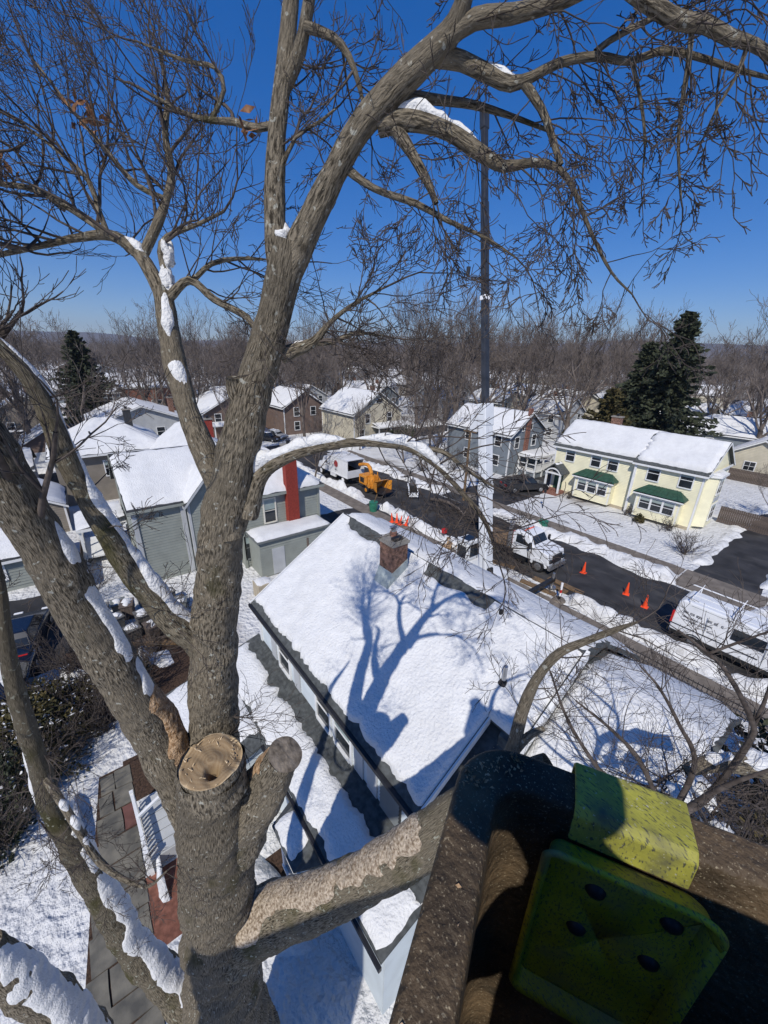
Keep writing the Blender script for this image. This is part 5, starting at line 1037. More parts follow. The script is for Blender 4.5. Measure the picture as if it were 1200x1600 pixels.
# ------------------------------------------------------------------ cluttered yard at the left
def tote(k, x, y, w, d, h, m_, rz, lab=None, z=0):
    t = thing('storage_bin', lab or 'snow capped grey storage bin in the cluttered yard beside the sage house', 'bin', (x, y, z), rz, None if lab else 'bins in the cluttered yard', True)
    b = MB(); b.add([(-w * .44, -d * .44, 0), (w * .44, -d * .44, 0), (w * .44, d * .44, 0), (-w * .44, d * .44, 0), (-w / 2, -d / 2, h), (w / 2, -d / 2, h), (w / 2, d / 2, h), (-w / 2, d / 2, h)], [(3, 2, 1, 0), (4, 5, 6, 7), (0, 1, 5, 4), (1, 2, 6, 5), (2, 3, 7, 6), (3, 0, 4, 7)]); obj('bin_body', b, m_, t, local=True, bevel=.03)
    b = MB(); b.box(-w / 2 - .04, w / 2 + .04, -d / 2 - .04, d / 2 + .04, h, h + .07); obj('bin_lid', b, m_, t, local=True, bevel=.02)
    snow_sheet('bin_snow', [(-w / 2, -d / 2, h + .07), (w / 2, -d / 2, h + .07), (w / 2, d / 2, h + .07), (-w / 2, d / 2, h + .07)], .13, t, .12, (.12, .12, .12, .12), 500 + k)
rr = random.Random(9)
spots = [(-26.3, -1.3), (-25.2, -.9), (-26.0, -.1), (-24.9, .3), (-24.0, -.3), (-23.6, .9), (-25.8, 1.2), (-24.5, 1.7), (-22.6, .2), (-22.9, 1.9), (-23.2, 2.9), (-22.0, 1.1), (-24.2, 3.0), (-25.1, 2.6)]
for k, (x, y) in enumerate(spots): tote(k, x, y, rr.uniform(.6, 1.0), rr.uniform(.5, .8), rr.uniform(.5, 1.05), ('tote', 'tote', 'trim_grey', 'fence')[k % 4], rr.uniform(-.3, .3))
s = SN(71, 20, .8, 3); G = np.zeros((26, 26, 3)); u = np.linspace(-.8, .8, 26); G[..., 0] = u[:, None]; G[..., 1] = u[None] * .8; rad = np.sqrt(G[..., 0] ** 2 + G[..., 1] ** 2); G[..., 2] = np.clip(.75 * (1 - rad ** 2) + .16 * s(G), .0, 2)
b = MB(); b.grid(G + np.array([-23.6, -1.3, 0])); tp = one('tarp', b, 'blue', 'crumpled bright blue tarp among the yard bins', 'tarp', (-23.6, -1.3, 0), smooth=True)
for k in range(8):
    b = MB(); b.box(-1.4 + .1 * k % .3, 1.4, -.1, .1, 0, .05); o = tag(obj('board', b, 'plank' if k % 2 else 'fence', local=True), 'snowy loose board in the timber pile below the bins', 'board', 'loose yard boards'); o.location = (-21.4 + rr.uniform(-.5, .5), -.7 + k * .3, .05 + .06 * (k % 3)); o.rotation_euler = (0, 0, rr.uniform(-.25, .25) + 1.2)
for k in range(3): bank(-22.6 + k, -20.4 + k * .6, -.9 + k * .9, -.2 + k * .9, .22, 520 + k)
t = thing('porch_railing', 'white slatted stair railing beside the flagstone path', 'railing', (-10.9, -.5, 0))
b = MB(); b.bar((-12.2, -1.05, .95), (-9.9, -.95, .95), .09); b.bar((-12.2, -1.05, .15), (-9.9, -.95, .15), .08); b.bar((-12.2, -1.05, 0), (-12.2, -1.05, 1.05), .11); b.bar((-9.9, -.95, 0), (-9.9, -.95, 1.05), .11); b.bar((-11.2, -1.0, .98), (-11.6, .6, 1.35), .09); obj('handrail', b, 'trim', t)
for k in range(15): b = MB(); x = -12.05 + k * .15; b.box(x, x + .05, -1.04, -.98, .15, .92); obj('baluster', b, 'trim', t)
b = MB(); b.box(-12.1, -10.0, -.9, .35, .0, .45); obj('landing', b, 'siding_pale', t)
for k in range(6): b = MB(); b.box(-12.1 + k * .35, -11.78 + k * .35, -.92, .38, .45, .5); obj('deck_board', b, 'siding_pale', t)

# ------------------------------------------------------------------ trees
class Tubes:
    def __init__(s): s.g = {}
    def add(s, P, r, sides): s.g.setdefault((len(P), sides), []).append((P, r))
    def mesh(s):
        Vs, Fs, k = [], [], 0
        for (n, sd), L in s.g.items():
            P = np.array([a for a, _ in L], float); r = np.array([b for _, b in L], float); m_ = len(L)
            T = np.gradient(P, axis=1); T /= np.linalg.norm(T, axis=2, keepdims=True) + 1e-9
            D = P[:, -1] - P[:, 0]; ref = np.where((np.abs(D[:, 2]) < .75 * np.linalg.norm(D, axis=1))[:, None], np.array([[0, 0, 1.]]), np.array([[1., 0.3, 0]]))[:, None]
            U = np.cross(T, ref); U /= np.linalg.norm(U, axis=2, keepdims=True) + 1e-9; B = np.cross(T, U)
            a = np.arange(sd) * 2 * math.pi / sd
            V = P[:, :, None] + r[:, :, None, None] * (np.cos(a)[None, None, :, None] * U[:, :, None] + np.sin(a)[None, None, :, None] * B[:, :, None])
            idx = np.arange(m_ * n * sd).reshape(m_, n, sd); nx = np.roll(idx, -1, axis=2)
            F = np.stack([idx[:, :-1], nx[:, :-1], nx[:, 1:], idx[:, 1:]], -1).reshape(-1, 4)
            Vs.append(V.reshape(-1, 3)); Fs.append(F + k); k += m_ * n * sd
        return np.concatenate(Vs), np.concatenate(Fs)
def fast(name, V, F, material, parent=None, kind=None, smooth=True, org=None):
    if parent is not None and parent.name in BASE: V = V - np.array(BASE[parent.name])
    me = bpy.data.meshes.new(name); me.vertices.add(len(V)); me.vertices.foreach_set('co', V.astype(np.float32).ravel())
    n = F.shape[1]; me.loops.add(F.size); me.loops.foreach_set('vertex_index', F.astype(np.int32).ravel()); me.polygons.add(len(F))
    me.polygons.foreach_set('loop_start', np.arange(0, F.size, n, dtype=np.int32))
    if smooth: me.polygons.foreach_set('use_smooth', np.ones(len(F), bool))
    me.update(calc_edges=True); me.materials.append(X[material])
    o = bpy.data.objects.new(name, me); COL.objects.link(o)
    if parent is not None: o.parent = parent
    if kind: o['kind'] = kind
    return o
def grow(ts, p, d, L, r, lvl, g, up=(0, 0, .12), wig=.22, nch=(4, 6), ang=(25, 55), ratio=.6, tip=.35, minr=.0022, start=.2):
    n = 6 if lvl >= 2 else 5 if lvl == 1 else 4; P = [np.array(p, float)]; d = np.array(d, float); up = np.array(up)
    for i in range(n - 1):
        d = d + g.normal(size=3) * wig + up; d /= np.linalg.norm(d); P.append(P[-1] + d * L / (n - 1))
    rr_ = np.linspace(1, tip, n) * r; ts.add(np.array(P), np.maximum(rr_, minr), 7 if r > .05 else 5 if r > .015 else 4 if r > .006 else 3)
    if lvl > 0:
        for k in range(int(g.integers(nch[0], nch[1] + 1))):
            t = g.uniform(start, 1.0) if k else 1.0; f = t * (n - 1); i = min(int(f), n - 2); q = P[i] + (P[i + 1] - P[i]) * (f - i)
            dd = P[i + 1] - P[i]; dd /= np.linalg.norm(dd); a = math.radians(g.uniform(*ang)) * (1 if k else .4); w = g.normal(size=3); w -= dd * (w @ dd); w /= np.linalg.norm(w)
            grow(ts, q, dd * math.cos(a) + w * math.sin(a), L * ratio * g.uniform(.7, 1.15), max(r * (1 - (1 - tip) * t) * g.uniform(.5, .75), minr), lvl - 1, g, up, wig, nch, ang, ratio, tip, minr, start)
def bare_tree_mesh(seed, h, trunk_h, nl, spread, lv=3, up=.10, rr0=None, nch=(4, 6)):
    g = np.random.default_rng(seed); tr = Tubes(); cr = Tubes(); r0 = rr0 or h * .018
    P = [np.array([0, 0, 0.])]; d = np.array([0, 0, 1.])
    for i in range(5): d = d + g.normal(size=3) * .05; d[2] = abs(d[2]); d /= np.linalg.norm(d); P.append(P[-1] + d * trunk_h / 5)
    tr.add(np.array(P), np.array([1.35, 1.0, .95, .9, .86, .8]) * r0, 10)
    for k in range(nl):
        a = k * 2.4 + g.uniform(-.3, .3); s = g.uniform(.35, 1.0) * spread if k else .1; dd = np.array([math.cos(a) * s, math.sin(a) * s, 1.]); dd /= np.linalg.norm(dd)
        t = g.uniform(.62, 1.) if k else 1.; q = P[0] + (P[-1] - P[0]) * t
        grow(cr, q, dd, (h - trunk_h) * g.uniform(.55, .72), r0 * g.uniform(.42, .62), lv, g, (0, 0, up), .16, nch, (22, 50), .58, .4, .019)
    return tr.mesh(), cr.mesh()
PROTO = []
def tree_proto(label, loc, args, h0, material='far_bark', group='bare trees among the houses'):
    t = thing('bare_tree', label, 'tree', loc, 0, group, True); (V, F), (V2, F2) = bare_tree_mesh(*args)
    fast('trunk', V, F, material, t); fast('crown', V2, F2, material, t); PROTO.append((t, h0)); return t
gen = 'leafless tree standing among the houses and woods'
tree_proto('big forked bare tree rising behind the blue grey house', (-43.5, 64.5, 0), (1, 21, 6, 5, .9, 4, .06, .42, (3, 5)), 21)
tree_proto('bare tree with heavy low fork left of the conifers', (-35.5, 67.5, 0), (2, 19, 5, 4, 1.1, 4, .05, .45, (3, 5)), 19)
tree_proto('tall slender bare tree above the cream house, left of a pair', (-66, 60, 0), (3, 26, 11, 6, .45, 4, .14, .32, (3, 5)), 26)
tree_proto('fine twigged upright bare tree directly left of the conifers', (-30, 79, 0), (4, 17, 3, 9, .5, 4, .16, .26, (3, 4)), 17)
tree_proto('bare street tree with straight trunk in front of the brown house', (-63, 31.5, 0), (5, 15, 6.5, 6, .8, 4, .08, .26, (3, 4)), 15)
tree_proto('spreading bare tree in the bend behind the chipper', (-50.5, 52, 0), (6, 15, 4, 7, 1.0, 4, .05, .24, (3, 4)), 15)
def put(i, x, y, h, rz, label=None):
    t, h0 = PROTO[i]; s = h / h0; o = dup(t, (x, y, 0), rz, label or gen, (s, s, s)); return o
put(2, -58, 63, 25, 1.2, 'tall slender bare tree above the cream house, right of a pair'); put(1, -14, 88, 17, 2.0, 'tall bare tree at the right edge beyond the garage')
put(5, -46, 41.5, 9, .5, 'small bare tree on the lawn left of the blue grey house'); put(5, -43.2, 37.2, 8, 2.2, 'small bare tree by the far sidewalk left of the crane'); put(3, -48, 47, 11, .7, 'bushy bare tree left of the crane boom')
put(5, -40.5, 41, 9.5, 4.4, 'small dark bare tree touching the blue grey house'); put(3, -53.5, 36.5, 7, 3, 'small bare tree at the street corner')
mid = [(-70, 50, 16), (-78, 46, 15), (-84, 40, 15), (-66, 70, 18), (-74, 66, 17), (-55, 78, 17), (-50, 84, 16), (-60, 92, 18), (-40, 84, 15), (-36, 98, 17), (-24, 98, 15), (-14, 104, 16), (-6, 88, 14), (2, 92, 15), (-20, 108, 16), (-88, 54, 17), (-92, 40, 16), (-86, 28, 15), (-92, 20, 16), (-88, 12, 14), (-102, 24, 16), (-106, 38, 17), (-108, 58, 17), (-96, 76, 18), (-82, 84, 17), (-104, 90, 18), (-90, 104, 17),
       (-68, 100, 17), (-78, 116, 17), (-46, 108, 17), (-58, 132, 18), (-34, 114, 16), (-64, -8, 12), (-70, -4, 13), (-75, -14, 14), (-92, -14, 14), (-96, 4, 15), (-110, -2, 15), (-112, 14, 14), (-86, -22, 15), (-66, -18, 13), (-120, -24, 16), (-118, 32, 16), (-126, 50, 17), (-60, 18, 11), (-66, 12, 12), (-44, 24, 8), (-90, 5, 13), (-104, 10, 14), (-58, 2, 10), (-8, 112, 15), (6, 106, 15), (-28, 124, 16), (-46, 70, 16), (-71, 86, 18)]
for k, (x, y, h) in enumerate(mid): put((0, 1, 3, 4, 5, 2)[k % 6], x + rng.uniform(-2, 2), y + rng.uniform(-2, 2), h * (1.0 + .4 * rng.random()), rng.uniform(0, 6.28))
for x, y, h in ((-58, -7, 11), (-64, -13, 13), (-70, -9, 14), (-53, -13, 10), (-80, -5, 15), (-76, -20, 15), (-60, -22, 12), (-98, -10, 17), (-104, 20, 18), (-88, 35, 19), (-72, 72, 24), (-62, 68, 24), (-52, 64, 22), (-100, 55, 21), (-48, 96, 22), (-32, 92, 21)): put(int(x + y) % 6, x, y, h, x * 1.7)
put(3, -5.2, 53, 5.5, 1.0, 'small bare ornamental tree in the yard behind the board fence')
# far-off wood: reads as one mass
WP = []
for k, (sd, h_, th_, nl_, sp_, nch_, loc, lab) in enumerate(((33, 16, 4, 8, .75, (5, 6), (-118, 70, 0), 'round crowned bare tree at the near edge of the far wood'), (34, 18, 7, 6, .55, (4, 6), (-112, 97, 0), 'slim upright bare tree at the near edge of the far wood'), (35, 14, 3, 6, 1.1, (4, 6), (-131, 36, 0), 'wide low bare tree at the near edge of the far wood'))):
    (V, F), (V2, F2) = bare_tree_mesh(sd, h_, th_, nl_, sp_, 3, .1, h_ * .015, nch_)
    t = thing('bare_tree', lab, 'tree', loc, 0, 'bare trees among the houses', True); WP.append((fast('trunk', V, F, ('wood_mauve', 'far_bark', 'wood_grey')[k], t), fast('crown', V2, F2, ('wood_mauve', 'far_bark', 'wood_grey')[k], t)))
g = np.random.default_rng(3); pts = [[], [], []]; thin = SN(5, 20, .004, .02)
while sum(map(len, pts)) < 1900:
    az = math.radians(g.uniform(-52, 52)); r = 112 + 800 * g.random() ** 1.3; p = FW * (r * math.cos(az)) + RT * (r * math.sin(az))
    if r < 260 and g.random() < .62: continue
    if float(thin((p.x, p.y, 0))) < -.35 and g.random() < .75: continue
    if any(abs(p.x - q[0]) < 9 and abs(p.y - q[1]) < 8 for q in far_h): continue
    pts[int(g.integers(0, 3))].append((p.x, p.y, 0))
def scatter(name, pts, objs, smin, smax, label):
    me = bpy.data.meshes.new(name); me.from_pydata(pts, [], []); o = bpy.data.objects.new(name, me); COL.objects.link(o)
    gt = bpy.data.node_groups.new(name + '_nodes', 'GeometryNodeTree'); gt.interface.new_socket('Geometry', in_out='INPUT', socket_type='NodeSocketGeometry'); gt.interface.new_socket('Geometry', in_out='OUTPUT', socket_type='NodeSocketGeometry')
    n = gt.nodes; l = gt.links; gi = n.new('NodeGroupInput'); go = n.new('NodeGroupOutput'); j = n.new('GeometryNodeJoinGeometry')
    for k, ob in enumerate(objs):
        oi = n.new('GeometryNodeObjectInfo'); oi.inputs['Object'].default_value = ob; oi.transform_space = 'ORIGINAL'
        ip = n.new('GeometryNodeInstanceOnPoints'); l.new(gi.outputs[0], ip.inputs['Points']); l.new(oi.outputs['Geometry'], ip.inputs['Instance'])
        rv = n.new('FunctionNodeRandomValue'); rv.data_type = 'FLOAT'; rv.inputs[2].default_value = smin; rv.inputs[3].default_value = smax; rv.inputs['Seed'].default_value = 4; l.new(rv.outputs[1], ip.inputs['Scale'])
        rz = n.new('FunctionNodeRandomValue'); rz.data_type = 'FLOAT_VECTOR'; rz.inputs[0].default_value = (0, 0, 0); rz.inputs[1].default_value = (.06, .06, 6.28); rz.inputs['Seed'].default_value = 9; l.new(rz.outputs[0], ip.inputs['Rotation'])
        l.new(ip.outputs[0], j.inputs[0])
    l.new(j.outputs[0], go.inputs[0]); md = o.modifiers.new('scatter', 'NODES'); md.node_group = gt; o['kind'] = 'stuff'; o['label'] = label; o['category'] = 'woods'; return o
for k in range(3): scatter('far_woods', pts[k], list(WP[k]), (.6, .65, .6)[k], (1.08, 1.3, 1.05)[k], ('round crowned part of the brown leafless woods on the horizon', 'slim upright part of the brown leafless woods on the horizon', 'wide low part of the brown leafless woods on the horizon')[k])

# conifers
def conifer_mesh(seed, h, rad, nb, clump=.5, base=.08, droop=.3, nper=10, leaf=(.22, .5)):
    g = np.random.default_rng(seed); Q = []; bt = Tubes()
    bt.add(np.array([[0, 0, z] for z in np.linspace(0, h * .97, 6)]), np.linspace(h * .016, .03, 6), 8)
    for k in range(nb):
        f = base + (1 - base) * (k / nb) ** .9; z = h * f; L = rad * (1 - f) ** .7 * g.uniform(.4, 1.2) * (1 + .25 * math.sin(f * 19 + seed)) + .25; a = k * 2.399 + g.uniform(-.3, .3)
        d = np.array([math.cos(a), math.sin(a), .15 - droop * (1 - f)]); P = np.array([0, 0, z]) + d * np.linspace(0, L, 4)[:, None]; P[:, 2] += np.array([0, .02, .0, .06]) * L
        bt.add(P, np.linspace(.05, .012, 4), 3)
        for j in range(int(nper * (.35 + L / rad))):
            t = g.uniform(.2, 1.05); c = np.array([0, 0, z]) + d * L * t + g.normal(size=3) * np.array([.16, .16, .1]) * L * .55 * clump; s = g.uniform(*leaf)
            u = d + g.normal(size=3) * .5; u /= np.linalg.norm(u); w = np.cross(u, g.normal(size=3)); w /= np.linalg.norm(w)
            Q.append([c - u * s * .5, c + w * s * .28, c + u * s * .6, c - w * s * .28 - np.array([0, 0, s * .12])])
    Q = np.array(Q); V = Q.reshape(-1, 3); F = np.arange(len(V)).reshape(-1, 4); return bt.mesh(), (V, F)
def conifer(label, loc, args, needles='needle', kw={}, name='conifer_tree', snow=0):
    t = thing(name, label, 'tree', loc, 0, None, True); (V, F), (V2, F2) = conifer_mesh(*args, **kw); fast('trunk', V, F, 'far_bark', t); fast('crown', V2, F2, needles, t, smooth=False)
    if snow:
        g = np.random.default_rng(5); k = g.choice(len(F2), int(len(F2) * snow), replace=False); S = V2.reshape(-1, 4, 3)[k]; S = S.mean(1, keepdims=True) + (S - S.mean(1, keepdims=True)) * np.array([1, 1, .25]) * .8 + np.array([0, 0, .1]); fast('crown_snow', S.reshape(-1, 3), np.arange(len(k) * 4).reshape(-1, 4), 'limb_snow', t, smooth=False)
    return t
conifer('tallest dark conifer behind the yellow house', (-20.6, 63.6, 0), (1, 20.3, 6.2, 330), kw=dict(nper=46, leaf=(.35, .95)))
conifer('shorter dark conifer leaning beside the tallest one', (-24.0, 63, 0), (2, 16.8, 5.4, 260), kw=dict(nper=44, leaf=(.35, .9)))
conifer('olive brown evergreen at the foot of the two dark conifers', (-25.6, 59.0, 0), (3, 11, 4.6, 230), 'needle_gold', dict(nper=44, leaf=(.3, .8), droop=-.1))
conifer('dark conifer on the left skyline', (-90, 3.2, 0), (4, 17.2, 5.0, 220), kw=dict(nper=40, leaf=(.4, 1.0)))
conifer('small dark evergreen between blue grey and yellow house', (-28.9, 55.5, 0), (5, 5.5, 1.6, 90), kw=dict(nper=22, leaf=(.2, .45)))
conifer('dark arborvitae at the right edge below the van', (1.5, 15.2, 0), (6, 6.4, 2.0, 200), 'needle', dict(nper=38, leaf=(.15, .4), droop=-.3))
conifer('olive arborvitae at the right edge beside the snowy roof', (1.7, 11.8, 0), (7, 6.0, 1.7, 200), 'needle_gold', dict(nper=42, leaf=(.12, .3), droop=-.3))
# evergreen shrubs
def shrub(label, loc, rx, ry, h, n, m_, leaf, snow=0, seed=1, name='evergreen_shrub', cat='shrub'):
    t = thing(name, label, cat, loc, 0, None, True); g = np.random.default_rng(seed); Q = []
    c = g.normal(size=(n, 3)); c /= np.linalg.norm(c, axis=1)[:, None]; c[:, 2] = np.abs(c[:, 2]); rad = g.uniform(.35, 1.1, n) ** .5; sn = SN(seed, 14, .3, 1.2); rad *= 1 + .2 * sn(c * 1.5)
    c = c * rad[:, None] * np.array([rx, ry, h])
    u = g.normal(size=(n, 3)); u /= np.linalg.norm(u, axis=1)[:, None]; w = np.cross(u, g.normal(size=(n, 3))); w /= np.linalg.norm(w, axis=1)[:, None]; s = g.uniform(leaf * .6, leaf * 1.4, n)[:, None]
    Q = np.stack([c - u * s, c + w * s * .45, c + u * s, c - w * s * .45], 1); fast('foliage', Q.reshape(-1, 3), np.arange(n * 4).reshape(-1, 4), m_, t, smooth=False)
    st = Tubes()
    for k in range(9): a = k * .7; st.add(np.array([[0, 0, 0], [math.cos(a) * rx * .3, math.sin(a) * ry * .3, h * .45], [math.cos(a) * rx * .6, math.sin(a) * ry * .6, h * .8]]), np.array([.05, .035, .015]), 5)
    fast('stem', *st.mesh(), 'twig', t)
    if snow:
        k = g.choice(n, int(n * snow), replace=False); k = k[c[k][:, 2] > h * .35]; S = Q[k]; S = S.mean(1, keepdims=True) + (S - S.mean(1, keepdims=True)) * np.array([1.2, 1.2, .2]) + np.array([0, 0, .06]); fast('shrub_snow', S.reshape(-1, 3), np.arange(len(k) * 4).reshape(-1, 4), 'limb_snow', t, smooth=False, kind='stuff')
    return t
shrub('dark yew hedge with snow on it below the parked blue cars', (-17.6, -3.9, 0), 2.6, 2.0, 1.9, 9000, 'needle_gold', .09, .06, 1); shrub('dark yew bush left of the flagstone path', (-15.0, -5.2, 0), 2.0, 1.6, 1.7, 6000, 'needle', .09, .05, 2)
shrub('dark tangled bush behind the yard boards', (-19.3, -1.3, 0), 1.2, 1.4, 1.2, 3500, 'needle_gold', .08, .08, 3)
shrub('dark clipped evergreen hedge in front of the cream house', (-54.9, 45.5, 0), 1.6, 3.6, 2.6, 5000, 'needle', .2, .02, 4)
shrub('small evergreen bush under the right green bay', (-13.2, 42.1, 0), .5, .5, .8, 700, 'needle_gold', .09, 0, 6)
def bare_shrub(label, loc, h, n, seed, spread=1.0, name='bare_shrub', m_='twig', lv=2):
    t = thing(name, label, 'shrub', loc, 0, None, True); g = np.random.default_rng(seed); ts = Tubes()
    for k in range(n):
        a = g.uniform(0, 6.28); s = g.uniform(.2, 1.2) * spread; d = np.array([math.cos(a) * s, math.sin(a) * s, 1.]); d /= np.linalg.norm(d); grow(ts, (g.normal() * .12, g.normal() * .12, 0), d, h * g.uniform(.6, .9), .018, lv, g, (0, 0, .05), .15, (3, 4), (20, 50), .5, .4, .008)
    fast('stems', *ts.mesh(), m_, t); return t
bare_shrub('round bare bush on the yellow house lawn', (-8.0, 37.9, 0), 1.7, 34, 1, 1.1); bare_shrub('small bare sapling in the snow near the yellow house', (-11.0, 41.4, 0), 1.6, 5, 2, .7); bare_shrub('low brown bush under the left green bay', (-20.9, 42.8, 0), .7, 16, 3, 1.2)
bare_shrub('low brown bush between the two green bays', (-14.9, 42.9, 0), .9, 16, 4, 1.2); bare_shrub('low twiggy bush at the corner of the yellow house', (-10.6, 42.2, 0), .9, 18, 5, 1.2); bare_shrub('bare bush in front of the blue grey house', (-33.0, 42.6, 0), 2.4, 26, 6, .9); bare_shrub('bare bush on the corner lawn beyond the loader', (-38.5, 36.6, 0), 1.8, 30, 7, 1.3)
bare_shrub('bare bush right of the blue grey house lawn tree', (-36.5, 40.6, 0), 2.6, 24, 8, .9)
for k, (x, y, h) in enumerate(((-21.6, -2.6, 2.6), (-19.8, .4, 2.2), (-18.0, -.6, 2.4), (-19.0, -2.4, 2.6), (-16.6, -1.6, 2.2), (-21.4, 2.2, 1.8), (-15.4, -3.6, 2.2), (-13.6, -4.6, 2.4), (-27.8, -1.8, 2.4))):
    bare_shrub(('dark bare bush beside the blue car', 'dark bare bush behind the yard boards', 'dark tangled bush under the leaning limb', 'dark tangled bush right of the lower blue car', 'bare bush at the top end of the flagstone path', 'low bare bush beside the tan cabinet', 'bare bush in front of the yew hedge', 'bare bush at the left edge of the lawn', 'bare bush behind the yard bins')[k], (x, y, 0), h, 34, 40 + k, 1.1)
# brush heap on the street
t = thing('brush_pile', 'heap of cut branches on the street at the foot of the crane', 'brush pile', (-23, 28.6, 0), 0, None, True); g = np.random.default_rng(12); ts = Tubes()
for k in range(150):
    a = g.uniform(-.6, .9); d = np.array([math.cos(a), math.sin(a), g.uniform(-.1, .35)]) * (1 if g.random() < .5 else -1); d[2] = abs(d[2]); p = np.array([g.uniform(-4.5, 4.5), g.normal() * 1.1, g.uniform(.03, .5)]); grow(ts, p, d / np.linalg.norm(d), g.uniform(1.0, 2.4), g.uniform(.015, .035), 2, g, (0, 0, -.05), .14, (3, 4), (20, 50), .5, .4, .006)
V, F = ts.mesh(); V[:, 2] = np.maximum(V[:, 2], .02); fast('branches', V, F, 'twig', t, kind='stuff')
t = thing('brush_pile', 'smaller heap of cut branches beside the white truck', 'brush pile', (-15.5, 23.9, 0), 0, None, True); ts = Tubes()
for k in range(50):
    a = g.uniform(0, 6.28); d = np.array([math.cos(a), math.sin(a), g.uniform(0, .5)]); p = np.array([g.uniform(-2, 2), g.normal() * .6, g.uniform(.05, .5)]); grow(ts, p, d / np.linalg.norm(d), g.uniform(.8, 1.8), .02, 2, g, (0, 0, -.05), .14, (3, 4), (20, 50), .5, .4, .006)
V, F = ts.mesh(); V[:, 2] = np.maximum(V[:, 2], .02); fast('branches', V, F, 'twig', t, kind='stuff')

# ------------------------------------------------------------------ the tree being taken down
def PX(px, py, yf):              # a pixel of the photo at a horizontal forward distance from the lens
    k = ray(px, py); f = k.x * FW.x + k.y * FW.y; t = yf / f; return np.array([k.x * t, k.y * t, CAMZ + k.z * t]), t
def smooth_path(P, r, step):
    P = np.array(P); r = np.array(r); n = len(P)
    T = np.zeros_like(P); T[1:-1] = (P[2:] - P[:-2]) / 2; T[0] = P[1] - P[0]; T[-1] = P[-1] - P[-2]
    o, q = [], []
    for i in range(n - 1):
        L = np.linalg.norm(P[i + 1] - P[i]); m_ = max(2, int(L / step)); s = np.linspace(0, 1, m_, endpoint=False)[:, None]
        o.append((2 * s ** 3 - 3 * s ** 2 + 1) * P[i] + (s ** 3 - 2 * s ** 2 + s) * T[i] + (-2 * s ** 3 + 3 * s ** 2) * P[i + 1] + (s ** 3 - s ** 2) * T[i + 1]); q.append((r[i] + (r[i + 1] - r[i]) * s[:, 0]))
    o.append(P[-1:]); q.append(r[-1:]); return np.concatenate(o), np.concatenate(q)
bn = SN(91, 40, 1.2, 9.)
ridge_n = SN(92, 30, .5, 3.)
LIMBS = {}
def limb(key, spec, parent, name='limb', material='bark', sides=None, rough=1., extra=None, cap=False):
    P, r = [], []
    for px, py, yf, w in spec:
        p, t = PX(px, py, yf); P.append(p); r.append(w / 2 * t / FPX)
    if extra:
        for e in extra: P.insert(0, np.array(e[0], float)); r.insert(0, e[1])
    big = max(r); P, r = smooth_path(P, r, .035 if big > .1 else .05 if big > .03 else .07)
    sides = sides or (40 if big > .15 else 22 if big > .06 else 12 if big > .025 else 7)
    T, U, B = frames(P); a = np.arange(sides + 1) * 2 * math.pi / sides; ln = np.concatenate([[0], np.cumsum(np.linalg.norm(np.diff(P, axis=0), axis=1))])
    dirs = np.cos(a)[None, :, None] * U[:, None] + np.sin(a)[None, :, None] * B[:, None]; Q = P[:, None] + r[:, None, None] * dirs
    k = bn(Q); fur = np.sin(a[None] * 17 + 5 * ridge_n(np.stack([ln[:, None] * .6 + 0 * a[None], np.cos(a)[None] + 0 * ln[:, None], np.sin(a)[None] + 0 * ln[:, None]], -1)))
    rr_ = r[:, None] * (1 + rough * (.045 * k + (.022 * fur if big > .06 else 0))); Q = P[:, None] + rr_[..., None] * dirs
    b = MB(); b.grid(Q); uv = np.stack([np.broadcast_to(a[None] * big, rr_.shape), np.broadcast_to(ln[:, None], rr_.shape)], -1).reshape(-1, 2)
    if cap:
        n0 = (len(P) - 1) * (sides + 1); b.f.append(tuple(n0 + j for j in range(sides)))
    b.uv = uv; o = obj(name, b, material, parent, smooth=True); LIMBS[key] = (P, r, o); return o
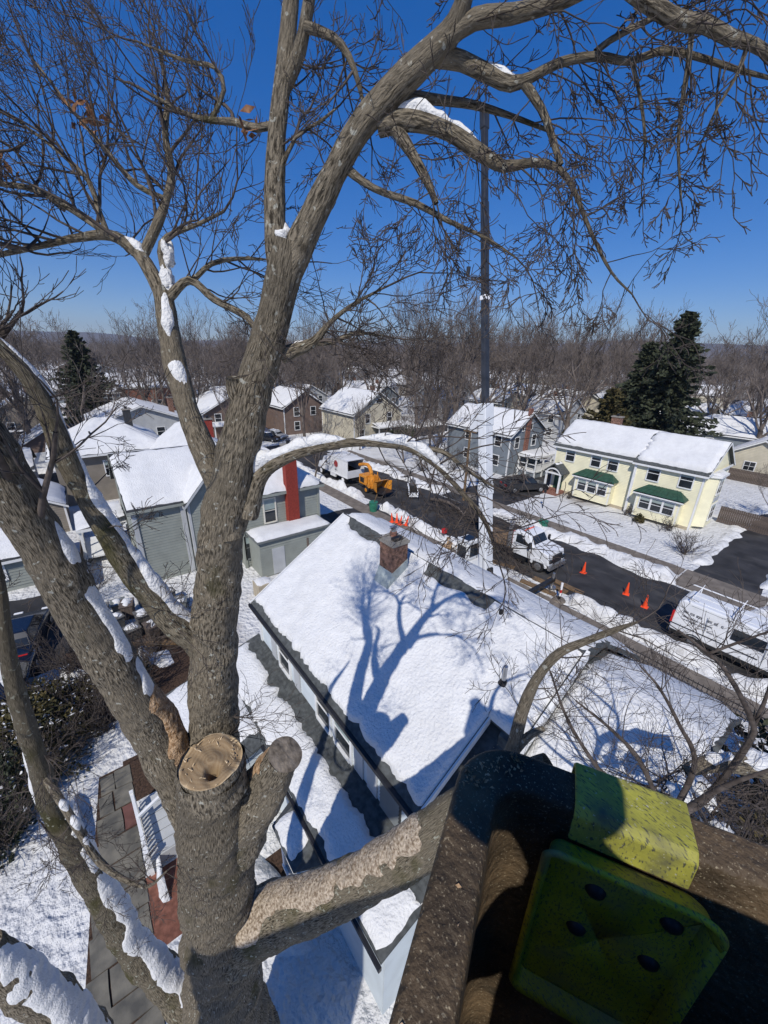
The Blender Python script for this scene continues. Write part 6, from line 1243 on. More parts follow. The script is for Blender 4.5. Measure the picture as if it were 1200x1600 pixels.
def snow_on(key, t0, t1, k=1., material='limb_snow', seed=1, name='snow_cap', side=(0, 0, 0), patch=0., wid=62., th=None):
    P, r, o = LIMBS[key]; n = len(P); i0, i1 = int(t0 * (n - 1)), int(t1 * (n - 1)); Pp, rr_ = smooth_path(P[i0:i1 + 1], r[i0:i1 + 1], .014); T_, U_, B_ = frames(Pp)
    upv = np.array([0, 0, 1.]) + np.array(side); nv = upv - T_ * (T_ @ upv)[:, None]; nv /= np.linalg.norm(nv, axis=1)[:, None] + 1e-9; sv = np.cross(T_, nv)
    s1 = SN(seed, 24, 1.2, 7.); s2 = SN(seed + 1, 40, 6, 22.); s5 = SN(seed + 2, 24, 1.2, 4.); m_ = 21; u = np.linspace(-1, 1, m_)
    edge = 1 + .22 * s5(Pp) + .012 * s2(Pp); edge2 = 1 + .22 * s5(Pp + 4.4) + .012 * s2(Pp + 4.4)
    e = np.clip(np.minimum(np.arange(len(Pp)), np.arange(len(Pp))[::-1]) / 14., 0, 1) ** .6; fl_ = np.clip((.95 + .55 * s1(Pp) - patch * 1.3) * 1.5, .03, 1) ** .7 * e
    edge = edge * fl_; edge2 = edge2 * fl_
    phi = np.where(u[None] < 0, u[None] * edge[:, None], u[None] * edge2[:, None]) * math.radians(wid)
    th0 = ((np.minimum(rr_, .09) * .42 + .010) if th is None else np.full_like(rr_, th)) * k
    D_ = np.cos(phi)[..., None] * nv[:, None] + np.sin(phi)[..., None] * sv[:, None]; Q0 = Pp[:, None] + rr_[:, None, None] * D_
    h = th0[:, None] * (e * fl_)[:, None] * (np.clip(1 - u[None] ** 2, 0, 1) ** .55) * np.clip(.95 + .42 * s1(Q0) - patch, .0, 2.2) + th0[:, None] * fl_[:, None] * .10 * s2(Q0) * (1 - u[None] ** 4) - .004 - .03 * (np.abs(u[None]) > .99) * rr_[:, None]
    lift = np.array([0, 0, 1.]) * .35; Q = Q0 + (D_ + lift) * h[..., None]; b = MB(); b.grid(Q); return obj(name, b, material, o, smooth=True)
TW = {}
def spray(ts, key, n, L, g, t0=.1, t1=1., up=(0, 0, .15), rad=.009, lv=3, ang=(30, 70), bias=None, nch=(4, 6), wig=.14, ratio=.55, end=True):
    P, r, o = LIMBS[key]; m_ = len(P)
    for k in range(n):
        t = t0 + (t1 - t0) * (k + g.random()) / n; i = min(int(t * (m_ - 1)), m_ - 2); d = P[i + 1] - P[i]; d /= np.linalg.norm(d); a = math.radians(g.uniform(*ang)); w = g.normal(size=3)
        if bias is not None: w = w * .8 + np.array(bias)
        w -= d * (w @ d); w /= np.linalg.norm(w); grow(ts, P[i], d * math.cos(a) + w * math.sin(a), L * g.uniform(.55, 1.2), min(rad, r[i] * .6) * g.uniform(.7, 1.1), lv, g, up, wig, nch, (22, 55), ratio, .45, .0022)
    if end:
        d = P[-1] - P[-2]; d /= np.linalg.norm(d); grow(ts, P[-1], d, L, min(rad, r[-1]), lv, g, up, wig, nch, (22, 55), ratio, .45, .0022)

base = PX(352, 1620, 2.95)[0]
T = thing('maple_tree', 'big bare tree with fresh cut stump face, snow and moss on its limbs', 'tree', (float(base[0]), float(base[1]), 0))
limb('trunk', [(354, 1680, 2.9, 116), (352, 1600, 2.9, 110), (345, 1450, 2.85, 104), (338, 1340, 2.76, 106), (332, 1262, 2.64, 100), (330, 1192, 2.54, 93)], T, 'trunk', extra=[((base[0], base[1], 4.5), .72), ((base[0], base[1], 0), .95)])
limb('stem', [(352, 1340, 3.0, 66), (338, 1210, 3.16, 70), (334, 1100, 3.2, 72), (335, 1000, 3.18, 71), (342, 900, 3.12, 68), (353, 800, 3.06, 70), (368, 730, 3.0, 66), (381, 670, 3.0, 62), (398, 600, 3.0, 57), (428, 500, 3.0, 49), (444, 425, 2.95, 52), (452, 380, 2.95, 50)], T)
limb('fork_up', [(438, 440, 2.96, 34), (431, 380, 2.96, 34), (429, 300, 3.0, 30), (434, 200, 3.05, 28), (444, 110, 3.1, 27), (452, 30, 3.15, 25), (458, -60, 3.2, 20), (462, -160, 3.3, 12)], T)
limb('fork_up2', [(445, 140, 3.1, 20), (468, 80, 3.05, 21), (480, 20, 3.0, 20), (492, -60, 3.0, 16), (510, -150, 3.0, 8)], T)
limb('fork_right', [(450, 425, 2.95, 44), (478, 364, 2.92, 42), (522, 272, 2.86, 39), (562, 202, 2.8, 41), (612, 144, 2.75, 42), (662, 94, 2.7, 39), (702, 54, 2.65, 37), (722, 10, 2.6, 28), (736, -50, 2.55, 23), (745, -130, 2.5, 15)], T)
limb('top_right', [(700, 58, 2.64, 28), (742, 30, 2.6, 25), (800, 22, 2.55, 23), (868, 4, 2.5, 22), (930, -25, 2.42, 20), (1000, -60, 2.35, 16)], T)
limb('A', [(592, 196, 2.8, 32), (640, 188, 2.76, 28), (700, 205, 2.7, 25), (750, 238, 2.66, 22), (788, 260, 2.62, 17), (830, 254, 2.58, 12), (872, 262, 2.55, 10), (898, 300, 2.52, 8), (922, 360, 2.5, 6), (955, 425, 2.46, 4), (988, 460, 2.42, 2.5)], T)
limb('B', [(680, 86, 2.7, 30), (722, 96, 2.7, 25), (768, 118, 2.66, 23), (800, 131, 2.62, 21), (832, 120, 2.58, 15), (872, 99, 2.54, 14), (930, 88, 2.5, 13), (985, 96, 2.46, 10), (1030, 80, 2.42, 10), (1080, 86, 2.38, 8), (1150, 108, 2.34, 7), (1215, 125, 2.3, 5)], T)
limb('B2', [(818, 128, 2.6, 16), (846, 170, 2.58, 13), (862, 212, 2.56, 10), (876, 258, 2.54, 9)], T)
limb('B3', [(930, 82, 2.5, 11), (955, 62, 2.5, 10), (1000, 38, 2.48, 9), (1040, 20, 2.46, 6)], T)
limb('D', [(960, -40, 2.35, 26), (1010, 2, 2.32, 23), (1060, 32, 2.3, 21), (1102, 38, 2.28, 19), (1140, 58, 2.26, 17), (1178, 70, 2.24, 14), (1225, 100, 2.2, 12)], T)
limb('D2', [(1082, 42, 2.3, 8), (1074, 110, 2.3, 7), (1063, 180, 2.3, 6), (1060, 240, 2.3, 5), (1064, 312, 2.3, 3)], T)
limb('D3', [(1168, 72, 2.25, 7), (1150, 120, 2.25, 5), (1120, 170, 2.25, 4), (1095, 225, 2.25, 3)], T)
limb('D4', [(988, 96, 2.45, 6), (1002, 160, 2.45, 5), (1008, 220, 2.45, 4), (1005, 262, 2.45, 3)], T)
limb('E', [(540, 262, 2.86, 15), (570, 286, 2.82, 12), (602, 302, 2.8, 10), (650, 318, 2.75, 9), (700, 345, 2.7, 7), (760, 372, 2.65, 5), (805, 402, 2.6, 3)], T)
limb('F', [(618, 200, 2.78, 22), (645, 242, 2.74, 16), (666, 280, 2.7, 13), (682, 318, 2.66, 7)], T)
limb('G', [(628, 150, 2.85, 18), (682, 156, 2.85, 14), (740, 164, 2.85, 12), (800, 182, 2.8, 8), (860, 205, 2.8, 5)], T)
limb('Hh', [(478, 42, 3.0, 16), (520, 58, 2.95, 13), (545, 88, 2.9, 10), (560, 130, 2.9, 7), (568, 165, 2.9, 4)], T)
limb('I', [(436, 192, 3.05, 12), (400, 200, 3.1, 12), (365, 190, 3.2, 11), (330, 188, 3.3, 9), (290, 178, 3.4, 7), (240, 150, 3.5, 5)], T)
limb('I2', [(330, 188, 3.3, 8), (350, 140, 3.3, 7), (335, 105, 3.3, 6), (290, 95, 3.4, 5), (215, 65, 3.5, 3)], T)
limb('I3', [(438, 265, 3.0, 8), (462, 215, 2.95, 6), (500, 190, 2.9, 5), (530, 165, 2.9, 3)], T)
limb('left', [(362, 840, 3.0, 40), (343, 762, 3.06, 40), (313, 692, 3.12, 36), (290, 630, 3.2, 33), (272, 560, 3.28, 31), (262, 500, 3.34, 30), (254, 452, 3.4, 28)], T)
limb('L1', [(258, 470, 3.4, 24), (236, 425, 3.45, 22), (212, 392, 3.5, 18), (172, 368, 3.6, 15), (120, 372, 3.7, 12), (60, 385, 3.8, 9), (-10, 400, 3.9, 7)], T)
limb('L2', [(222, 402, 3.5, 14), (245, 352, 3.5, 15), (258, 316, 3.5, 13), (268, 270, 3.55, 12), (258, 210, 3.6, 10), (262, 150, 3.7, 6), (250, 90, 3.8, 4)], T)
limb('L3', [(176, 372, 3.6, 11), (140, 345, 3.65, 11), (100, 320, 3.7, 10), (50, 295, 3.8, 9), (-20, 285, 3.9, 7)], T)
limb('L4', [(262, 312, 3.55, 8), (215, 290, 3.6, 9), (170, 240, 3.7, 7), (120, 180, 3.8, 5), (50, 90, 3.9, 3)], T)
limb('L5', [(262, 468, 3.38, 15), (296, 438, 3.35, 14), (335, 468, 3.3, 11), (385, 495, 3.2, 9), (402, 522, 3.15, 6)], T)
limb('L6', [(300, 440, 3.35, 9), (330, 412, 3.3, 8), (370, 404, 3.3, 6), (410, 405, 3.3, 4)], T)
limb('L7', [(170, 370, 3.6, 9), (155, 330, 3.65, 8), (140, 285, 3.7, 8), (95, 240, 3.8, 6), (30, 190, 3.9, 4)], T)
limb('L8', [(262, 440, 3.4, 12), (252, 395, 3.4, 12), (262, 370, 3.4, 9), (310, 350, 3.4, 6), (350, 330, 3.4, 4)], T)
limb('arch', [(388, 805, 3.02, 30), (404, 748, 3.0, 26), (440, 718, 2.95, 20), (485, 702, 2.9, 17), (540, 692, 2.86, 15), (600, 693, 2.8, 13), (642, 702, 2.76, 11), (682, 728, 2.72, 9), (722, 770, 2.7, 8), (756, 812, 2.66, 7), (776, 862, 2.62, 5)], T)
limb('arch2', [(640, 700, 2.76, 9), (690, 705, 2.74, 8), (730, 735, 2.72, 6), (770, 760, 2.7, 4)], T)
limb('J', [(440, 556, 3.06, 24), (466, 545, 3.06, 20), (490, 535, 3.05, 15), (515, 505, 3.05, 8), (548, 478, 3.05, 6), (595, 452, 3.0, 4)], T)
limb('J2', [(486, 536, 3.05, 10), (520, 535, 3.05, 8), (556, 520, 3.0, 6), (600, 525, 3.0, 3)], T)
limb('stubJ', [(382, 640, 2.98, 30), (368, 612, 2.94, 27), (364, 590, 2.92, 22)], T, cap=True)
limb('low_left', [(340, 1042, 3.16, 46), (298, 994, 3.1, 40), (258, 960, 3.02, 38), (204, 892, 2.96, 34), (168, 832, 2.9, 32), (132, 772, 2.86, 31), (102, 712, 2.82, 31), (76, 650, 2.78, 28), (46, 592, 2.74, 25), (10, 550, 2.7, 22), (-40, 505, 2.68, 20)], T, material='bark_moss')
limb('lean', [(352, 1370, 2.85, 74), (306, 1262, 2.98, 70), (250, 1158, 2.98, 66), (192, 1062, 2.9, 64), (132, 962, 2.8, 64), (72, 858, 2.7, 67), (18, 765, 2.62, 70), (-50, 655, 2.55, 70), (-130, 540, 2.5, 64), (-210, 420, 2.55, 52), (-270, 300, 2.7, 42), (-300, 160, 2.9, 30), (-320, 0, 3.1, 18)], T)
limb('leanB', [(-130, 540, 2.5, 40), (-150, 440, 2.7, 34), (-140, 340, 2.9, 28), (-150, 220, 3.1, 20), (-140, 80, 3.3, 12)], T)
limb('leanC', [(-210, 420, 2.55, 34), (-300, 380, 2.4, 26), (-400, 320, 2.3, 18), (-480, 240, 2.2, 10)], T)
limb('leanD', [(-20, 700, 2.6, 26), (-60, 600, 2.8, 22), (-70, 500, 3.0, 18), (-110, 400, 3.2, 12)], T)
limb('stub', [(365, 1318, 2.84, 84), (396, 1258, 2.76, 74), (424, 1212, 2.7, 64), (446, 1178, 2.64, 54)], T, cap=False)
limb('low_right', [(340, 1490, 2.86, 92), (395, 1448, 2.82, 86), (460, 1418, 2.78, 78), (530, 1392, 2.7, 70), (600, 1356, 2.64, 70), (665, 1312, 2.58, 70), (725, 1262, 2.56, 60), (790, 1225, 2.5, 50), (860, 1200, 2.45, 40)], T, material='bark_moss')
limb('broken', [(725, 1262, 2.56, 40), (775, 1212, 2.62, 28), (800, 1172, 2.7, 21), (816, 1112, 2.74, 17), (838, 1062, 2.76, 15), (872, 1022, 2.78, 14), (920, 1000, 2.8, 12), (962, 984, 2.82, 9), (996, 972, 2.84, 4)], T)
limb('low_right2', [(800, 1180, 2.7, 14), (826, 1150, 2.68, 12), (850, 1138, 2.68, 8)], T)
limb('moss_left', [(348, 1608, 2.98, 84), (300, 1562, 2.98, 64), (252, 1522, 2.96, 50), (202, 1470, 2.94, 43), (158, 1396, 2.92, 40), (116, 1322, 2.9, 38), (82, 1262, 2.88, 30), (56, 1182, 2.85, 26), (28, 1092, 2.82, 25), (10, 1010, 2.8, 20), (2, 930, 2.78, 16), (-10, 860, 2.76, 10)], T, material='bark_moss')
limb('moss_left2', [(66, 1206, 2.86, 12), (108, 1272, 2.7, 11), (150, 1340, 2.65, 10), (190, 1372, 2.6, 8), (230, 1385, 2.55, 5), (262, 1360, 2.5, 3)], T)
limb('bottom_left', [(160, 1660, 2.5, 60), (105, 1590, 2.5, 60), (45, 1540, 2.48, 58), (-30, 1488, 2.45, 54)], T)
# snow, sawdust and cut faces
for a in (('A', .0, .38, .9, -.1), ('B', .12, .36, .8, .15), ('F', .2, 1., .8, .5), ('Hh', .05, .55, .8, .6), ('arch', .10, .78, 1.2, -.25), ('low_left', .10, .98, .55, -.5), ('moss_left', .03, .97, .55, -.45), ('left', .62, 1., .6, .1), ('L1', .0, .3, 1.0, -.1), ('L8', .0, .4, 1.1, -.1), ('bottom_left', .05, 1., .5, -.4), ('J', .05, .4, .8, 0), ('G', .2, .5, .7, .6)): snow_on(*a[:4], seed=len(a[0]) * 7 + int(a[2] * 10), patch=a[4], wid=52)
snow_on('stubJ', .2, 1., 1.6, seed=5); snow_on('lean', .34, .6, 1., seed=8, side=(RT * .75)[:], patch=-.4, wid=25, th=.018); snow_on('moss_left2', .1, .5, 1., seed=9, patch=.4)
snow_on('lean', .10, .37, 1., 'sawdust', 10, 'sawdust', (RT * .75)[:], -.4, 46, .03); snow_on('low_right', .08, .78, .9, 'sawsnow', 12, 'sawdust', (0, 0, 0), -.4, 46, .026); snow_on('stub', .2, .97, 1., 'sawdust', 14, 'sawdust', (0, 0, 0), .35, 62, .012); snow_on('low_left', .02, .16, 1., 'sawsnow', 15, 'sawdust', (0, 0, 0), 0, 60, .02)
def clump(key, t, off, size, seed, par=None):     # snow lodged in a fork
    P, r, o = LIMBS[key]; c = P[int(t * (len(P) - 1))] + np.array(off); s = SN(seed, 20, 2, 9); u = np.linspace(0, math.pi, 14)[:, None]; v = np.linspace(0, 2 * math.pi, 22)[None]
    D_ = np.stack([np.sin(u) * np.cos(v), np.sin(u) * np.sin(v), np.cos(u) + 0 * v], -1); Q = c + D_ * np.array(size) * (1 + .22 * s(D_ * .35 + c))[..., None]; b = MB(); b.grid(Q); obj('snow_cap', b, 'limb_snow', o, smooth=True)
rt = np.array(RT); clump('left', .12, -rt * -.10 + np.array([0, 0, .12]), (.10, .10, .13), 3); clump('fork_right', .03, -rt * .02 + np.array([0, 0, .17]), (.07, .07, .07), 4); clump('left', 1., rt * .05 + np.array([0, 0, .05]), (.045, .045, .10), 6); clump('L8', .3, rt * .05, (.045, .04, .09), 7)
P, r, o = LIMBS['trunk']; c = P[-1]; Rr = r[-1]; b = MB(); nr, na = 22, 64; s = SN(33, 20, 1, 8)
G = np.zeros((nr, na + 1, 3)); an = np.linspace(0, 2 * math.pi, na + 1)
for i in range(nr):
    k = i / (nr - 1); G[i, :, 0] = c[0] + np.cos(an) * Rr * 1.01 * k; G[i, :, 1] = c[1] + np.sin(an) * Rr * 1.01 * k; G[i, :, 2] = c[2] + .035 - .012 * k ** 6
G[..., 2] += .010 * s(G * 2) ; hole = np.exp(-((G[..., 0] - c[0] - float(RT.x) * .06 + float(FW.x) * .10) ** 2 + (G[..., 1] - c[1] - float(RT.y) * .06 + float(FW.y) * .10) ** 2) / .0035); G[..., 2] -= .16 * np.clip(hole * 1.6, 0, 1) ** 2
b.grid(G); b.v = [v - c for v in b.v]; cf = obj('cut_face', b, 'cut', o, local=True); cf.location = Vector(c) - Vector(BASE[T.name])
sc_ = SN(35, 30, 1.5, 9); G = np.zeros((9, 49, 3)); an = np.linspace(0, 2 * math.pi, 49)
for i in range(9):
    k = i / 8; rk = Rr * (1.06 - .05 * k); G[i, :, 0] = c[0] + np.cos(an) * rk; G[i, :, 1] = c[1] + np.sin(an) * rk; G[i, :, 2] = c[2] - .34 + .372 * k
    G[i, :, :2] = c[:2] + (G[i, :, :2] - c[:2]) * (1 + .03 * sc_(G[i]) * (1 - k ** 4))[:, None]
b = MB(); b.grid(G); b.uv = np.stack([np.broadcast_to(an[None] * Rr, (9, 49)), np.broadcast_to(np.linspace(0, .37, 9)[:, None], (9, 49))], -1).reshape(-1, 2); obj('stump_collar', b, 'bark', o, smooth=True)
b = MB()
for k in range(40):
    a = rng.uniform(0, 6.28); q = c + np.array([math.cos(a), math.sin(a), 0]) * Rr * rng.uniform(.5, .98) + np.array([0, 0, .035]); w_ = rng.uniform(.003, .009); b.tube([q, q + np.array([rng.normal() * .02, rng.normal() * .02, rng.uniform(.005, .03)])], [w_, w_ * .3], 5)
obj('splinters', b, 'cut', o, kind='stuff')
P, r, o = LIMBS['stub']; d = P[-1] - P[-4]; d /= np.linalg.norm(d); c = P[-1]; q = Vector(d).to_track_quat('Z', 'Y'); b = MB(); G = np.zeros((6, 37, 3)); an = np.linspace(0, 2 * math.pi, 37)
for i in range(6): k = i / 5; G[i, :, 0] = np.cos(an) * r[-1] * 1.0 * k; G[i, :, 1] = np.sin(an) * r[-1] * k; G[i, :, 2] = .012 * (1 - k * k) + .006 * np.sin(an * 5) * k
b.grid(G); b.xf(Matrix.Translation(Vector(c)) @ q.to_matrix().to_4x4()); obj('old_cut_face', b, 'old_cut', o)
# twigs
g = np.random.default_rng(21); ts = Tubes(); rb = -np.array(RT)
U1 = (0, 0, .16)
for key, n, L, t0 in (('L1', 12, .8, .2), ('L3', 10, .8, .1), ('L4', 10, .75, .1), ('L7', 10, .75, .1), ('L2', 11, .7, .15), ('L8', 6, .55, .3), ('I', 6, .6, .3), ('I2', 8, .6, .1)):
    spray(ts, key, n, L, g, t0, 1., tuple(np.array([0, 0, .10]) + rb * .06), .013, 3, (25, 65), bias=(0, 0, .7), nch=(3, 4), wig=.15, ratio=.6)
for key, n, L, t0 in (('L5', 9, .5, .15), ('L6', 7, .5, .1)): spray(ts, key, n, L, g, t0, 1., (0, 0, .02), .007, 3, (30, 75), nch=(3, 4))
for key, n, L, t0 in (('lean', 12, 1.3, .58), ('leanB', 14, 1.1, .2), ('leanC', 12, 1.2, .2), ('leanD', 9, .7, .3)): spray(ts, key, n, L, g, t0, 1., (0, 0, .08), .03, 3, (25, 65), nch=(3, 4))
fast('twigs', *ts.mesh(), 'twig', T, kind='stuff')
ts = Tubes(); DN = (0, 0, -.05)
for key, n, L, t0 in (('A', 14, .40, .3), ('B', 9, .34, .3), ('B2', 4, .36, .3), ('B3', 4, .32, .3), ('D', 4, .3, .3), ('D2', 6, .2, .3), ('D3', 4, .2, .2), ('D4', 5, .18, .2), ('E', 9, .40, .3), ('F', 6, .38, .3), ('G', 5, .34, .3), ('top_right', 3, .33, .3)):
    spray(ts, key, n, L, g, t0, 1., DN, .0055, 3, (30, 75), bias=(0, 0, -.4), nch=(3, 4), wig=.17)
for key, n, L, t0 in (('fork_up', 7, .42, .3), ('fork_up2', 5, .42, .2), ('fork_right', 5, .4, .3), ('Hh', 6, .36, .3), ('I3', 5, .36, .2), ('J', 13, .45, .3), ('J2', 9, .42, .3)): spray(ts, key, n, L, g, t0, 1., (0, 0, .03), .007, 3, (35, 80), nch=(3, 4), end=key not in ('fork_up', 'fork_right'))
fast('twigs', *ts.mesh(), 'twig', T, kind='stuff')
ts = Tubes()
for key, n, L, t0 in (('arch', 22, .5, .5), ('arch2', 8, .5, .2), ('broken', 10, .5, .45), ('moss_left', 12, .5, .25), ('moss_left2', 10, .45, .2), ('low_left', 9, .5, .25)): spray(ts, key, n, L, g, t0, 1., (0, 0, -.01), .007, 3, (35, 80), nch=(3, 4), end=key not in ('low_left',))
for px, py, yf, d, n in ((255, 960, 2.97, (1, 0, .15), 3), (365, 1120, 3.1, (1, .2, .1), 6), (355, 1150, 3.1, (1, -.2, -.05), 5), (60, 1280, 2.8, (.2, 0, -1), 6), (120, 1300, 2.8, (.5, 0, -1), 5), (20, 1100, 2.8, (-.5, 0, .5), 5), (300, 1010, 3.0, (-.6, 0, .4), 4), (70, 1180, 2.7, (.3, 0, -.8), 6)):
    p = PX(px, py, yf)[0]; dd = rt * d[0] + np.array(FW) * d[1] + np.array([0, 0, d[2]])
    for k in range(n): q = dd / np.linalg.norm(dd) + g.normal(size=3) * .35; grow(ts, p, q / np.linalg.norm(q), g.uniform(.3, .65), .005, 2, g, (0, 0, .02), .16, (3, 4), (25, 55), .5, .45, .0022)
fast('twigs', *ts.mesh(), 'twig', T, kind='stuff')
for nm, (px, py, yf), n_, s_ in (('a', (137, 180, 3.75), 26, .06), ('b', (392, 196, 3.1), 10, .03), ('c', (8, 255, 3.9), 16, .05)):
    c = PX(px, py, yf)[0]; b = MB()
    for k in range(n_):
        q = c + g.normal(size=3) * s_; u = g.normal(size=3); u /= np.linalg.norm(u); w = np.cross(u, g.normal(size=3)); w /= np.linalg.norm(w); L = g.uniform(.03, .06); b.add([q - u * L, q + w * L * .4 + u * L * .1, q + u * L, q - w * L * .4], [(0, 1, 2, 3)])
    obj('dead_leaves', b, 'leaf', T, kind='stuff')
# second, smaller tree whose crown fills the lower right
b2 = PX(1010, 1500, 3.0)[0]
T2 = thing('bare_tree', 'bare budding tree crown reaching over the roof beside the bucket', 'tree', (float(b2[0]), float(b2[1]), 0))
limb('r0', [(1010, 1540, 3.0, 40), (1020, 1420, 3.1, 36), (1030, 1330, 3.2, 30), (1040, 1270, 3.3, 26)], T2, 'trunk', extra=[((b2[0], b2[1], 0), .16)])
for key, sp in dict(r1=[(1042, 1290, 3.2, 11.2), (1085, 1195, 3.4, 7.4), (1060, 1130, 3.5, 5.6), (1030, 1075, 3.6, 4.3), (1000, 1040, 3.7, 2.5)], r2=[(1040, 1280, 3.2, 12.4), (1100, 1250, 3.3, 9.9), (1170, 1160, 3.3, 9.3), (1172, 1120, 3.3, 8.1), (1135, 1050, 3.3, 6.8), (1105, 1020, 3.3, 5.6), (1060, 985, 3.3, 3.1)], r3=[(1105, 1022, 3.3, 5.0), (1150, 1005, 3.2, 4.3), (1205, 985, 3.1, 2.5)],
                    r4=[(1030, 1290, 3.2, 9.9), (960, 1230, 3.3, 7.4), (920, 1180, 3.4, 6.2), (885, 1120, 3.5, 4.3), (860, 1050, 3.6, 2.5)], r5=[(1040, 1280, 3.3, 8.7), (1000, 1190, 3.5, 6.8), (955, 1140, 3.6, 5.0), (900, 1095, 3.7, 3.1)], r6=[(1060, 1270, 3.2, 8.7), (1130, 1230, 3.0, 7.4), (1210, 1200, 2.9, 5.0)], r7=[(1180, 1130, 3.3, 6.2), (1200, 1080, 3.3, 5.0), (1215, 1010, 3.3, 3.7)]).items(): limb(key, sp, T2, material='twig')
limb('r8', [(1250, 1205, 3.4, 36), (1180, 1196, 3.45, 32), (1115, 1192, 3.5, 26), (1070, 1205, 3.5, 16)], T2); snow_on('r8', .05, 1., 1.2, seed=44)
ts = Tubes()
for key, n, L in (('r1', 18, .62), ('r2', 18, .6), ('r3', 9, .5), ('r4', 20, .62), ('r5', 19, .62), ('r6', 9, .5), ('r7', 9, .5)): spray(ts, key, n, L, g, .15, 1., (0, 0, .05), .006, 2, (30, 75), nch=(3, 4), ratio=.6)
fast('twigs', *ts.mesh(), 'twig', T2, kind='stuff')
b2 = PX(1150, 1330, 4.4)[0]; t = thing('brush_heap', 'dense tangle of brush with snow below the bucket at right', 'brush pile', (float(b2[0]), float(b2[1]), 0)); ts = Tubes(); b = MB()
for k in range(240):
    p = PX(g.uniform(1000, 1280), g.uniform(1215, 1420), g.uniform(3.6, 5.0))[0]; d = g.normal(size=3); d[2] *= .5; grow(ts, p, d / np.linalg.norm(d), g.uniform(.5, 1.1), g.uniform(.008, .02), 2, g, (0, 0, 0), .18, (3, 4), (25, 55), .55, .45, .003)
fast('branches', *ts.mesh(), 'twig', t, kind='stuff')
ts = Tubes()
for k in range(30): p = PX(g.uniform(1040, 1280), g.uniform(1230, 1420), g.uniform(3.6, 5.0))[0]; grow(ts, p * np.array([1, 1, 0]) + np.array([0, 0, 0]), np.array([g.normal() * .08, g.normal() * .08, 1]), p[2], .035, 0, g, (0, 0, .1), .02)
fast('stems', *ts.mesh(), 'twig', t, kind='stuff')
for k in range(26):
    p = PX(g.uniform(1040, 1260), g.uniform(1225, 1400), g.uniform(3.7, 5.0))[0]; s = SN(600 + k, 12, 2, 7); u = np.linspace(0, math.pi, 8)[:, None]; v = np.linspace(0, 2 * math.pi, 12)[None]; D_ = np.stack([np.sin(u) * np.cos(v), np.sin(u) * np.sin(v), np.cos(u) + 0 * v], -1); b.grid(p + D_ * np.array([.13, .13, .05]) * g.uniform(.5, 1.3) * (1 + .3 * s(D_ * .4))[..., None])
obj('lodged_snow', b, 'limb_snow', t, smooth=True, kind='stuff')

# ------------------------------------------------------------------ the lift bucket
C0 = np.array(RT) * .185 + np.array(FW) * .535 + np.array([0, 0, CAMZ - .68]); e1 = np.array(RT) * .917 - np.array(FW) * .398; e2 = -np.array(RT) * .398 - np.array(FW) * .917
S1, S2 = 1.05, .98; cen = C0 + e1 * S1 / 2 + e2 * S2 / 2; BK = thing('lift_bucket', 'grimy brown bucket of the aerial lift with yellow bracket over its rim', 'lift bucket', tuple(float(x) for x in (cen[0], cen[1], cen[2] - 1.06)))
def rsq(off, rad, n=10):
    P = []
    for cx, cy, a0 in ((1, 1, 0), (-1, 1, 90), (-1, -1, 180), (1, -1, 270)):
        for k in range(n + 1): a = math.radians(a0 + 90 * k / n); P.append((cx * (S1 / 2 + off - rad) + rad * math.cos(a), cy * (S2 / 2 + off - rad) + rad * math.sin(a)))
    return P + [P[0]]
prof = [(-.06, -1.03), (-.056, -.6), (-.052, -.12), (-.049, -.02), (-.048, -.008), (-.045, -.003), (-.040, -.001), (-.034, 0), (.010, .003), (.014, .002), (.018, -.002), (.020, -.006), (.021, -.03), (.020, -.040), (-.010, -.046), (-.020, -.065), (-.024, -.5), (-.03, -1.05), (-.12, -1.07)]
G = []
for off, z in prof: G.append([cen + e1 * a + e2 * b_ + np.array([0, 0, z]) for a, b_ in rsq(off, .085 + max(off, -.05) * .6)])
b = MB(); b.grid(np.array(G)); obj('bucket_shell', b, 'bucket', BK, smooth=True)
b = MB(); b.add([cen + e1 * a + e2 * c_ + np.array([0, 0, -1.03]) for a, c_ in rsq(-.055, .06)[:-1]], [tuple(range(44))]); obj('bucket_floor', b, 'bucket', BK)
# yellow saddle over the far rim and its bolted plate
def bp_(a, n, z): return C0 + e1 * a + e2 * n + np.array([0, 0, z])
# profile across the rim: n is the distance inward from the outer edge line
pr_ = [(-.030, -.18), (-.030, .000), (-.024, .010), (.048, .010), (.056, .002), (.058, -.05)]
a0, a1 = .165, .330
b = MB(); G = np.array([[bp_(a, n, z) for n, z in pr_] for a in np.linspace(a0, a1, 6)]); b.grid(G); sd = obj('rim_saddle', b, 'saddle', BK, smooth=False)
sd.modifiers.new('thick', 'SOLIDIFY').thickness = .007; bv = sd.modifiers.new('bevel', 'BEVEL'); bv.width = .003; bv.segments = 2
b = MB(); n0 = .062; out = []
W0, W1, ztop, zb, rd = .135, .375, -.045, -.48, .045
for cx, cz, s0 in ((W1 - rd, ztop - rd, 0), (W0 + .02, ztop - .02, 90), (W0 + .02, zb + .02, 180), (W1 - rd, zb + rd, 270)):
    rr_ = rd if cx > .3 else .02
    for k in range(9): an_ = math.radians(s0 + 90 * k / 8); out.append((cx + rr_ * math.cos(an_), cz + rr_ * math.sin(an_)))
n_ = len(out); cm = np.mean(out, axis=0)
ring = lambda sc, nn: [bp_(cm[0] + (a - cm[0]) * sc[0], nn, cm[1] + (z - cm[1]) * sc[1]) for a, z in out]
rings = [ring((1.0, 1.0), n0 + .030), ring((.985, .99), n0 + .034), ring((.965, .975), n0 + .028), ring((.93, .955), n0 + .006), ring((.90, .935), n0 + .0), ring((.885, .925), n0), ring((.87, .915), n0), ring((.5, .5), n0), ring((.02, .02), n0)]
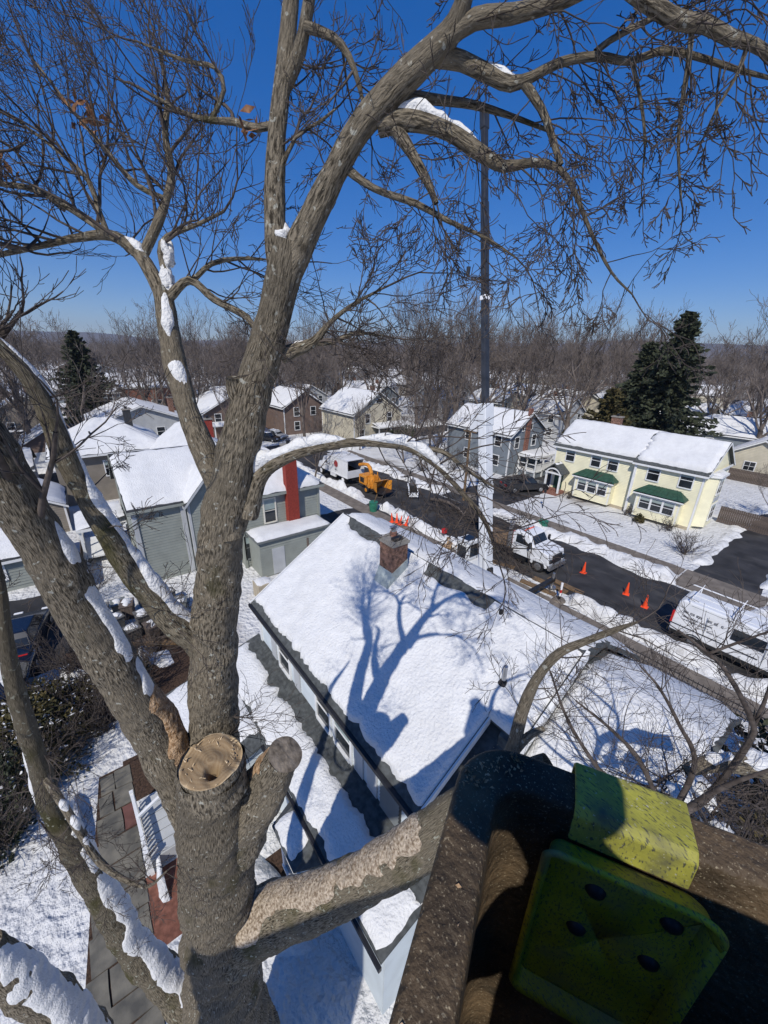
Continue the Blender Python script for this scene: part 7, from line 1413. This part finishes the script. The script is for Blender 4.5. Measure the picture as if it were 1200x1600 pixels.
b.grid(np.array([r_ + [r_[0]] for r_ in rings])); pl = obj('bolted_plate', b, 'bucket_yellow', BK, smooth=True); pl.modifiers.new('thick', 'SOLIDIFY').thickness = .006
def plate_hit(px, py):
    k = np.array(ray(px, py)); o_ = np.array([0, 0, CAMZ]); nv = e2; t = ((C0 + e2 * (n0 - .001) - o_) @ nv) / (k @ nv); return o_ + k * t
for px, py in ((930, 1385), (900, 1442), (1048, 1437), (1012, 1495)):
    p = plate_hit(px, py); b = MB(); b.tube([p - e2 * .004, p + e2 * .006, p + e2 * .013, p + e2 * .016], [.017, .017, .012, .004], 16); obj('bolt', b, 'black_metal', pl, smooth=True)
b = MB(); rr2 = np.random.default_rng(8); ringp = rsq(-.006, .08)
for k in range(420):
    i = int(rr2.integers(0, len(ringp) - 1)); f = rr2.random(); a = ringp[i][0] + (ringp[i + 1][0] - ringp[i][0]) * f; c_ = ringp[i][1] + (ringp[i + 1][1] - ringp[i][1]) * f
    if c_ > -.1 and a > -.4: continue
    q = cen + e1 * a + e2 * c_ + np.array([0, 0, .004]) + (e1 * rr2.normal() + e2 * rr2.normal()) * .012; L = rr2.uniform(.0015, .005); u = rr2.normal(size=3); u[2] *= .3; u /= np.linalg.norm(u); w = np.cross(u, [0, 0, 1.]); b.add([q - u * L, q + w * L * .5, q + u * L, q - w * L * .5 + np.array([0, 0, L * .6])], [(0, 1, 2, 3)])
obj('sawdust_crumbs', b, 'sawdust', BK, kind='stuff')
# unseen bucket arm behind the lens, its place and width chosen to shade the trunk
rtv, fwv = np.array(RT), np.array(FW); j0 = cen + e2 * (S2 / 2 + .0) + np.array([0, 0, -.55]); j1 = rtv * -.2 - fwv * 1.0 + np.array([0, 0, 13.65]); el = rtv * -3.3 - fwv * 2.85 + np.array([0, 0, 13.62]); bs = rtv * -3.45 - fwv * 3.1
b = MB(); b.tube([j0, j1], [.09, .09], 10); obj('arm_bracket', b, 'bucket_yellow', BK)
b = MB(); b.bar(tuple(j1), tuple(el), .26, .30); obj('upper_arm', b, 'van_white', BK)
b = MB(); b.tube([el - rtv * .5, el + rtv * .5], [.24, .24], 16); obj('elbow', b, 'black_metal', BK)
b = MB()
for s_ in (-.30, .30): b.bar(tuple(el + rtv * s_), tuple(bs + rtv * s_ + np.array([0, 0, 1.4])), .56, .40)
obj('unseen_lower_arm', b, 'van_white', BK)
b = MB(); c_ = Vector(bs); b.box(c_.x - 1.1, c_.x + 1.1, c_.y - 1.1, c_.y + 1.1, .35, 1.4); obj('lift_base', b, 'van_white', BK, bevel=.08)
for dx in (-1, 1):
    for dy in (-1, 1): b = MB(); b.bar((c_.x + dx * .9, c_.y + dy * .9, .9), (c_.x + dx * 2.2, c_.y + dy * 2.2, .05), .16); b.cyl((c_.x + dx * 2.2, c_.y + dy * 2.2, 0), (c_.x + dx * 2.2, c_.y + dy * 2.2, .08), .25, .25, 12); obj('outrigger', b, 'black_metal', BK)

# ------------------------------------------------------------------ the person standing in the bucket behind the lens
pc_ = np.array(RT) * .27 + np.array([0, 0, cen[2]]); fl = 13.34
PR = thing('person', 'person in dark work jacket and white helmet standing in the lift bucket', 'person', tuple(float(v) for v in (pc_[0], pc_[1], fl)), 0)
def L3(r_, f_, z): return Vector(pc_ * np.array([1, 1, 0])) + RT * r_ + FW * f_ + Vector((0, 0, fl + z))
sk = [('pel', L3(0, -0.11, .95), .155), ('bel', L3(0, -0.20, 1.12), .15), ('che', L3(0, -0.20, 1.28), .155), ('nec', L3(-.13, -0.18, 1.50), .065), ('hed', L3(-.20, -0.16, 1.62), .075), ('crn', L3(-.23, -0.16, 1.76), .085),
      ('ls', L3(-.17, -0.20, 1.36), .07), ('le', L3(-.27, -0.25, 1.14), .055), ('lh', L3(-.20, -0.05, 1.06), .038), ('rs', L3(.16, -0.20, 1.36), .07), ('re', L3(.27, -0.21, 1.16), .055), ('rh', L3(.10, -0.10, 1.28), .036),
      ('lhip', L3(-.1, -0.21, .88), .10), ('lk', L3(-.11, -0.19, .48), .068), ('la', L3(-.11, -0.22, .09), .05), ('lt', L3(-.11, -0.07, .05), .04), ('rhip', L3(.1, -0.21, .88), .10), ('rk', L3(.11, -0.19, .48), .068), ('ra', L3(.11, -0.22, .09), .05), ('rtt', L3(.11, -0.07, .05), .04)]
ix = {n_: i for i, (n_, _, _) in enumerate(sk)}; ed = [('pel', 'bel'), ('bel', 'che'), ('che', 'nec'), ('nec', 'hed'), ('hed', 'crn'), ('che', 'ls'), ('ls', 'le'), ('le', 'lh'), ('che', 'rs'), ('rs', 're'), ('re', 'rh'), ('pel', 'lhip'), ('lhip', 'lk'), ('lk', 'la'), ('la', 'lt'), ('pel', 'rhip'), ('rhip', 'rk'), ('rk', 'ra'), ('ra', 'rtt')]
me = bpy.data.meshes.new('body'); me.from_pydata([tuple(p - Vector(BASE[PR.name])) for _, p, _ in sk], [(ix[a], ix[c]) for a, c in ed], []); bo = bpy.data.objects.new('body', me); COL.objects.link(bo); bo.parent = PR; me.materials.append(X['jacket'])
md = bo.modifiers.new('skin', 'SKIN'); sv = me.skin_vertices[0].data
for i, (_, _, r_) in enumerate(sk): sv[i].radius = (r_, r_)
sv[0].use_root = True; bo.modifiers.new('sub', 'SUBSURF').levels = 1
hc = L3(-.23, -0.19, 1.73); b = MB(); u = np.linspace(0, math.pi / 2 + .1, 8)[:, None]; v = np.linspace(0, 2 * math.pi, 20)[None]; G = np.stack([np.sin(u) * np.cos(v) * .125, np.sin(u) * np.sin(v) * .14, np.cos(u) * .13 + 0 * v], -1) + np.array(hc); b.grid(G); b.tube([tuple(hc + Vector((0, 0, -.015))), tuple(hc)], [.165, .15], 20); obj('helmet', b, 'reflect', PR, smooth=True)

# ------------------------------------------------------------------ the air: closed box of thin haze round the whole place
hz = bpy.data.materials.new('thin_haze'); hz.use_nodes = True; n = hz.node_tree.nodes; n.remove(n['Principled BSDF'])
pv = n.new('ShaderNodeVolumePrincipled'); pv.inputs['Color'].default_value = (.86, .92, 1, 1); pv.inputs['Density'].default_value = 1.6e-4; pv.inputs['Anisotropy'].default_value = .2
hz.node_tree.links.new(pv.outputs[0], n['Material Output'].inputs['Volume']); X['haze'] = hz
obj('haze', MB().box(-6900, 6900, -6900, 6900, -1, 260), 'haze', kind='stuff')
